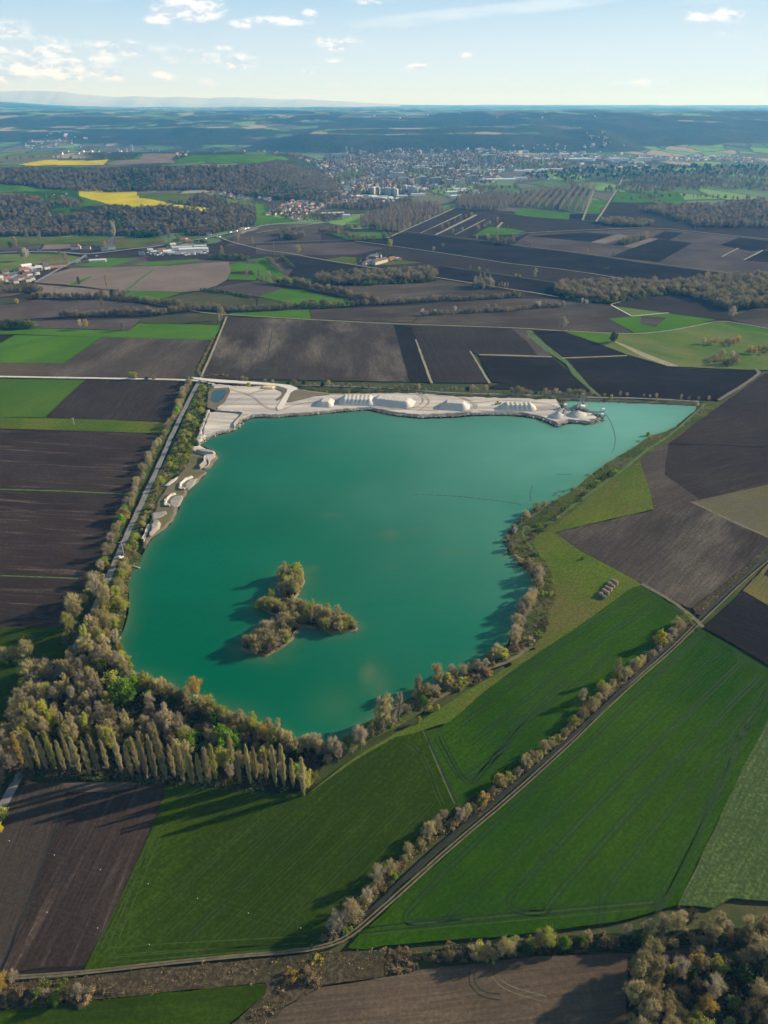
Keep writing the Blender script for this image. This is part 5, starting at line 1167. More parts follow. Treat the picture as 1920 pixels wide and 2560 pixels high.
grove('F 1310,170 1365,190 1330,330 1300,420 1280,560 1235,620 1200,720 1110,750 1090,700 1130,580 1210,420 1260,280', 80, BL, .9, 'on the belt by the quarry', mind=3, seed=11, grp='on the belt by the quarry')
for a, l_ in (('F 1300,320', 'yellow-green round bush on the belt beside the pond'), ('F 1275,440', 'bright yellow-green bush on the belt above the sand corner'), ('F 1205,560', 'largest yellow-green bush of the belt by the sand corner'), ('F 1230,510', 'upper yellow-green bush of the belt by the sand corner')): one(a, 'leafy', 'yellow' if 'F 13' in a else 'budding', .85, l_)
row('F 1070,770 1020,860 985,960 950,1050 900,1150 865,1240 I 880,30', [('bare', 'budding', 3), ('bigbush', 'bushbright', 2), ('bare', 'olive', 3), ('leafy', 'green', .7)], 4.0, 2.2, .62, 'on the narrow belt beside the track')
row('I 900,40 850,90', [('bare', 'budding', 1)], 4, 1.5, .8, 'by the shore above the white power pole')
row('I 800,170 830,230 790,290 800,340 750,380 770,430 800,480 720,500 790,560 730,600 690,560', [('bare', 'olive', 3), ('bare', 'budding', 3), ('bare', 'ochre', 1), ('tallbare', 'olive', 1)], 4.0, 3.0, .85, 'on the shore below the white power pole')
row('I 680,360 650,440 720,420 640,560 600,660 580,760', [('tallbare', 'olive', 3), ('tallbare', 'pink', 1), ('bare', 'brown', 1)], 4.5, 3.0, .9, 'on the right of the track north of the wood')
# the island
IS = [('bare', 'olive', 4), ('bare', 'brown', 4), ('bare', 'pink', 1.5), ('leafy', 'budding', 1), ('slim', 'olive', 1)]
grove('J 330,320 345,215 440,200 455,260 420,320 400,360', 24, [('slim', 'olive', 3), ('bare', 'budding', 3), ('bare', 'olive', 2)], .85, 'on the northern arm of the island', z=1.1, mind=2.8, seed=12)
grove('J 210,420 300,430 320,400 280,385 220,400', 10, [('bare', 'budding', 3), ('bare', 'olive', 2)], .85, 'on the western tip of the island', z=1.1, mind=2.8, seed=13)
grove('J 310,420 420,390 520,430 620,460 740,500 765,535 640,545 540,520 450,500 340,480', 46, [('bare', 'olive', 4), ('bare', 'brown', 2), ('slim', 'olive', 2), ('bare', 'budding', 2.5)], .8, 'on the eastern arm of the island', z=1.1, mind=3, seed=14)
grove('J 110,640 200,560 300,500 400,500 400,560 300,640 220,680 150,655', 42, IS, .85, 'on the southern arm of the island', z=1.1, mind=3, seed=15)
for a, k_, m_, s_, l_ in (('J 315,250', 'slim', 'olive', .62, 'slender tree at the north-west corner of the island'), ('J 445,215', 'leafy', 'yellow', .62, 'yellow-green tree at the north tip of the island'), ('J 400,240', 'leafy', 'budding', .6, 'yellow-green bush in the middle of the northern arm'),
                          ('J 275,345', 'leafy', 'budding', .9, 'rounded budding tree on the west side of the island'), ('J 200,405', 'leafy', 'yellow', .75, 'yellow-green tree on the western tip of the island'), ('J 715,490', 'leafy', 'yellow', .62, 'yellow-green tree near the eastern tip of the island'),
                          ('J 515,400', 'slim', 'olive', .5, 'slender pale tree rising from the eastern arm'), ('J 355,600', 'leafy', 'budding', .85, 'bright budding tree on the south-east side of the island'), ('J 130,625', 'bare', 'pink', .8, 'greyish round tree at the southern tip of the island'), ('J 350,340', 'slim', 'budding', .6, 'tall budding tree in the middle of the island')): one(a, k_, m_, s_, l_, z=1.1)
# south shore, going right
SR = [('bare', 'olive', 3), ('tallbare', 'brown', 2), ('bare', 'pink', 2), ('slim', 'olive', 1)]
row('J 440,1225 520,1235 600,1270 660,1260 720,1230 790,1190', SR, 3.4, 2.2, .95, 'on the south tip of the lake shore')
row('J 800,1180 850,1150 910,1110 970,1060 1040,1020', [('tallbare', 'olive', 3), ('tallbare', 'pink', 2), ('bare', 'brown', 1)], 3.6, 1.8, 1.0, 'on the shore beside the green field')
for a, k_, m_, s_, l_ in (('J 480,1210', 'bare', 'budding', .7, 'low budding tree at the south tip of the lake'), ('J 600,1290', 'bare', 'pink', .7, 'pinkish bare tree at the south tip of the lake'), ('J 660,1280', 'tallbare', 'pink', .8, 'tall pinkish bare tree standing over the south tip'), ('J 1120,900', 'tallbare', 'brown', 1.0, 'broad bare tree on the shore below the submerged sandbar'),
                          ('J 1225,850', 'tallbare', 'olive', 1.0, 'tall open-crowned bare tree on the south-east shore'), ('J 1285,840', 'leafy', 'yellow', .95, 'yellow-green tree beside the tall open-crowned tree'), ('J 1145,960', 'leafy', 'green', .8, 'bright green bush-like tree on the south-east shore'), ('J 1310,790', 'bare', 'pink', .8, 'greyish bare tree right of the yellow-green shore tree'),
                          ('J 1405,760', 'slim', 'olive', .62, 'slim pale tree standing alone on the south-east shore'), ('J 1380,775', 'bare', 'olive', .55, 'small bare tree left of the slim pale tree'), ('J 1122,1060', 'leafy', 'budding', .5, 'small round pale green tree at the corner of the green field'), ('J 1228,985', 'leafy', 'budding', .42, 'small yellow-green bush on the lakeside bank'),
                          ('J 965,1090', 'leafy', 'green', .42, 'small green bush on the bank beside the row of bare trees'), ('J 1010,1050', 'leafy', 'green', .36, 'tiny green bush on the bank'), ('J 1210,880', 'bush', 'bushbright', 1.1, 'bright green bush under the tall open-crowned tree'), ('J 1270,870', 'bush', 'bushbright', 1.0, 'bright green bush under the yellow-green shore tree'),
                          ('K 125,915', 'leafy', 'budding', 1.15, 'large pale yellow-green tree on the shore below the bend'), ('K 70,925', 'bare', 'olive', .7, 'bare tree left of the large pale yellow-green tree'), ('J 1490,745', 'bigbush', 'bushbrown', .8, 'round brown bush on the bank right of the slim pale tree'), ('J 1530,785', 'bigbush', 'ochre', .6, 'ochre bush beside the bank path')): one(a, k_, m_, s_, l_)
# right shore, going up
row('K 190,850 210,770 240,700 260,650 290,610 320,560 330,500 320,440', [('bare', 'pink', 3), ('bare', 'brown', 2)], 3.2, 1.5, .95, 'on the right shore above the large pale tree')
for a, k_, m_, s_, l_ in (('K 335,520', 'bare', 'pink', .85, 'pinkish bare tree in the inner bend of the right shore'), ('K 315,555', 'bush', 'yellow', 1.1, 'small yellow bush below the pinkish bare tree'), ('K 368,555', 'bush', 'bushbright', 1.0, 'small green bush on the berm by the inner bend'), ('K 280,375', 'bigbush', 'olive', .85, 'pale olive bush on the berm bend'),
                          ('K 205,340', 'bigbush', 'pink', .7, 'pinkish bush at the water on the berm bend'), ('K 285,830', 'bigbush', 'olive', 1.1, 'olive bush at the foot of the berm'), ('K 195,200', 'leafy', 'white', .65, 'pale whitish-green tree at the point of the right shore'), ('K 315,330', 'bigbush', 'deep', .7, 'dark green bush on the outer side of the berm'), ('K 335,160', 'bigbush', 'bushbright', .75, 'green bush at the top of the berm bend'),
                          ('H 1035,400', 'leafy', 'budding', .62, 'lone yellow-green tree on the upper right shore'), ('H 985,430', 'bigbush', 'budding', .6, 'pale green bush left of the lone yellow-green tree'), ('H 795,570', 'bigbush', 'pink', .62, 'pinkish bush on the right shore'), ('H 645,680', 'bigbush', 'pink', .62, 'pink-brown bush near the straight boom'),
                          ('H 725,605', 'bigbush', 'bushbrown', .62, 'brown bush on the right shore'), ('H 835,605', 'bigbush', 'deep', .8, 'large dark green bush on the berm'), ('H 868,590', 'bush', 'bushbright', 1.1, 'bright green bush beside the large dark green bush'), ('H 550,745', 'bigbush', 'budding', .6, 'pale bush on the shore below the straight boom')): one(a, k_, m_, s_, l_, z=.1)
row('H 860,600 780,640 730,690 680,730 630,760 580,800 540,840 500,880 460,900', [('bush', 'bushbright', 2), ('bush', 'bush', 3), ('bigbush', 'bush', 1)], 3.4, 1.5, .9, 'on the grassy berm above the bend')
row('K 400,470 420,540 400,620 370,700 340,780 310,850', [('bush', 'bushbright', 2), ('bush', 'dark', 3)], 3.6, 1.0, .8, 'on the outer side of the berm')
row('J 1050,1000 1110,940 1160,900 1220,880 1290,850 1360,800 1430,770 1500,740 1580,700', [('bare', 'pink', 3), ('bare', 'olive', 3), ('tallbare', 'olive', 1), ('bigbush', 'bushbrown', 3)], 3.2, 2.0, .72, 'along the south-east shore')
row('J 1150,990 1250,900 1330,860 1420,815 1520,770', [('bigbush', 'bushbrown', 3), ('bigbush', 'budding', 1)], 3.2, 1.5, .8, 'on the south-east bank')
row('K 60,925 110,900 170,880 240,850', [('bigbush', 'bushbrown', 2), ('bare', 'olive', 1)], 3, 1.5, .7, 'around the large pale shore tree')
row('K 150,270 165,210 200,160 260,110 H 380,850 450,800 540,750', [('bigbush', 'dark', 2), ('bare', 'olive', 2), ('bigbush', 'bushbrown', 2)], 3.4, 1.2, .7, 'on the point of the right shore')
row('K 170,300 200,350 240,390 290,430 320,460', [('bigbush', 'dark', 3), ('bare', 'pink', 1), ('bigbush', 'olive', 1)], 3.0, 1.2, .8, 'on the inner curve of the berm')
# meadow sapling
one('K 587,352', 'bare', 'deep', .34, 'small lone sapling on the olive meadow')
# hedge along the diagonal track
HR = [('bare', 'olive', 3), ('bare', 'brown', 3), ('bare', 'pink', 3), ('bare', 'budding', 1.0), ('leafy', 'budding', .35)]
row('K 1190,715 1130,770 1080,815 1010,880 940,935 880,985 800,1060 720,1130 640,1210 560,1290 480,1360 400,1430 320,1500 250,1560 170,1620 90,1680 J 1490,1530 1400,1590 1300,1660 M 270,330 210,400 140,470 80,530 10,600 L 1590,680 1540,740', HR, 4.0, 1.2, .66, 'in the hedgerow along the diagonal track')
for a, k_, m_, s_, l_ in (('K 1025,845', 'leafy', 'yellow', 1.15, 'large bright yellow tree near the upper end of the diagonal hedgerow'), ('K 780,1040', 'tallbare', 'brown', .85, 'tall brown tree in the upper diagonal hedgerow'), ('K 845,1010', 'leafy', 'green', .6, 'green bush beside the tall brown hedgerow tree'), ('K 600,1230', 'leafy', 'ochre', .8, 'ochre-green tree halfway along the diagonal hedgerow'),
                          ('K 580,1180', 'tallbare', 'pink', .62, 'pinkish tree above the ochre-green hedgerow tree'), ('K 690,1130', 'bare', 'budding', .85, 'broad pale tree in the diagonal hedgerow'), ('K 265,1520', 'leafy', 'ochre', .7, 'narrow ochre tree in the lower diagonal hedgerow'), ('K 105,1650', 'leafy', 'yellow', .85, 'bright yellow tree in the lower diagonal hedgerow'), ('K 160,1620', 'leafy', 'budding', .7, 'pale green tree right of the lower yellow tree'),
                          ('M 425,280', 'leafy', 'ochre', .8, 'ochre-green round tree in the lower diagonal hedgerow'), ('M 45,600', 'leafy', 'green', .42, 'small bright green tree near the low end of the hedgerow'), ('K 1125,735', 'bare', 'olive', .6, 'spreading pale tree at the track crossing'), ('K 1095,800', 'bare', 'pink', .6, 'pinkish tree above the large bright yellow tree')): one(a, k_, m_, s_, l_)
for a, s_, l_ in (('L 1525,790', 1.25, 'largest bare round tree at the low end of the diagonal hedgerow'), ('L 1455,830', 1.05, 'bare pinkish tree left of the largest round tree'), ('L 1490,815', .9, 'bare tree half hidden behind the largest round tree'), ('L 1590,720', .8, 'bare tree right of the largest round tree'), ('L 1398,870', .38, 'small bare bush where the track bends')): one(a, 'bare', 'brown' if s_ > 1.2 else 'pink', s_, l_)
one('L 1500,835', 'bush', 'bushbright', 1.1, 'green bush at the foot of the largest round tree'); one('L 1355,900', 'bush', 'bushbrown', .7, 'small brown bush beside the track bend')
# bottom hedges and the wood in the lower right corner
BR = [('bare', 'olive', 2), ('bare', 'brown', 3), ('leafy', 'budding', 1.4), ('bigbush', 'bushbrown', 2), ('leafy', 'bush', 1.2), ('leafy', 'deep', .8)]
row('M 230,945 330,945 420,935 520,925 600,905 700,900 780,890 860,880 950,880 1050,880 1150,885 1250,885 1350,890 1450,880 1560,870 1660,850', BR, 3.6, 1.6, .7, 'in the hedge below the green field')
row('M 1040,870 1150,850 1280,830 1350,830 1450,840 1560,835 1700,830', [('tallbare', 'pink', 3), ('tallbare', 'brown', 2), ('slim', 'dark', 1)], 5.0, 1.5, .72, 'at the right of the lower hedge')
for a, k_, m_, s_, l_ in (('M 700,905', 'bare', 'budding', 1.0, 'pale green round tree standing out of the lower hedge'), ('M 445,935', 'slim', 'pink', .62, 'slender pinkish tree rising from the lower hedge'), ('M 410,930', 'leafy', 'budding', .75, 'yellow-green tree left part of the lower hedge'), ('M 455,945', 'bush', 'bushbright', 1.0, 'bright green bush at the foot of the slender pinkish tree'),
                          ('M 545,905', 'leafy', 'green', .6, 'vivid green bush-like tree in the lower hedge'), ('M 775,905', 'leafy', 'green', .75, 'vivid green tree right of the pale green round tree'), ('M 610,925', 'leafy', 'deep', .75, 'dark green tree in the middle of the lower hedge')): one(a, k_, m_, s_, l_)
grove('M 1050,1330 1060,1120 1080,990 1150,960 1190,1080 1220,1300 1180,1360', 16, [('tallbare', 'brown', 3), ('tallbare', 'olive', 2)], 1.02, 'in the tall bare clump at the bottom right', mind=4.5, seed=21)
grove('M 1200,1020 1330,1000 1480,990 1660,960 1700,1250 1600,1400 1250,1400', 38, [('bare', 'brown', 2), ('bare', 'dark', 5), ('leafy', 'bush', 2), ('leafy', 'budding', 1), ('bare', 'pink', 2), ('leafy', 'deep', 2), ('bare', 'ochre', 1)], .85, 'in the bottom right mixed wood', mind=5, seed=22)
grove('M 1560,960 1640,930 1720,960 1700,1060 1600,1040', 7, [('bare', 'brown', 1)], 1.15, 'at the right edge of the bottom right wood', mind=5, seed=23)
for a, k_, m_, s_, l_ in (('M 1345,985', 'leafy', 'ochre', .85, 'ochre tree above the bottom right wood'), ('M 1350,940', 'bare', 'brown', .75, 'bare tree behind the ochre tree'), ('M 1445,1085', 'leafy', 'yellow', .7, 'bright yellow-green tree inside the bottom right wood'), ('M 1200,990', 'bare', 'palebark', .6, 'pale leafless tree beside the tall bare clump'), ('M 1585,1180', 'leafy', 'ochre', .8, 'ochre-tipped tree near the bottom right corner'), ('M 1245,1010', 'leafy', 'budding', .7, 'budding tree right of the pale leafless tree'), ('M 1640,1240', 'bare', 'pink', .9, 'pinkish tree in the bottom right corner')): one(a, k_, m_, s_, l_)
for a, k_, m_, s_, l_ in (('L 252,1140', 'leafy', 'green', .62, 'vivid green round bush above the bottom left field'), ('L 350,1110', 'bare', 'pink', .7, 'pale pinkish tree left part of the bottom hedge'), ('L 400,1105', 'bare', 'brown', .5, 'small pale tree right of the pale pinkish tree'), ('L 210,1115', 'bare', 'pink', .55, 'small pinkish tree left of the vivid green bush'), ('L 65,1045', 'bare', 'pink', .6, 'small bare tree at the end of the dark ploughed field'), ('L 20,1080', 'bare', 'ochre', .8, 'ochre bare tree at the bottom left edge'),
                          ('L 1265,1035', 'bigbush', 'ochre', 1.0, 'round straw-coloured bush beside the water channel'), ('L 1345,1035', 'bigbush', 'bushbrown', 1.0, 'round brown bush right of the straw-coloured bush'), ('L 1370,965', 'bush', 'yellow', .9, 'small yellowish bush on the track verge')): one(a, k_, m_, s_, l_)
row('L -40,1110 60,1120 150,1125 260,1110 330,1120 420,1100 470,1095', [('bigbush', 'bushbrown', 3), ('bigbush', 'bush', 2), ('bare', 'dark', 1)], 3.2, 1.5, .85, 'in the bottom left hedge')
# row of trees north of the quarry track
NR = [('bare', 'pink', 3), ('bare', 'brown', 3), ('leafy', 'deep', 1.6), ('bare', 'olive', 1.5)]
row('G 240,95 360,100 520,108 700,118 900,128 1100,135 1300,145 1659,155', NR, 8.5, 1.5, .62, 'in the tree row behind the quarry')
row('H 0,160 100,165 220,168', NR, 5.5, 1.2, .66, 'in the tree row behind the quarry'); row('H 330,178 430,182 500,182 560,186 700,190 760,190', NR, 5.0, 1.2, .72, 'in the tree row behind the dredger')
for k, a in enumerate(('H 810,192', 'H 890,195', 'H 925,195', 'H 1012,198', 'H 1045,199', 'H 1078,200', 'H 1205,212', 'H 1245,213', 'H 1295,214', 'H 1348,215')): q = g1(a); plant('bare', q[0], q[1], 'pink' if k % 3 else 'olive', .5, 'small round pale tree in the spaced row behind the lake corner', 'small round trees behind the lake corner')
for a, k_, m_, s_, l_ in (('H 630,185', 'leafy', 'green', .8, 'bright green tree in the row behind the dredger'), ('H 845,208', 'leafy', 'yellow', .62, 'bright yellow-green tree right of the dredger on the far bank'), ('H 1080,215', 'leafy', 'yellow', .5, 'small yellow-green tree on the far bank'), ('G 370,130', 'leafy', 'yellow', .85, 'yellow-green tree at the back edge of the quarry'), ('G 1015,170', 'leafy', 'yellow', .6, 'yellow tree behind the longest gravel heap'), ('G 872,168', 'leafy', 'green', .5, 'small green tree behind the ribbed heap'),
                          ('F 875,125', 'leafy', 'budding', 1.1, 'large yellow-green tree on the pale road'), ('F 850,130', 'bare', 'budding', .8, 'smaller tree left of the large tree on the pale road'), ('F 955,132', 'bigbush', 'deep', .9, 'dark bush right of the large tree on the pale road'), ('F 997,133', 'leafy', 'budding', .6, 'small round tree on the pale road'),
                          ('G 222,130', 'bigbush', 'budding', .7, 'round bush above the pond'), ('C 1435,835', 'tallbare', 'olive', 1.80, 'tall tree at the corner where the farm roads meet'), ('C 1425,850', 'slim', 'olive', 0.96, 'slim tree beside the tall corner tree'), ('C 665,755', 'slim', 'brown', 1.32, 'slim tree in the middle of the brown field'), ('E 325,905', 'bare', 'pink', 1.86, 'lone spreading reddish-brown tree beside the farm road'), ('E 650,978', 'leafy', 'deep', 1.62, 'dark evergreen tree in the right meadow'),
                          ('C 515,613', 'slim', 'dark', 1.32, 'dark slim tree on the green strip in the tan field'), ('C 695,628', 'lombardy', 'brown', 1.08, 'lone tall poplar in the tan field'), ('C 565,893', 'bare', 'ochre', 1.08, 'ochre bare tree by the left field'), ('C 525,890', 'bare', 'olive', 1.08, 'bare tree left of the ochre one'), ('C 800,902', 'bare', 'pink', 1.08, 'pale bare tree by the left green field'), ('C 113,725', 'leafy', 'yellow', 0.96, 'yellow tree at the left edge field'),
                          ('D 120,418', 'lombardy', 'pink', 1.14, 'lone pinkish poplar by the field track left of the farm'), ('D 275,410', 'bare', 'budding', 1.80, 'round tree by the field track left of the farm'), ('D 870,375', 'bare', 'budding', 1.86, 'round pale tree in the dark fields behind the farm'), ('D 1150,390', 'bare', 'pink', 1.08, 'small pinkish tree in the dark fields'), ('D 1210,360', 'bare', 'budding', 0.96, 'small pale tree in the dark fields'), ('E 147,565', 'slim', 'pink', 1.32, 'slender tree in the dark fields right of centre'),
                          ('E 485,408', 'bare', 'budding', 1.08, 'pale tree on the long field lane'), ('E 655,430', 'bare', 'pink', 1.44, 'pinkish tree on the long field lane'), ('E 115,370', 'bare', 'pink', 1.32, 'pinkish tree on the upper field lane'), ('E 1420,830', 'bare', 'pink', 1.68, 'tall grey tree at the bend of the right farm road'), ('E 550,250', 'bare', 'dark', 1.20, 'dark tree on the upper lane'), ('E 575,140', 'bare', 'pink', 1.44, 'bare tree in the far green field'),
                          ('C 745,320', 'tallbare', 'pink', 2.64, 'huge grey-brown tree in front of the wooded hill'), ('C 185,330', 'tallbare', 'pink', 1.68, 'tall pinkish tree in front of the left wood'), ('C 265,330', 'tallbare', 'brown', 1.68, 'tall brown tree right of the pinkish tree'), ('C 150,445', 'tallbare', 'brown', 1.80, 'large tree in the left meadow'), ('C 175,450', 'bare', 'white', 2.04, 'pale blossoming tree in the left meadow'), ('C 110,380', 'tallbare', 'pink', 1.56, 'pinkish tree by the main road at left'), ('C 75,380', 'bare', 'dark', 1.80, 'dark tree by the main road at left'),
                          ('C 430,465', 'bare', 'brown', 1.92, 'leaning brown tree by the village road'), ('C 390,405', 'leafy', 'ochre', 1.08, 'small ochre tree beside the main road'), ('C 680,355', 'leafy', 'ochre', 1.20, 'ochre tree behind the long barn'), ('C 1100,325', 'tallbare', 'pink', 1.68, 'pinkish tree behind the works yard'), ('C 1440,420', 'slim', 'pink', 1.80, 'tall slender pink tree right of the works yard'), ('C 1540,340', 'bare', 'pink', 2.16, 'wide pink tree above the field lane'), ('C 1600,565', 'slim', 'pink', 1.32, 'slender tree in the narrow green fields'), ('C 1640,365', 'slim', 'pink', 1.44, 'slender tree at the lane right of the works yard')): one(a, k_, m_, s_, l_, z=None)
for k in range(8): q = g1('E %d,%d' % (-30 - (k % 4) * 66, 252 - (k % 4) * 0 - (k // 4) * 70 + (k % 4) * 22)); plant('bare', q[0], q[1], 'pink', 1.0, 'pink bare tree of the avenue in the far ploughed strips', 'avenue trees in the ploughed strips')
for a in ('D 1205,245', 'D 1248,228', 'D 1288,205', 'D 1327,190', 'D 1360,178', 'D 1395,160', 'D 1275,280', 'D 1335,265', 'D 1440,250', 'D 1480,235', 'D 1515,218', 'D 1565,190'): q = g1(a); plant('bare', q[0], q[1], 'pink', 1.1, 'bare tree of the avenues in the far ploughed strips', 'avenue trees in the ploughed strips')
for k in range(11): q = g1('D %d,%d' % (930 + k * 32, 268 - k * 14)); plant('bare', q[0], q[1], 'pink', 1.15, 'bare tree along the pale lane beside the grey plantation', 'trees along the pale plantation lane')
for a, m_ in (('E 452,735', 'white'), ('E 480,735', 'white'), ('E 155,755', 'white'), ('E 175,757', 'white'), ('E 215,755', 'pink'), ('E 330,748', 'pink'), ('D 1080,800', 'white'), ('D 1160,800', 'white'), ('D 1290,780', 'white'), ('D 1140,800', 'green'), ('D 1420,785', 'ochre'), ('D 1500,780', 'pink'), ('D 1550,775', 'pink')): q = g1(a); plant('bare' if m_ != 'green' else 'leafy', q[0], q[1], m_, .85, TW[m_] + ' small tree in the dotted line of trees behind the big fields', TW[m_] + ' trees of the dotted line')
for a in ('E 22,553', 'E 48,555', 'D 1385,500', 'D 1445,510', 'D 1498,520'): q = g1(a); plant('leafy', q[0], q[1], 'budding', .75, 'small round yellow-green tree on the lane through the dark fields', 'round trees on the dark field lane')
row('D 20,575 40,580 60,585 75,588 95,590', [('slim', 'pink', 1)], 7, 2, 1.1, 'in the group by the green fields')
row('C 360,690 400,690 440,700 480,700 640,690 700,680 760,690 850,700', [('slim', 'pink', 2), ('bare', 'pink', 2), ('bare', 'dark', 1)], 12, 4, 1.1, 'in the loose hedge below the tan field')
# scrub clumps in the right meadow
grove('E 1230,990 1250,960 1460,965 1500,1000 1400,1010', 14, [('bare', 'ochre', 2), ('bare', 'pink', 2)], .75, 'in the upper scrub clump of the right meadow', seed=31)
grove('E 1280,1110 1330,1070 1440,1080 1490,1130 1400,1145', 16, [('bigbush', 'bushbrown', 2), ('bare', 'brown', 1)], 1.0, 'in the lower scrub clump of the right meadow', seed=32)
grove('E 1500,1040 1600,1010 1700,1020 1700,1070 1580,1060', 12, [('bigbush', 'bushbrown', 2), ('bare', 'ochre', 1)], 1.0, 'in the right scrub clump of the right meadow', seed=33)

# ---- undergrowth and masses
ST = 'dense undergrowth of '
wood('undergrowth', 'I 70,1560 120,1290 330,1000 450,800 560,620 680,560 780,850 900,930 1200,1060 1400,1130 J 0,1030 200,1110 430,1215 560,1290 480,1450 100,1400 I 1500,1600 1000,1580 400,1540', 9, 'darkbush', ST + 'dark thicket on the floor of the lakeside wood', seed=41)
wood('undergrowth', 'I 80,1550 400,1490 900,1530 1400,1560 J 300,1400 470,1470 300,1470 I 1300,1615 900,1595 400,1550', 9, 'greenbush', ST + 'green bushes at the foot of the poplar row', sc=(.6, 1.2), seed=42)
wood('undergrowth', 'I 1000,1010 1400,1160 J 200,1170 400,1270 300,1380 0,1250 I 1200,1250', 12, 'scrubby', ST + 'pale scrub behind the shore', sc=(.8, 1.5), seed=43)
wood('island_scrub', 'J 100,640 150,585 240,515 310,450 250,420 200,400 290,385 340,340 320,300 335,210 440,190 460,250 430,310 400,355 465,390 560,410 640,440 720,480 765,520 755,535 690,540 620,545 540,520 460,500 410,550 365,600 300,645 240,680 175,660', 4.2, 'scrubby', 'brown scrub covering the island', sc=(.8, 1.7), seed=44, z=1.1)
wood('belt_scrub', 'F 1305,160 1370,185 1330,330 1295,500 1245,590 1240,680 1100,770 1010,950 930,1100 880,1244 I 920,110 850,240 810,480 770,640 690,560 700,300 830,40 F 900,1060 1000,840 1110,640 1200,420 1265,260', 7, 'scrubby', 'brown-green scrub on the belt between track and lake', sc=(.7, 1.4), seed=45)
wood('belt_scrub', 'F 1305,160 1370,185 1330,330 1295,500 1245,590 1240,680 1100,770 1090,720 1200,440 1265,260', 7, 'brightbush', 'bright green bushes on the belt by the quarry', sc=(.6, 1.4), seed=46)
wood('row_scrub', 'F 1225,160 1245,165 1165,330 1085,490 980,690 870,920 740,1230 I 640,230 500,540 460,540 570,330 660,150 F 740,1100 880,830 1050,490 1100,420 1180,260', 8, 'greenbush', 'green undergrowth of the tree row left of the track', sc=(.5, 1.2), seed=47)
wood('berm_scrub', 'H 1300,255 1400,225 1150,400 980,500 850,610 720,720 550,860 450,930 K 320,190 300,270 410,430 430,560 395,700 330,830 250,850 190,850 270,640 320,560 315,430 210,365 165,280 H 320,960 380,860 470,800 640,690 820,550 1050,400 1180,370', 8, 'scrubby', 'low scrub along the right shore berm', sc=(.5, 1.2), seed=48)
wood('berm_scrub', 'K 165,290 175,190 260,120 400,0 450,-40 520,-60 440,40 330,150 310,280 410,430 428,560 390,700 330,830 230,850 270,690 320,570 320,430 220,365', 6.5, 'darkbush', 'dark thicket on the bend of the right shore', sc=(.35, .8), seed=49)
wood('berm_scrub', 'H 1010,440 880,530 700,680 500,850 440,910 480,830 640,690 820,550 960,460', 12, 'brightbush', 'bright green bushes on the right shore berm', sc=(.5, .9), seed=50)
hedge('hedge_scrub', 'K 1190,715 1080,815 940,935 800,1060 640,1210 480,1360 320,1500 170,1620 J 1490,1530 1300,1660 M 210,400 80,530 L 1590,690 1430,860', 1.1, 1.6, 'scrubby', 'low brown scrub of the diagonal hedgerow', sc=(.8, 1.6))
hedge('hedge_scrub', 'K 1190,715 1080,815 940,935 800,1060 640,1210 480,1360 320,1500 170,1620 J 1490,1530 1300,1660 M 210,400 80,530 L 1590,690 1430,860', 3.5, 1.6, 'greenbush', 'green bushes of the diagonal hedgerow', sc=(.4, .9))
hedge('hedge_scrub', 'K 1245,665 1400,530 1500,430 1600,340 1750,200', .8, 2.0, 'scrubby', 'reddish-brown scrub strip beside the ditch', sc=(.5, .9))
hedge('hedge_scrub', 'L -60,1090 200,1100 450,1075 700,1050 1000,1020 1330,985 1500,985 1660,960 M 150,945', .22, 4.5, 'scrubby', 'straw-brown scrub belt along the bottom track', sc=(.45, .95))
hedge('hedge_scrub', 'L -60,1120 200,1130 450,1100', 1.5, 3.5, 'darkbush', 'dark bushes at the bottom left', sc=(.4, .9))
hedge('hedge_scrub', 'L 500,1060 700,1035 1000,1000 1330,965 1659,945 M 150,945', 1.1, 1.0, 'darkbush', 'dark line of scrub along the water channel', sc=(.25, .5))
wood('corner_scrub', 'L 960,1300 1100,1180 1160,1110 1240,1000 1330,1040 1400,1060 1240,1150 1120,1320', 7, 'scrubby', 'greyish scrub where the bottom fields meet', sc=(.5, 1.3), seed=51)
wood('wood_floor_scrub', 'M 200,930 500,900 1000,870 1300,850 1659,830 1800,830 1800,880 1500,905 1000,905 500,940 200,955', 6, 'darkbush', 'dark bushes of the lower hedge', sc=(.4, 1.1), seed=52)
wood('wood_floor_scrub', 'M 1070,1000 1180,1000 1500,980 1750,950 1800,1400 1060,1400', 14, 'darkbush', 'dark thicket in the bottom right wood', sc=(.6, 1.3), seed=53)
wood('wood_floor_scrub', 'M 1200,960 1400,950 1750,900 1750,1000 1450,1020 1200,1010', 8, 'scrubby', 'brown brush above the bottom right wood', sc=(.6, 1.3), seed=54)
hedge('hedge_scrub', 'G 100,95 300,105 500,116 700,126 1000,140 1300,152 1659,165 H 300,180 700,194', 2.2, 2.5, 'greenbush', 'green bushes of the tree row behind the quarry', sc=(.4, .9))
hedge('hedge_scrub', 'G 690,150 900,160 1000,160 1300,165 1659,190 H 300,202 560,212', 1.5, 4.0, 'greenbush', 'bushes on the bank behind the quarry', sc=(.6, 1.2), z=1.5)
hedge('hedge_scrub', 'H 560,214 700,222 1000,232 1300,245', 2.0, 1.5, 'darkbush', 'dark bushes on the far lake bank', sc=(.3, .6), z=1)
hedge('hedge_scrub', 'G 150,130 330,135', 2, 1.5, 'scrubby', 'scrub on the island of the quarry entrance', z=2); hedge('hedge_scrub', 'G 100,98 250,105', 1.5, .8, 'scrubby', 'scrub along the quarry entrance road')
hedge('hedge_scrub', 'C 1480,1195 1420,1190 1350,1195 1310,1205 1280,1160 1350,1020 1390,940', 2.2, 1.2, 'scrubby', 'brown scrub beside the north-south lane', sc=(.7, 1.3))
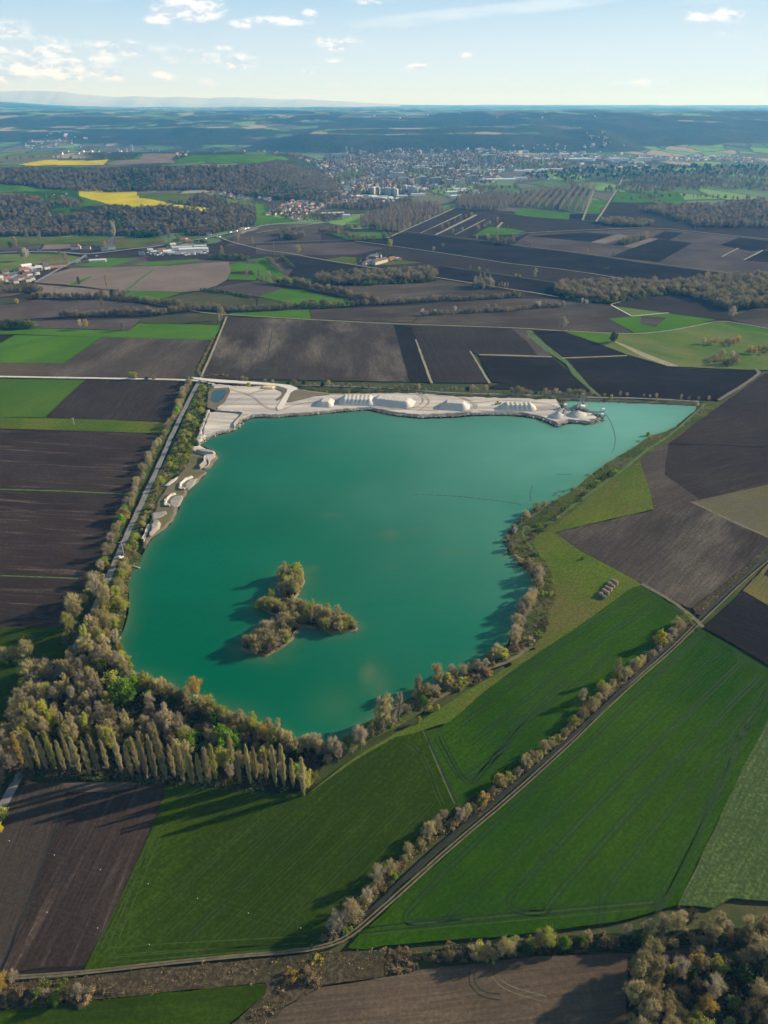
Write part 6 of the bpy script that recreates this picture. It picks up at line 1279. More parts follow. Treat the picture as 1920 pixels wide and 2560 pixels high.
# mid-distance hedges and woods
hedge('hedge', 'C 215,690 400,695 700,695 920,715 1000,725 1150,745 1300,765 1659,775 D 150,765 340,742 500,735', 3.0, 5, 'midtwig', 'long brown hedge winding below the tan fields', sc=(0.54, 1.26))
hedge('hedge', 'C 400,812 550,810 800,800 1000,800 1150,780 1230,775', 3.0, 4, 'midtwig', 'brown hedge across the left brown field', sc=(0.72, 1.40)); hedge('hedge', 'C 1310,640 1480,660 1630,688', 2.6, 2.5, 'midgreen', 'dark low hedge beside the olive field', sc=(0.48, 0.84))
hedge('hedge', 'C 60,640 200,650 290,640', 3.0, 14, 'midtwig', 'wide scrubby hedge below the left village', sc=(0.72, 1.54)); hedge('hedge', 'C -40,890 60,885 140,880 220,885', 2.2, 5, 'midgreen', 'green hedge at the left edge', sc=(0.84, 1.82)); hedge('hedge', 'C -40,620 30,615', 3.0, 8, 'midtwig', 'trees at the left edge below the village', sc=(0.96, 1.68))
wood('wood', 'D 400,602 400,565 640,540 1000,525 1165,525 1172,578 900,590 640,606', 42, 'midtwig', 'narrow brown wood between the farm and the pale striped field', sc=(1.0, 1.6), seed=61)
wood('wood', 'D 640,600 900,590 1165,575 1165,585 900,598 640,612', 26, 'midgreen', 'green fringe of the narrow wood', sc=(.6, 1.1), seed=62)
hedge('hedge', 'D 130,595 250,605 400,640 480,655 560,668 640,690 780,725', 2.7, 6, 'midtwig', 'brown hedge running right of the bright green field', sc=(0.72, 1.54)); hedge('hedge', 'D 340,752 600,740 900,725 1200,705 1450,700 1659,685 E 60,680', 2.7, 5, 'midtwig', 'long hedge above the grey field', sc=(0.48, 1.05))
hedge('hedge', 'D 75,440 160,520', 4.5, 3, 'midtwig', 'hedge between the green and brown fields', sc=(0.60, 1.12)); hedge('hedge', 'D 165,430 240,500', 3.8, 3, 'midgreen', 'dark hedge left of the farm', sc=(0.60, 1.12))
hedge('hedge', 'D 1070,805 1250,795 1500,780 1659,775 E 200,750 330,745', 4.1, 3, 'midtwig', 'thin dotted hedge behind the big fields', sc=(0.36, 0.98)); hedge('hedge', 'C 1370,432 1590,440', 3.8, 6, 'midgreen', 'dark hedge right of the works yard', sc=(0.96, 1.68))
wood('wood', 'E 272,665 290,608 500,600 750,595 1000,600 1010,655 800,690 640,722 440,712', 40, 'midtwig', 'brown wood belt right of the dark fields', sc=(.9, 1.5), seed=63)
wood('wood', 'E 300,690 640,715 1000,650 1010,668 640,728 440,718', 30, 'midgreen', 'green fringe of the right wood belt', sc=(.6, 1.0), seed=64)
wood('wood', 'E 1012,660 1040,605 1300,575 1600,560 2100,560 2100,740 1659,752 1480,775 1400,770 1300,740 1180,700', 55, 'midtwig', 'large mixed wood at the right edge', sc=(1.0, 1.7), seed=65)
wood('wood', 'E 1040,660 1080,610 1250,600 1400,640 1700,640 1700,735 1480,760 1250,700', 240, 'midgreen', 'green trees in the large wood at the right edge', sc=(1.2, 1.8), seed=66)
wood('wood', 'E 690,330 880,285 880,305 720,348', 30, 'midtwig', 'wedge-shaped coppice in the dark fields', sc=(.9, 1.3), seed=67); wood('wood', 'E 560,195 700,190 900,200 912,225 800,232 600,215', 60, 'midtwig', 'strip of trees beside the upper lane', sc=(1.0, 1.5), seed=68)
wood('wood', 'E 815,120 1000,100 1300,95 1500,70 1700,60 2100,80 2100,230 1500,232 1200,225 1100,195 950,150', 120, 'farwood', 'far brown wood in the upper right plain', sc=(.7, 1.2), seed=69)
wood('plantation', 'D 660,205 700,170 880,112 1080,88 1180,92 1205,140 1080,180 960,248 880,262 720,225', 85, 'plantation', 'grey young tree plantation beside the pale lane', seed=70)
wood('plantation', 'D 1290,108 1300,50 1480,20 1659,20 1659,95 1580,128 1440,118', 90, 'plantation', 'pink-grey tree plantation above the ploughed strips', seed=71)
orchard('plantation', 'E 0,95 0,40 200,-10 480,-40 530,-30 500,60 470,138 200,110', 95, 'plantation', 'striped plantation with rows running away from the camera', 'E 330,110 430,-30')
wood('wood', 'D 450,105 720,60 1000,55 1010,90 860,112 700,118', 110, 'farwood', 'far wood behind the green field strips', sc=(.6, 1.0), seed=73); wood('wood', 'D 240,165 300,135 560,145 560,185 420,190', 90, 'farwood', 'scrubby wood by the far road', sc=(.4, .7), seed=74)
wood('wood', 'D 150,320 160,265 300,260 310,310', 60, 'farwood', 'small square wood in the brown field', sc=(.8, 1.2), seed=75)
hedge('hedge', 'D 400,265 520,270 640,312 850,305', 6.8, 10, 'midtwig', 'hedge round the far green field', sc=(0.96, 1.68)); hedge('hedge', 'D 480,262 600,240 750,235 800,245', 6.8, 12, 'midtwig', 'loose hedge behind the far green field', sc=(0.96, 1.68))
hedge('hedge', 'D 1500,320 1659,345', 6.0, 8, 'midtwig', 'bushes on the far field lane', sc=(0.96, 1.68)); hedge('hedge', 'E 820,10 980,80', 12, 10, 'farwood', 'far field hedge', sc=(.5, .8))
grove('D 1400,630 1410,610 1480,600 1560,615 1540,632 1450,635', 34, [('slim', 'pink', 4), ('slim', 'olive', 1)], 1.15, 'in the poplar clump beside the dark fields', mind=3, seed=95)
for sx in range(4): one('D %d,%d' % (1575 + sx * 18, 622 + sx * 2), 'slim', 'pink', .8, ['short', 'second', 'third', 'last'][sx] + ' slim tree right of the poplar clump')
hedge('hedge', 'E 600,500 620,498', 10, 2, 'midtwig', 'lonely bush in the right dark field', sc=(.4, .5))
for k_, s_ in enumerate(('P 1560,500 1700,492 1850,500 2000,505', 'P 1480,455 1600,448 1750,452 1900,462', 'P 1530,440 1640,432 1800,436 1950,430', 'P 1620,470 1700,460 1800,470 1900,478', 'P 1290,470 1200,478 1120,492', 'P 1560,412 1700,416 1900,422', 'P 1330,412 1400,440 1440,470')):
    hedge('hedge', s_, 14, 14, 'farwood', '%s far hedge line of the right plain' % ['broad', 'straight', 'faint', 'broken', 'short', 'farthest', 'slanting'][k_], sc=(.6, 1.1))
# hillside woods
wood('hillside_wood', 'C -250,40 0,30 260,60 330,160 300,200 420,190 560,180 640,150 700,110 900,120 1080,105 1200,120 1350,140 1500,110 1659,110 1659,215 1400,275 1300,290 1130,262 1040,295 870,285 700,288 300,285 0,292 -250,300', 75, 'ridgewood', 'bare brown wood covering the front hillside', sc=(.65, 1.1), seed=81)
wood('hillside_wood', 'C 280,80 420,60 560,90 460,100 330,110', 110, 'farwood', 'scrub on the slope below the yellow field', sc=(.5, .9), seed=82); hedge('hedge', 'C 290,40 400,45 450,50 540,95 500,110 430,110', 12, 6, 'farwood', 'blossoming hedge on the hill meadow', sc=(.5, .8))
wood('hillside_wood', 'C 1050,60 1200,70 1300,20 1600,110 1659,130 1500,130 1250,110', 150, 'ridgewood', 'thin trees on the shoulder of the hill', sc=(.5, .9), seed=83)
wood('hillside_wood', 'C 700,280 720,150 800,150 860,270', 70, 'darkwood', 'dark fold of the hillside wood', sc=(.9, 1.3), seed=84); wood('hillside_wood', 'C 880,300 880,260 1020,260 1030,298', 60, 'darkwood', 'dark conifer block at the foot of the hill', sc=(.9, 1.1), seed=85)
wood('escarpment_wood', 'A -120,735 0,738 200,740 420,738 700,732 1000,728 1100,722 1250,712 1380,745 1450,790 1470,845 1380,870 1200,862 1000,840 860,822 600,828 350,830 100,800 -120,790', 105, 'ridgewood', 'bare wood covering the long escarpment', sc=(.6, 1.0), seed=86)
wood('escarpment_wood', 'A 1180,735 1250,715 1380,748 1450,795 1465,845 1380,865 1250,800', 110, 'midtwig', 'thin wood coloured tan for sunlight on the right end of the escarpment', sc=(.8, 1.3), seed=89)  # tan twig colour stands in for sunlight on the tapering end
wood('escarpment_wood', 'A 500,825 520,760 600,740 660,800 640,828', 130, 'darkwood', 'dark patch of the escarpment wood', sc=(.9, 1.3), seed=87); wood('escarpment_wood', 'A 1080,850 1200,790 1320,810 1440,850 1300,870', 120, 'darkwood', 'dark end of the escarpment wood', sc=(.7, 1.1), seed=88)
hedge('hedge', 'A 20,690 200,685 520,690 565,690', 22, 25, 'farwood', 'hedge trees behind the yellow plateau field', sc=(.6, 1.0))

wood('blossoming_trees', 'C -250,40 0,30 260,60 330,160 420,170 560,160 640,140 700,110 900,120 1080,105 1350,140 1500,120 1600,200 1400,270 1130,262 870,285 300,285 0,292 -250,300', 1500, 'blossom', 'scattered white blossoming trees in the front hillside wood', sc=(.5, .9), seed=401)
wood('hillside_wood', 'C -250,40 0,30 260,60 330,160 420,170 560,160 640,140 700,110 900,120 1080,105 1350,140 1500,120 1600,200 1400,270 1130,262 870,285 300,285 0,292 -250,300', 320, 'midtwig', 'lighter tan trees in the front hillside wood', sc=(1.1, 1.7), seed=402)
wood('hillside_wood', 'A -120,745 0,748 420,745 1000,735 1250,720 1380,750 1450,800 1380,865 1000,835 600,825 100,795 -120,785', 420, 'midtwig', 'lighter tan trees of the escarpment wood', sc=(1.0, 1.6), seed=403)
wood('blossoming_trees', 'C 270,20 440,20 500,60 440,100 330,90 280,130 600,100 640,60 560,50 530,90 450,60', 500, 'blossom', 'pale blossoming hedge trees around the hill meadows', sc=(.5, .9), seed=404)

# ============================================================ buildings
WALLS = {'cream': plain('cream_wall', (.62, .55, .42), var=.06, sc=.2), 'white': plain('white_wall', (.72, .70, .66), var=.05, sc=.2), 'grey': plain('grey_wall', (.38, .38, .37), var=.1, sc=.2), 'ochre': plain('ochre_wall', (.55, .34, .18), var=.1, sc=.2), 'pink': plain('pink_wall', (.58, .42, .34), var=.08, sc=.2)}
ROOFS = {'brown': plain('brown_tiles', (.13, .085, .07), var=.3, sc=.5), 'red': plain('red_tiles', (.34, .12, .075), var=.3, sc=.5), 'slate': plain('slate', (.10, .11, .13), var=.2, sc=.5), 'pale': plain('pale_sheet_roof', (.50, .51, .50), .5, .3, .1), 'white': plain('white_roof', (.70, .71, .70), .5, .3, .06)}
def gable(mb, L, Wd, h, rh, ov=.4, m=0):
    x, y = L / 2 + ov, Wd / 2 + ov; z = h + .02; th = .25
    vs = [(-x, -y, z - ov * .5), (x, -y, z - ov * .5), (x, 0, z + rh), (-x, 0, z + rh), (-x, y, z - ov * .5), (x, y, z - ov * .5)]
    vs += [(a, b, c + th) for a, b, c in vs]
    mb.add(vs, [(6, 7, 8, 9), (9, 8, 11, 10), (3, 2, 1, 0), (4, 5, 2, 3), (0, 1, 7, 6), (5, 4, 10, 11), (0, 6, 9, 3), (3, 9, 10, 4), (1, 2, 8, 7), (2, 5, 11, 8)], m)
def house(name, x, y, L, Wd, h, rh, rz, wall, roof, label, cat, group=None, detail=1, flat=False, z=None):
    t = empty(name, (x, y, zt(x, y) if z is None else z), rz); tag(t, label, cat, group)
    b = MB(); a, c = L / 2, Wd / 2
    if flat: b.box((0, 0, -1), (L, Wd, h + 1))
    else: b.add([(-a, -c, -1), (a, -c, -1), (a, c, -1), (-a, c, -1), (-a, -c, h), (a, -c, h), (a, c, h), (-a, c, h), (-a, 0, h + rh * .97), (a, 0, h + rh * .97)], [(0, 1, 5, 4), (2, 3, 7, 6), (1, 2, 6, 9, 5), (3, 0, 4, 8, 7), (4, 5, 9, 8), (6, 7, 8, 9)])
    b.build('wall', WALLS[wall], t)
    r = MB()
    if flat: r.box((0, 0, h), (L + .3, Wd + .3, .4)); r.box((L * .1, 0, h + .4), (3, 3, 1.5))
    else: gable(r, L, Wd, h, rh)
    ro = r.build('roof', ROOFS[roof], t)
    if detail and not flat: k = MB(); k.box((L * .22, .9, h + rh * .6), (.7, .7, rh * .6 + .9)); k.build('chimney', WALLS['pink'], ro)
    if detail:
        n = max(2, int(L / 3.6)); fl = max(1, int(h / 2.8))
        for s_ in (-1, 1):
            for q in range(n):
                for f in range(fl):
                    if detail < 2 and (q % 2): continue
                    wv = MB(); xx = -L / 2 + L * (q + .5) / n; wv.box((xx, s_ * (c + .02), 1.0 + f * 2.8), (1.0, .12, 1.3)); wv.build('window', M['glass'], t)
        d = MB(); d.box((L * .1, -c - .04, 0), (1.1, .14, 2.1)); d.build('door', ROOFS['brown'], t)
    return t
def H(s, L, Wd, h, rh, deg, wall, roof, label, cat='house', name='house', group=None, detail=1, flat=False):
    x, y = g1(s); return house(name, x, y, L, Wd, h, rh, R(deg), wall, roof, label, cat, group, detail, flat)
FG = 'farm buildings in the dark plain'
H('D 800,462', 44, 13, 6.5, 4, 52, 'cream', 'brown', 'long cream farm barn with brown roof in the middle of the dark plain', 'barn', 'barn', FG, 2)
H('D 725,470', 26, 11, 5.5, 3.5, 50, 'cream', 'brown', 'cream farmhouse at the left end of the farm, nearest the lane', 'farmhouse', 'farmhouse', FG, 2)
H('D 762,450', 20, 10, 6, 4, 140, 'grey', 'brown', 'brown-roofed cross wing between the farmhouse and the barn', 'barn', 'barn', FG); H('D 770,432', 36, 12, 6, 4, 52, 'cream', 'slate', 'dark-roofed barn at the back of the farm', 'barn', 'barn', FG)
H('D 727,445', 8, 7, 6, 3, 50, 'cream', 'brown', 'small cream tower-like house behind the farmhouse', 'house', 'house', FG, 0); H('D 673,452', 7, 6, 4, 2, 20, 'white', 'slate', 'small white shed left of the farm', 'shed', 'shed', FG, 0)
H('D 880,440', 16, 8, 4, 3, 35, 'ochre', 'red', 'orange-roofed shed at the right end of the farm', 'shed', 'shed', FG, 0); H('D 915,438', 9, 7, 3, 2, 10, 'white', 'pale', 'pale green shed right of the farm', 'shed', 'shed', FG, 0); H('D 935,442', 6, 6, 3, 2, 10, 'pink', 'red', 'pink shed furthest right of the farm', 'shed', 'shed', FG, 0)
grove('D 650,455 700,435 760,425 900,425 870,435 760,440 720,445 690,460', 16, [('bare', 'deep', 3), ('leafy', 'deep', 2), ('bare', 'dark', 2)], .9, 'in the farmyard', seed=91)
H('C 715,372', 24, 11, 7, 4, 25, 'cream', 'slate', 'long cream house with grey roof beside the main road', 'house', 'house', None, 2); H('C 680,378', 16, 10, 5, 3, 25, 'grey', 'slate', 'grey barn left of the long cream house', 'barn', 'barn'); H('C 485,372', 16, 10, 6, 5, 15, 'white', 'brown', 'brown-roofed white house by the left field', 'house', 'house', None, 1)
H('C 512,370', 10, 9, 6, 4, 100, 'cream', 'red', 'small red-roofed house right of the brown-roofed one', 'house', 'house'); H('C 560,372', 20, 9, 5, 3, 10, 'grey', 'slate', 'low grey barn right of the red-roofed house', 'barn', 'barn'); H('C 635,455', 34, 12, 5, 2, 15, 'cream', 'pale', 'low pale industrial shed below the road junction', 'shed', 'shed')
VG = [('C 80,590', 'white', 'brown', 10, 9), ('C 55,580', 'cream', 'red', 12, 9), ('C 105,592', 'cream', 'slate', 9, 8), ('C 185,582', 'cream', 'slate', 9, 8), ('C 212,572', 'cream', 'slate', 9, 7), ('C 155,565', 'ochre', 'brown', 14, 9), ('C 130,575', 'cream', 'brown', 10, 8), ('C 190,545', 'white', 'brown', 12, 9), ('C 160,520', 'white', 'red', 18, 11), ('C 130,545', 'grey', 'brown', 13, 9), ('C 230,508', 'grey', 'pale', 26, 16), ('C 175,495', 'white', 'white', 20, 12), ('C 240,535', 'white', 'slate', 10, 8), ('C 370,488', 'ochre', 'brown', 42, 8), ('C 305,500', 'white', 'slate', 11, 8), ('C 260,490', 'white', 'brown', 12, 9), ('C 290,490', 'white', 'slate', 10, 8), ('C 20,560', 'white', 'brown', 11, 9), ('C 5,575', 'white', 'pale', 12, 9), ('C 70,560', 'grey', 'slate', 12, 9), ('C 40,535', 'grey', 'brown', 12, 9), ('C 95,550', 'grey', 'slate', 12, 9), ('C -20,560', 'cream', 'brown', 12, 9), ('C -40,585', 'cream', 'red', 12, 9)]
ORD = ['first', 'second', 'third', 'fourth', 'fifth', 'sixth', 'seventh', 'eighth', 'ninth', 'tenth']
for k, (s_, w_, r_, L, Wd) in enumerate(VG):
    big = 'long ' if L > 25 else 'wide ' if L > 17 else ''
    H(s_, L, Wd, 5.5, 3.5, 40 if L < 30 else 30, w_, r_, '%s%s-walled house with %s roof in the left village' % (big, w_, r_), 'house', 'house', '%s%s-walled %s-roofed houses of the left village' % (big, w_, r_), 1)
grove('C -40,540 60,545 200,550 260,545 290,520 330,495 300,480 200,500 100,530', 16, [('bare', 'deep', 3), ('leafy', 'deep', 2), ('bare', 'white', 1)], .9, 'between the houses of the left village', seed=92)
WG = [('C 1250,380', 62, 12, 5, 15, 'white', 'white', 'long white greenhouse-like hall in the works yard'), ('C 1180,368', 46, 9, 4, 15, 'white', 'pale', 'long low pale hall behind the white one'), ('C 1300,360', 28, 10, 4, 15, 'grey', 'pale', 'pale hall at the right end of the works yard'), ('C 1190,325', 11, 9, 6, 15, 'ochre', 'red', 'orange house at the top of the works yard'), ('C 1218,328', 14, 8, 5, 20, 'ochre', 'red', 'wide orange house right of the first orange house'),
      ('C 1050,385', 16, 10, 4, 20, 'white', 'red', 'red-roofed workshop left of the works yard'), ('C 1085,395', 18, 9, 4, 20, 'white', 'white', 'white workshop beside the red-roofed one'), ('C 1000,398', 14, 8, 4, 20, 'grey', 'pale', 'grey-roofed workshop left of the red-roofed one'), ('C 920,408', 13, 9, 5, 15, 'grey', 'slate', 'grey house at the left end of the works'), ('C 975,385', 12, 8, 4, 20, 'cream', 'pale', 'cream shed behind the grey workshop'),
      ('C 1330,378', 14, 9, 4, 10, 'white', 'white', 'white shed at the right end of the yard'), ('C 1120,350', 14, 8, 4, 30, 'cream', 'pale', 'cream shed at the upper left corner of the yard'), ('C 1355,283', 12, 9, 5, 10, 'white', 'slate', 'pale blue-grey house by the road above the works'), ('C 1205,318', 10, 7, 4, 15, 'white', 'white', 'white shed behind the orange houses'), ('C 1110,405', 15, 8, 4, 15, 'cream', 'pale', 'cream workshop in front of the white workshop')]
for s_, L, Wd, h, dg, w_, r_, lb in WG: H(s_, L, Wd, h, 2 if L > 20 else 3, dg, w_, r_, lb, 'workshop' if 'house' not in lb.replace('greenhouse', '') else 'house', 'workshop' if 'house' not in lb.replace('greenhouse', '') else 'house', None, 1 if L < 20 else 0)
sheet('works_yard', gp('C 1060,400 1120,360 1200,340 1330,350 1350,375 1300,400 1150,412'), M['gravel'])
def clutter(s, n, seed, label):
    b = MB(); g = random.Random(seed)
    for x, y in scatter_pts(gp(s), n, seed): b.box((x, y, 0), (g.uniform(2, 6), g.uniform(2, 4), g.uniform(1, 3)), g.random() * 3, m=g.choice([0, 0, 1, 2]))
    tag(b.build('stored_goods', [M['whitep'], M['steel'], M['rust']]), label, 'stored goods', kind='stuff')
clutter('C 940,400 1000,380 1120,370 1120,410 1000,412', 70, 5, 'jumble of pale containers and scrap left of the works yard'); clutter('C 1150,400 1350,380 1350,400 1200,415', 50, 6, 'stacks of stored material in front of the works halls')
hedge('hedge', 'C 1080,355 1120,340 1150,325', 4, 4, 'midgreen', 'dark trees at the back of the works yard'); hedge('hedge', 'C 1270,325 1340,335', 4, 6, 'darkwood', 'dark trees right of the orange houses', sc=(.4, .6))

# ---- the town on the plain
class TG: pass
def town_points(s, n, seed, mind=14): return [(x, y) for x, y in scatter_pts(gp(s), n, seed, mind)]
HC = 0; rngt = random.Random(5); used_far = []
def village(s, n, seed, where, deg=30, scl=1.0, mind=15):
    for x, y in town_points(s, n, seed, mind):
        w_ = rngt.choice(['cream', 'cream', 'white', 'pink', 'ochre', 'cream', 'grey']); r_ = rngt.choice(['brown', 'red', 'brown', 'brown', 'slate']); L = rngt.uniform(9, 14) * scl
        house('house', x, y, L, L * .75, rngt.uniform(4.5, 7) * scl, 3, R(deg + rngt.choice([0, 90]) + rngt.uniform(-12, 12)), w_, r_, '%s-walled house with %s roof %s' % (w_, r_, where), 'house', '%s houses with %s roofs %s' % (w_, r_, where), 0)
village('D 55,150 160,95 250,60 340,70 440,90 350,130 270,185 180,160', 95, 101, 'in the village below the escarpment', 40)
village('D -20,30 0,-20 100,40 90,60', 18, 102, 'above the hillside meadow', 20); village('C 1290,30 1400,0 1600,40 1650,60 1500,40 1400,20', 26, 103, 'on the shoulder of the hill', 20)
village('D 450,80 560,20 700,30 720,60 600,80', 45, 104, 'in the settlement at the edge of the town', 35)
village('A 220,665 500,655 700,655 560,664 300,672', 42, 105, 'on the plateau behind the yellow field', 10, 1.3, 22); village('A 820,655 1200,655 1200,668 900,666', 24, 106, 'at the right end of the plateau', 10, 1.3, 22)
village('A 735,690 800,655 830,660 780,690', 10, 107, 'along the plateau lane', 30, 1.2, 18)
village('A 260,808 300,815 500,822 330,822', 7, 108, 'below the long escarpment', 20); 
def block(s, L, Wd, h, dg, wall, label, grp=None, cat='apartment block'):
    x, y = g1(s); t = empty('apartment_block', (x, y, zt(x, y)), R(dg)); tag(t, label, cat, grp or 'apartment blocks of the town')
    b = MB(); b.box((0, 0, -2), (L, Wd, h + 2)); b.build('wall', WALLS[wall], t); r = MB(); r.box((0, 0, h), (L + .4, Wd + .4, .7)); r.box((0, 0, h + .7), (4, 4, 2.4)); r.build('roof', ROOFS['pale'], t)
    for f in range(max(1, int(h / 3))):
        w_ = MB(); w_.box((0, 0, 1.2 + f * 3), (L + .12, Wd + .12, 1.3))
        w_.build('window_band', M['glass'], t)
def hall(s, L, Wd, h, dg, roof, label, grp='warehouses of the town'):
    x, y = g1(s); house('warehouse', x, y, L, Wd, h, 2, R(dg), 'white' if roof != 'slate' else 'grey', roof, label, 'warehouse', grp, 0, True)
k = 0
BLK = [('P 935,484', 40, 14, 22, 70), ('P 945,486', 14, 14, 24, 70), ('P 958,487', 16, 14, 22, 70), ('P 966,487', 14, 14, 24, 70), ('P 974,488', 14, 14, 24, 70), ('P 984,488', 18, 14, 24, 70), ('P 990,489', 14, 14, 22, 70),
       ('P 940,438', 14, 14, 38, 20), ('P 953,440', 14, 14, 36, 20), ('P 958,448', 14, 14, 36, 20), ('P 970,442', 14, 14, 36, 20), ('P 978,450', 14, 14, 34, 20), ('P 992,446', 40, 14, 24, 10), ('P 1005,460', 30, 14, 26, 10), ('P 1045,462', 16, 14, 28, 10), ('P 1058,460', 26, 14, 28, 10), ('P 1080,465', 16, 14, 30, 10), ('P 1095,462', 30, 14, 28, 10), ('P 1125,465', 22, 14, 24, 10), ('P 1142,468', 18, 14, 26, 10), ('P 1156,466', 18, 14, 30, 10), ('P 1172,460', 16, 14, 30, 10), ('P 1183,458', 20, 14, 30, 10),
       ('P 1012,482', 16, 14, 26, 80), ('P 1022,484', 16, 14, 26, 80), ('P 1032,484', 16, 14, 26, 80), ('P 1040,486', 14, 14, 24, 80), ('P 1222,412', 22, 16, 50, 20), ('P 1232,408', 16, 16, 42, 20), ('P 1244,412', 16, 16, 42, 20), ('P 848,396', 90, 14, 26, 5), ('P 862,396', 14, 14, 28, 5), ('P 867,382', 14, 14, 34, 5), ('P 880,382', 14, 14, 28, 5), ('P 902,388', 16, 14, 26, 5), ('P 912,392', 30, 14, 28, 5), ('P 965,388', 16, 14, 26, 5), ('P 1078,396', 14, 12, 50, 0), ('P 1110,396', 12, 12, 34, 0)]
for s_, L, Wd, h, dg in BLK:
    wl = rngt.choice(['cream', 'white', 'white', 'grey', 'cream']); pos = 'the left cluster' if float(s_[2:].split(',')[0]) < 995 else 'the middle cluster' if float(s_[2:].split(',')[0]) < 1200 else 'the right pair'
    block(s_, L, Wd, h, dg, wl, '%s %s of flats in %s of the town' % (wl, 'slab' if L > 25 else 'tower', pos), '%s %ss of %s' % (wl, 'slab' if L > 25 else 'tower', pos))
for s_, lb in (('A 570,650', 'tall white tower block on the plateau edge'), ('A 510,655', 'cream block left of the plateau tower'), ('A 545,655', 'low block beside the plateau tower'), ('A 655,655', 'cream block right of the plateau tower'), ('A 685,655', 'ochre block furthest right on the plateau')): block(s_, 18, 14, 34 if 'tall' in lb else 18, 10, 'white' if 'white' in lb else 'cream', lb, 'blocks on the plateau edge')
HL = [('P 900,495', 60, 40, 8), ('P 925,495', 50, 30, 8), ('P 950,498', 60, 45, 9), ('P 965,500', 50, 40, 9), ('P 985,502', 60, 30, 8), ('P 970,508', 45, 40, 8), ('P 1005,494', 40, 30, 8), ('P 1045,490', 50, 30, 8), ('P 1150,478', 50, 34, 9), ('P 1165,482', 60, 40, 9), ('P 1180,482', 40, 36, 9), ('P 1135,484', 70, 30, 8), ('P 1145,494', 60, 30, 8), ('P 1200,486', 50, 26, 7), ('P 1070,418', 190, 30, 8), ('P 1050,424', 90, 30, 8), ('P 1170,428', 120, 30, 8), ('P 1240,428', 80, 30, 8), ('P 1350,400', 130, 40, 9), ('P 1440,400', 180, 50, 9), ('P 1545,402', 120, 50, 14), ('P 1470,402', 50, 40, 12), ('P 1600,402', 40, 30, 16), ('P 1618,403', 30, 30, 20), ('P 1590,408', 90, 30, 8), ('P 1380,426', 120, 36, 8), ('P 1340,428', 110, 36, 8), ('P 1300,430', 60, 30, 8), ('P 1445,428', 40, 24, 6), ('P 1250,452', 140, 34, 8), ('P 1300,448', 60, 24, 8), ('P 960,408', 120, 40, 9), ('P 990,410', 90, 30, 9), ('P 830,537', 75, 16, 6), ('P 865,542', 24, 18, 6), ('P 1230,390', 140, 34, 9), ('P 1270,388', 130, 30, 9), ('P 1200,374', 60, 24, 9), ('P 1420,388', 120, 36, 9), ('P 1160,404', 60, 30, 8)]
for i, (s_, L, Wd, h) in enumerate(HL):
    rf = rngt.choice(['white', 'pale', 'pale', 'white']); xx = float(s_[2:].split(',')[0]); pos = 'at the near edge of the town' if float(s_.split(',')[1]) > 470 else 'in the far right industrial area' if xx > 1280 else 'in the middle of the town'
    hall(s_, L, Wd, h, rngt.choice([8, 12, 20]), rf, '%s%s-roofed warehouse %s' % ('very long ' if L > 110 else '', rf, pos), '%s-roofed warehouses %s%s' % (rf, pos, ' long' if L > 110 else ''))
def town_mass(name, s, area, seed, label, hh=(5, 9), mind=0):
    P = gp(s); ar = abs(sum(P[i][0] * P[(i + 1) % len(P)][1] - P[(i + 1) % len(P)][0] * P[i][1] for i in range(len(P)))) / 2; g = random.Random(seed); b = MB()
    for x, y in scatter_pts(P, int(ar / area), seed):
        if vnoise(x / 160, y / 220, 71) < .30: continue
        L = g.choice([9, 10, 12, 12, 15, 22, 30]) * g.uniform(.8, 1.2); Wd = min(L * .8, 14) * g.uniform(.8, 1.1); h = g.uniform(*hh) * (1 if L < 18 else 1.25); rz = R(25) + g.choice([0, 1.57]) + g.uniform(-.15, .15); z = zt(x, y)
        b.box((x, y, z - 1), (L, Wd, h + 1), rz, m=g.choice([0, 0, 1, 1, 2, 3])); b.box((x, y, z + h + .01), (L + .6, Wd + .6, 2.2), rz, m=g.choice([4, 4, 5, 6, 7]), taper=.35)
    tag(b.build(name, [WALLS['cream'], WALLS['white'], WALLS['grey'], WALLS['pink'], ROOFS['brown'], ROOFS['red'], ROOFS['slate'], ROOFS['pale']]), label, 'town', kind='stuff')
town_mass('town_houses', 'P 700,385 860,378 1000,372 1250,368 1300,380 1330,400 1250,430 1240,460 1120,470 1040,478 1000,480 900,475 860,500 800,505 790,480 830,450 800,420 740,395', 1500, 201, 'houses of the town filling the plain below the dark hills')
town_mass('town_houses', 'P 1300,376 1500,380 1700,392 1920,398 2000,400 2000,412 1700,402 1500,396 1300,392', 4500, 202, 'houses scattered along the foot of the right hills')
town_mass('town_houses', 'P 1720,390 1850,392 1900,400 2000,405 2000,415 1850,410 1740,402', 1700, 203, 'pale houses of the far right suburb')
town_mass('town_houses', 'P 60,345 160,330 220,345 210,370 60,372', 9000, 204, 'small town in the shaded left valley'); town_mass('town_houses', 'P 1460,335 1540,330 1560,365 1450,372', 6500, 205, 'hillside suburb on the right')
town_mass('town_houses', 'P 1150,372 1400,362 1460,370 1300,382', 6500, 206, 'houses on the lower slope of the hills'); town_mass('town_houses', 'P 330,264 480,268 470,276 340,272', 60000, 207, 'pale farm hamlets on the far plateau', (9, 16)); town_mass('town_houses', 'P 900,285 1200,282 1500,286 1500,300 1200,298 900,300', 90000, 208, 'hamlets sprinkled over the plateau', (9, 14))
town_mass('town_houses', 'P 1240,395 1420,385 1560,400 1700,420 1700,430 1500,445 1300,455', 6500, 209, 'scattered buildings in the right plain')
wood('town_trees', 'P 700,388 860,380 1000,374 1250,370 1330,400 1250,430 1240,460 1120,470 1000,490 900,480 860,510 780,520 770,480 830,450 800,420 740,395', 2200, 'ridgewood', 'dark trees between the houses of the town', sc=(.7, 1.3), seed=301)
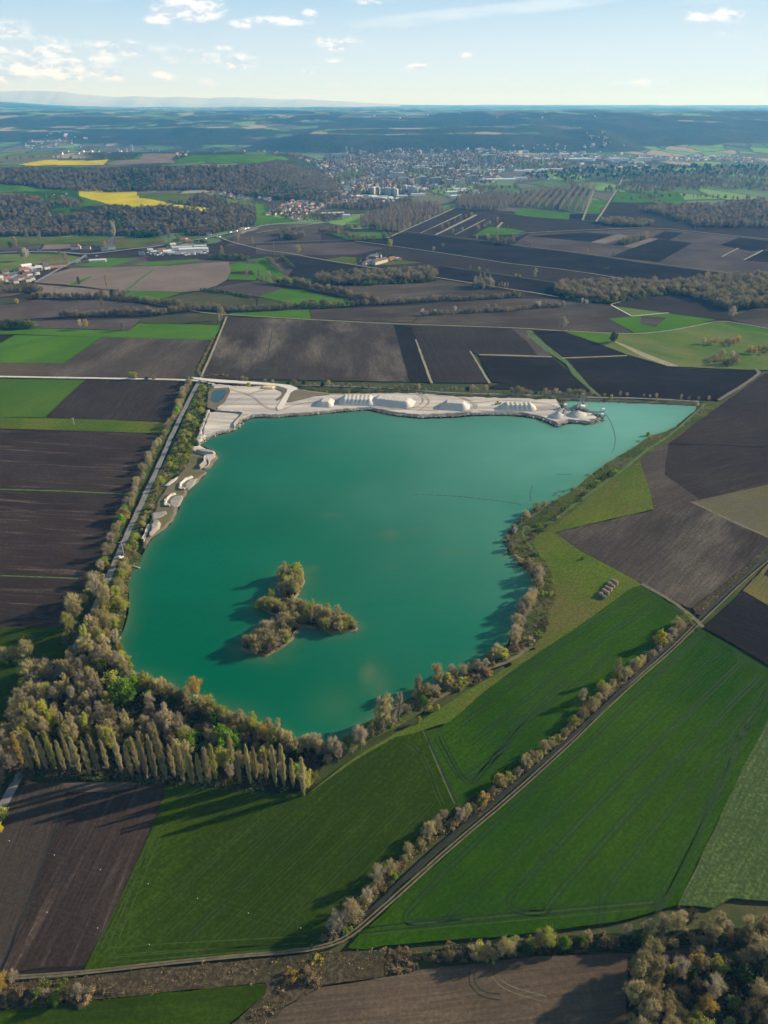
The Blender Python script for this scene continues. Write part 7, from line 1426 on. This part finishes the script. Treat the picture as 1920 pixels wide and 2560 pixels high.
wood('town_trees', 'P 700,388 860,380 1000,374 1250,370 1330,400 1250,430 1240,460 1250,500 1120,490 1000,500 900,490 860,510 780,520 770,480 830,450 800,420 740,395', 1500, 'farwood', 'brown trees between the houses of the town', sc=(.6, 1.2), seed=302)
wood('far_wood', 'P 1120,495 1300,488 1560,470 1600,440 1900,430 2000,440 2000,470 1800,470 1600,490 1500,480 1300,500', 1100, 'farwood', 'trees and hedges of the right-hand plain', sc=(.7, 1.4), seed=303)
wood('far_wood', 'P 1280,440 1500,420 1800,415 2000,420 2000,440 1700,440 1400,455', 2200, 'darkwood', 'dark tree belts beyond the right plain', sc=(.9, 1.6), seed=304)
wood('far_wood', 'P 1240,400 1420,398 1450,415 1420,425 1240,425', 1500, 'farwood', 'wooded gap in the middle of the town', sc=(.8, 1.4), seed=305)
hedge('hedge', 'D 250,190 350,180 520,178', 9, 22, 'darkwood', 'dark orchard rows below the village', sc=(.3, .5)); hedge('hedge', 'D 440,100 560,95 700,105', 7, 18, 'darkwood', 'dark trees beside the village road', sc=(.4, .7)); wood('town_trees', 'D 60,150 160,100 340,80 440,90 280,180', 420, 'darkwood', 'garden trees of the village', sc=(.3, .55), seed=306)
wood('far_wood', 'D 80,90 150,100 170,150 110,155', 120, 'farwood', 'brown copse left of the village', sc=(.6, 1), seed=307)

# ============================================================ vehicles, bales, poles, lines
CARC = {'white': plain('white_car_paint', (.72, .73, .74), .3, .5, .02), 'grey': plain('grey_car_paint', (.25, .26, .28), .3, .5, .02), 'red': plain('red_car_paint', (.40, .05, .04), .3, .5, .02), 'blue': plain('blue_car_paint', (.05, .10, .22), .3, .5, .02)}
def vehicle(s, rz, kind, colr, label, group=None):
    x, y = g1(s); t = empty(kind, (x, y, zt(x, y) + .8 * (y > 1900)), R(rz)); tag(t, label, kind if kind != 'lorry' else 'truck', group)
    L, Wd, h = {'car': (4.3, 1.8, .75), 'van': (5.6, 2.1, 1.5), 'lorry': (9, 2.5, 1.1)}[kind]; b = MB(); b.box((0, 0, .4), (L, Wd, h), taper=.96)
    if kind == 'car': b.box((-.2, 0, .4 + h), (L * .55, Wd * .9, .6), taper=.78)
    elif kind == 'van': b.box((-.5, 0, .4 + h), (L * .8, Wd * .95, .5), taper=.92)
    else: b.box((-1, 0, 1.4), (6.6, 2.5, 2.5)); b.box((3.5, 0, 1.4), (1.8, 2.4, 1.5), taper=.9)
    b.build('body', CARC[colr], t); g_ = MB(); g_.box((L * .33 if kind != 'car' else L * .12, 0, .35 + h), (.9, Wd * .93, .5), taper=.8); g_.build('windscreen', M['glass'], t)
    for sx in (-.32, .32):
        for sy in (-1, 1): w_ = MB(); w_.tube((sx * L, sy * Wd * .42, .36), (sx * L, sy * Wd * .51, .36), .36, n=10); w_.build('wheel', M['rubber'], t)
for s_, k_, c_, l_ in (('C 1335,305', 'van', 'white', 'white van on the main road nearest the works yard'), ('C 1360,298', 'car', 'white', 'white car just right of the first van on the main road'), ('C 1405,290', 'car', 'grey', 'grey car on the main road at the lane end'), ('C 1425,296', 'van', 'white', 'white van turning into the lane'), ('C 1497,268', 'lorry', 'white', 'white truck on the main road, lowest of the bright group'), ('C 1535,258', 'van', 'white', 'white van in the bright group on the main road'), ('C 1590,246', 'van', 'white', 'white van above the truck on the main road'), ('C 1610,241', 'lorry', 'white', 'white truck at the top of the bright group on the main road')): vehicle(s_, 58, k_, c_, l_)
for s_, k_, c_, l_ in (('C 540,415', 'car', 'grey', 'grey car at the left road junction'), ('C 550,420', 'car', 'blue', 'dark blue car at the left road junction'), ('C 560,425', 'car', 'white', 'white car at the left road junction'), ('C 502,458', 'car', 'white', 'white car on the village road, upper one'), ('C 515,452', 'van', 'white', 'white van on the village road below the junction'), ('C 255,385', 'lorry', 'grey', 'dark truck on the main road at left'), ('C 628,418', 'van', 'white', 'white van parked above the low industrial shed'), ('C 845,382', 'car', 'red', 'reddish car on the main road'), ('G 900,215', 'car', 'white', 'small white car on the quarry ground by the heaps')): vehicle(s_, 20, k_, c_, l_)
# loader in the quarry
q = g1('H 255,247'); t = empty('wheel_loader', (q[0], q[1], QZ + .1), R(30)); tag(t, 'small dark wheel loader left of the fluted heap', 'loader')
b = MB(); b.box((-.8, 0, .8), (3.6, 2.2, 1.3)); b.box((1.6, 0, .8), (1.8, 1.6, .9)); b.build('body', M['ochrep'], t); b = MB(); b.box((0, 0, 2.1), (1.5, 1.5, 1.3), taper=.9); b.build('cab', M['glass'], t); b = MB(); b.bar((2, 0, 1.4), (4, 0, .7), .5, .3); b.box((4.3, 0, .2), (1.0, 2.6, 1.0)); b.build('bucket', M['darksteel'], t)
for sx in (-1.6, 1.6):
    for sy in (-1, 1): w_ = MB(); w_.tube((sx, sy * 1.0, .75), (sx, sy * 1.5, .75), .75, n=12); w_.build('wheel', M['rubber'], t)
# round bales under weathered sheets
BM = {'a': sand_mat('weathered_hay', (.24, .19, .14), (.34, .27, .20), (.15, .12, .09)), 'b': sand_mat('pinkish_hay', (.30, .20, .16), (.38, .27, .21), (.17, .12, .10))}
def bale(x, y, rz, r, L, m, label, grp):
    n, kx = 14, 5; V = []; F = []
    for i in range(kx + 1):
        u = i / kx; rr = r * (1 - .16 * (abs(u - .5) * 2) ** 5)
        for k_ in range(n):
            a = 2 * math.pi * k_ / n; q_ = rr * (1 + random.uniform(-.05, .05)); V.append((L * (u - .5) + random.uniform(-.06, .06), q_ * math.cos(a) * 1.06, r * .92 + q_ * math.sin(a) * .95))
    for i in range(kx):
        for k_ in range(n): F.append((i * n + k_, i * n + (k_ + 1) % n, (i + 1) * n + (k_ + 1) % n, (i + 1) * n + k_))
    F += [tuple(range(n - 1, -1, -1)), tuple(kx * n + k_ for k_ in range(n))]
    me = bpy.data.meshes.new('hay_bale'); me.from_pydata(V, [], F); me.materials.append(BM[m]); me.update()
    o = link('hay_bale', me); o.location = (x, y, LANE[0]); o.rotation_euler = (0, 0, rz); tag(o, label, 'hay bale', grp)
a0, a1 = g1('K 700,570'), g1('K 768,492'); dv = Vector((a1[0] - a0[0], a1[1] - a0[1])); un = dv.normalized(); nn = Vector((-un.y, un.x)); ra = math.atan2(nn.y, nn.x)
PO = ['nearest', 'second', 'third', 'fourth', 'farthest']
for i in range(5):
    for sd_ in (0, 1):
        p_ = Vector(a0) + dv * (i / 4) * 1.0 + nn * (1.45 if sd_ else -1.45) + un * (1.0 if sd_ else 0)
        bale(p_.x, p_.y, ra + random.uniform(-.3, .3), 1.4 * random.uniform(.8, 1.15), 2.7, 'b' if (i, sd_) in ((2, 0), (1, 1)) else 'a', '%s weathered hay bale in the %s row of the pile on the meadow' % (PO[i], 'left' if sd_ else 'right'), 'hay bales on the meadow')
# power pole with cross arm and small transformer hut by the track
def pole(s, h, label, arm=2.4, hut=False, grp=None):
    x, y = g1(s); t = empty('power_pole', (x, y, 0), R(35)); tag(t, label, 'power pole', grp)
    b = MB(); b.tube((0, 0, -.5), (0, 0, h), .34, .2, 8); b.build('post', M['palebark'], t); b = MB(); b.box((0, 0, h - .9), (arm, .25, .22)); b.build('cross_arm', M['palebark'], t)
    for q_ in (-.9, 0, .9): b = MB(); b.tube((q_ * arm / 2, 0, h - .7), (q_ * arm / 2, 0, h - .2), .09, n=6); b.build('insulator', M['whitep'], t)
    return x, y, h
pole('I 806,112', 14.5, 'white concrete power pole with a cross arm beside the track', 3.6)
pole('F 1158,432', 9, 'small pale power pole beside the upper track', grp=None); pole('F 940,905', 8, 'small pale pole beside the middle of the track')
pole('F 483,425', 9, 'thin pale pole on the grass strip left of the track'); pole('C 455,480', 12, 'thin pole beside the village road', grp=None); pole('E 1185,240', 18, 'tall thin mast at the far right wood')
x, y = g1('I 792,128'); house('transformer_hut', x, y, 2.6, 2.2, 2.2, .7, R(30), 'white', 'white', 'tiny white hut at the foot of the white power pole', 'hut', None, 0)
x, y = g1('I 780,128'); bx_ = MB(); bx_.box((0, 0, 0), (1.4, 1.2, 1.5), taper=.92); bx_.box((0, 0, 1.5), (1.6, 1.4, .15)); o = bx_.build('utility_box', M['whitep']); o.location = (x, y, LANE[0]); tag(o, 'small white utility box beside the white hut on the track', 'box')
def jetty():
    x, y = g1('I 890,190'); t = empty('jetty', (x, y, ZW), R(-28)); tag(t, 'small pale wooden jetty on the west shore', 'jetty'); b = MB(); b.box((0, 0, .5), (6.5, 1.0, .12)); b.build('deck', M['palebark'], t)
    for q_ in (-2.8, 0, 2.8):
        for sy in (-.4, .4): b = MB(); b.tube((q_, sy, -.4), (q_, sy, .6), .09, n=6); b.build('post', M['palebark'], t)
jetty()
# overhead line crossing the bottom left, with white marker balls
def wires(dots, hh, ends, label):
    """dots and ends are seen at wire height hh above the ground"""
    def at(x, y):
        u = (x - 960) / FPX; v = (1280 - y) / FPX; t_ = (hh - H0) / (-SP + v * CP); return Vector((u * t_, (CP + v * SP) * t_, hh))
    P = [at(*p) for p in px(ends)]; t = empty('power_line', P[0]); tag(t, label, 'power line', 'overhead lines over the bottom fields')
    b = MB()
    for off in (-2.2, 0, 2.2):
        d = (P[-1] - P[0]).normalized(); n_ = Vector((-d.y, d.x, 0))
        for i in range(len(P) - 1):
            for q_ in range(8):
                a = P[i].lerp(P[i + 1], q_ / 8) + n_ * off - P[0]; c = P[i].lerp(P[i + 1], (q_ + 1) / 8) + n_ * off - P[0]; b.tube(a, c, .014, n=3)
    b.build('cable', M['darksteel'], t)
    for p in px(dots):
        bm_ = MB(); c = at(*p) - P[0]; r = .17
        for k_ in range(4): a1_, a2_ = -math.pi / 2 + math.pi * k_ / 4, -math.pi / 2 + math.pi * (k_ + 1) / 4; bm_.tube(c + Vector((0, 0, r * math.sin(a1_))), c + Vector((0, 0, r * math.sin(a2_))), max(.02, r * math.cos(a1_)), max(.02, r * math.cos(a2_)), 8)
        bm_.build('marker_ball', M['whitep'], t)
wires('L 40,435 235,497 434,560 640,621 853,684 1073,748 1299,812', 24, 'L -120,385 40,435 640,621 1299,812 1345,828 1700,940 2100,1070', 'upper overhead line with seven white marker balls over the bottom fields')
wires('L 203,744 421,812 645,883 880,955', 20, 'L -120,645 203,744 645,883 1120,1025 1700,1215', 'lower overhead line with four white marker balls over the bottom fields')

# ============================================================ air: one closed box of thin even haze
def haze():
    V = [(x, y, z) for z in (-6, 700) for x, y in ((-47000, -800), (47000, -800), (47000, 47000), (-47000, 47000))]
    me = bpy.data.meshes.new('haze'); me.from_pydata(V, [], [(0, 3, 2, 1), (4, 5, 6, 7), (0, 1, 5, 4), (1, 2, 6, 5), (2, 3, 7, 6), (3, 0, 4, 7)])
    m = bpy.data.materials.new('haze_air'); m.use_nodes = True; n = m.node_tree.nodes; n.clear(); v = n.new('ShaderNodeVolumePrincipled'); o = n.new('ShaderNodeOutputMaterial'); m.node_tree.links.new(v.outputs[0], o.inputs['Volume'])
    v.inputs['Color'].default_value = (.10, .46, 1.0, 1); v.inputs['Density'].default_value = HAZE_D; v.inputs['Anisotropy'].default_value = .1; v.inputs['Absorption Color'].default_value = (1, 1, 1, 1)
    me.materials.append(m); tag(link('haze', me), 'thin blue haze filling the air over the whole valley', 'haze', kind='stuff')
settle(); relabel()
HAZE_D = 6.4e-5
haze()
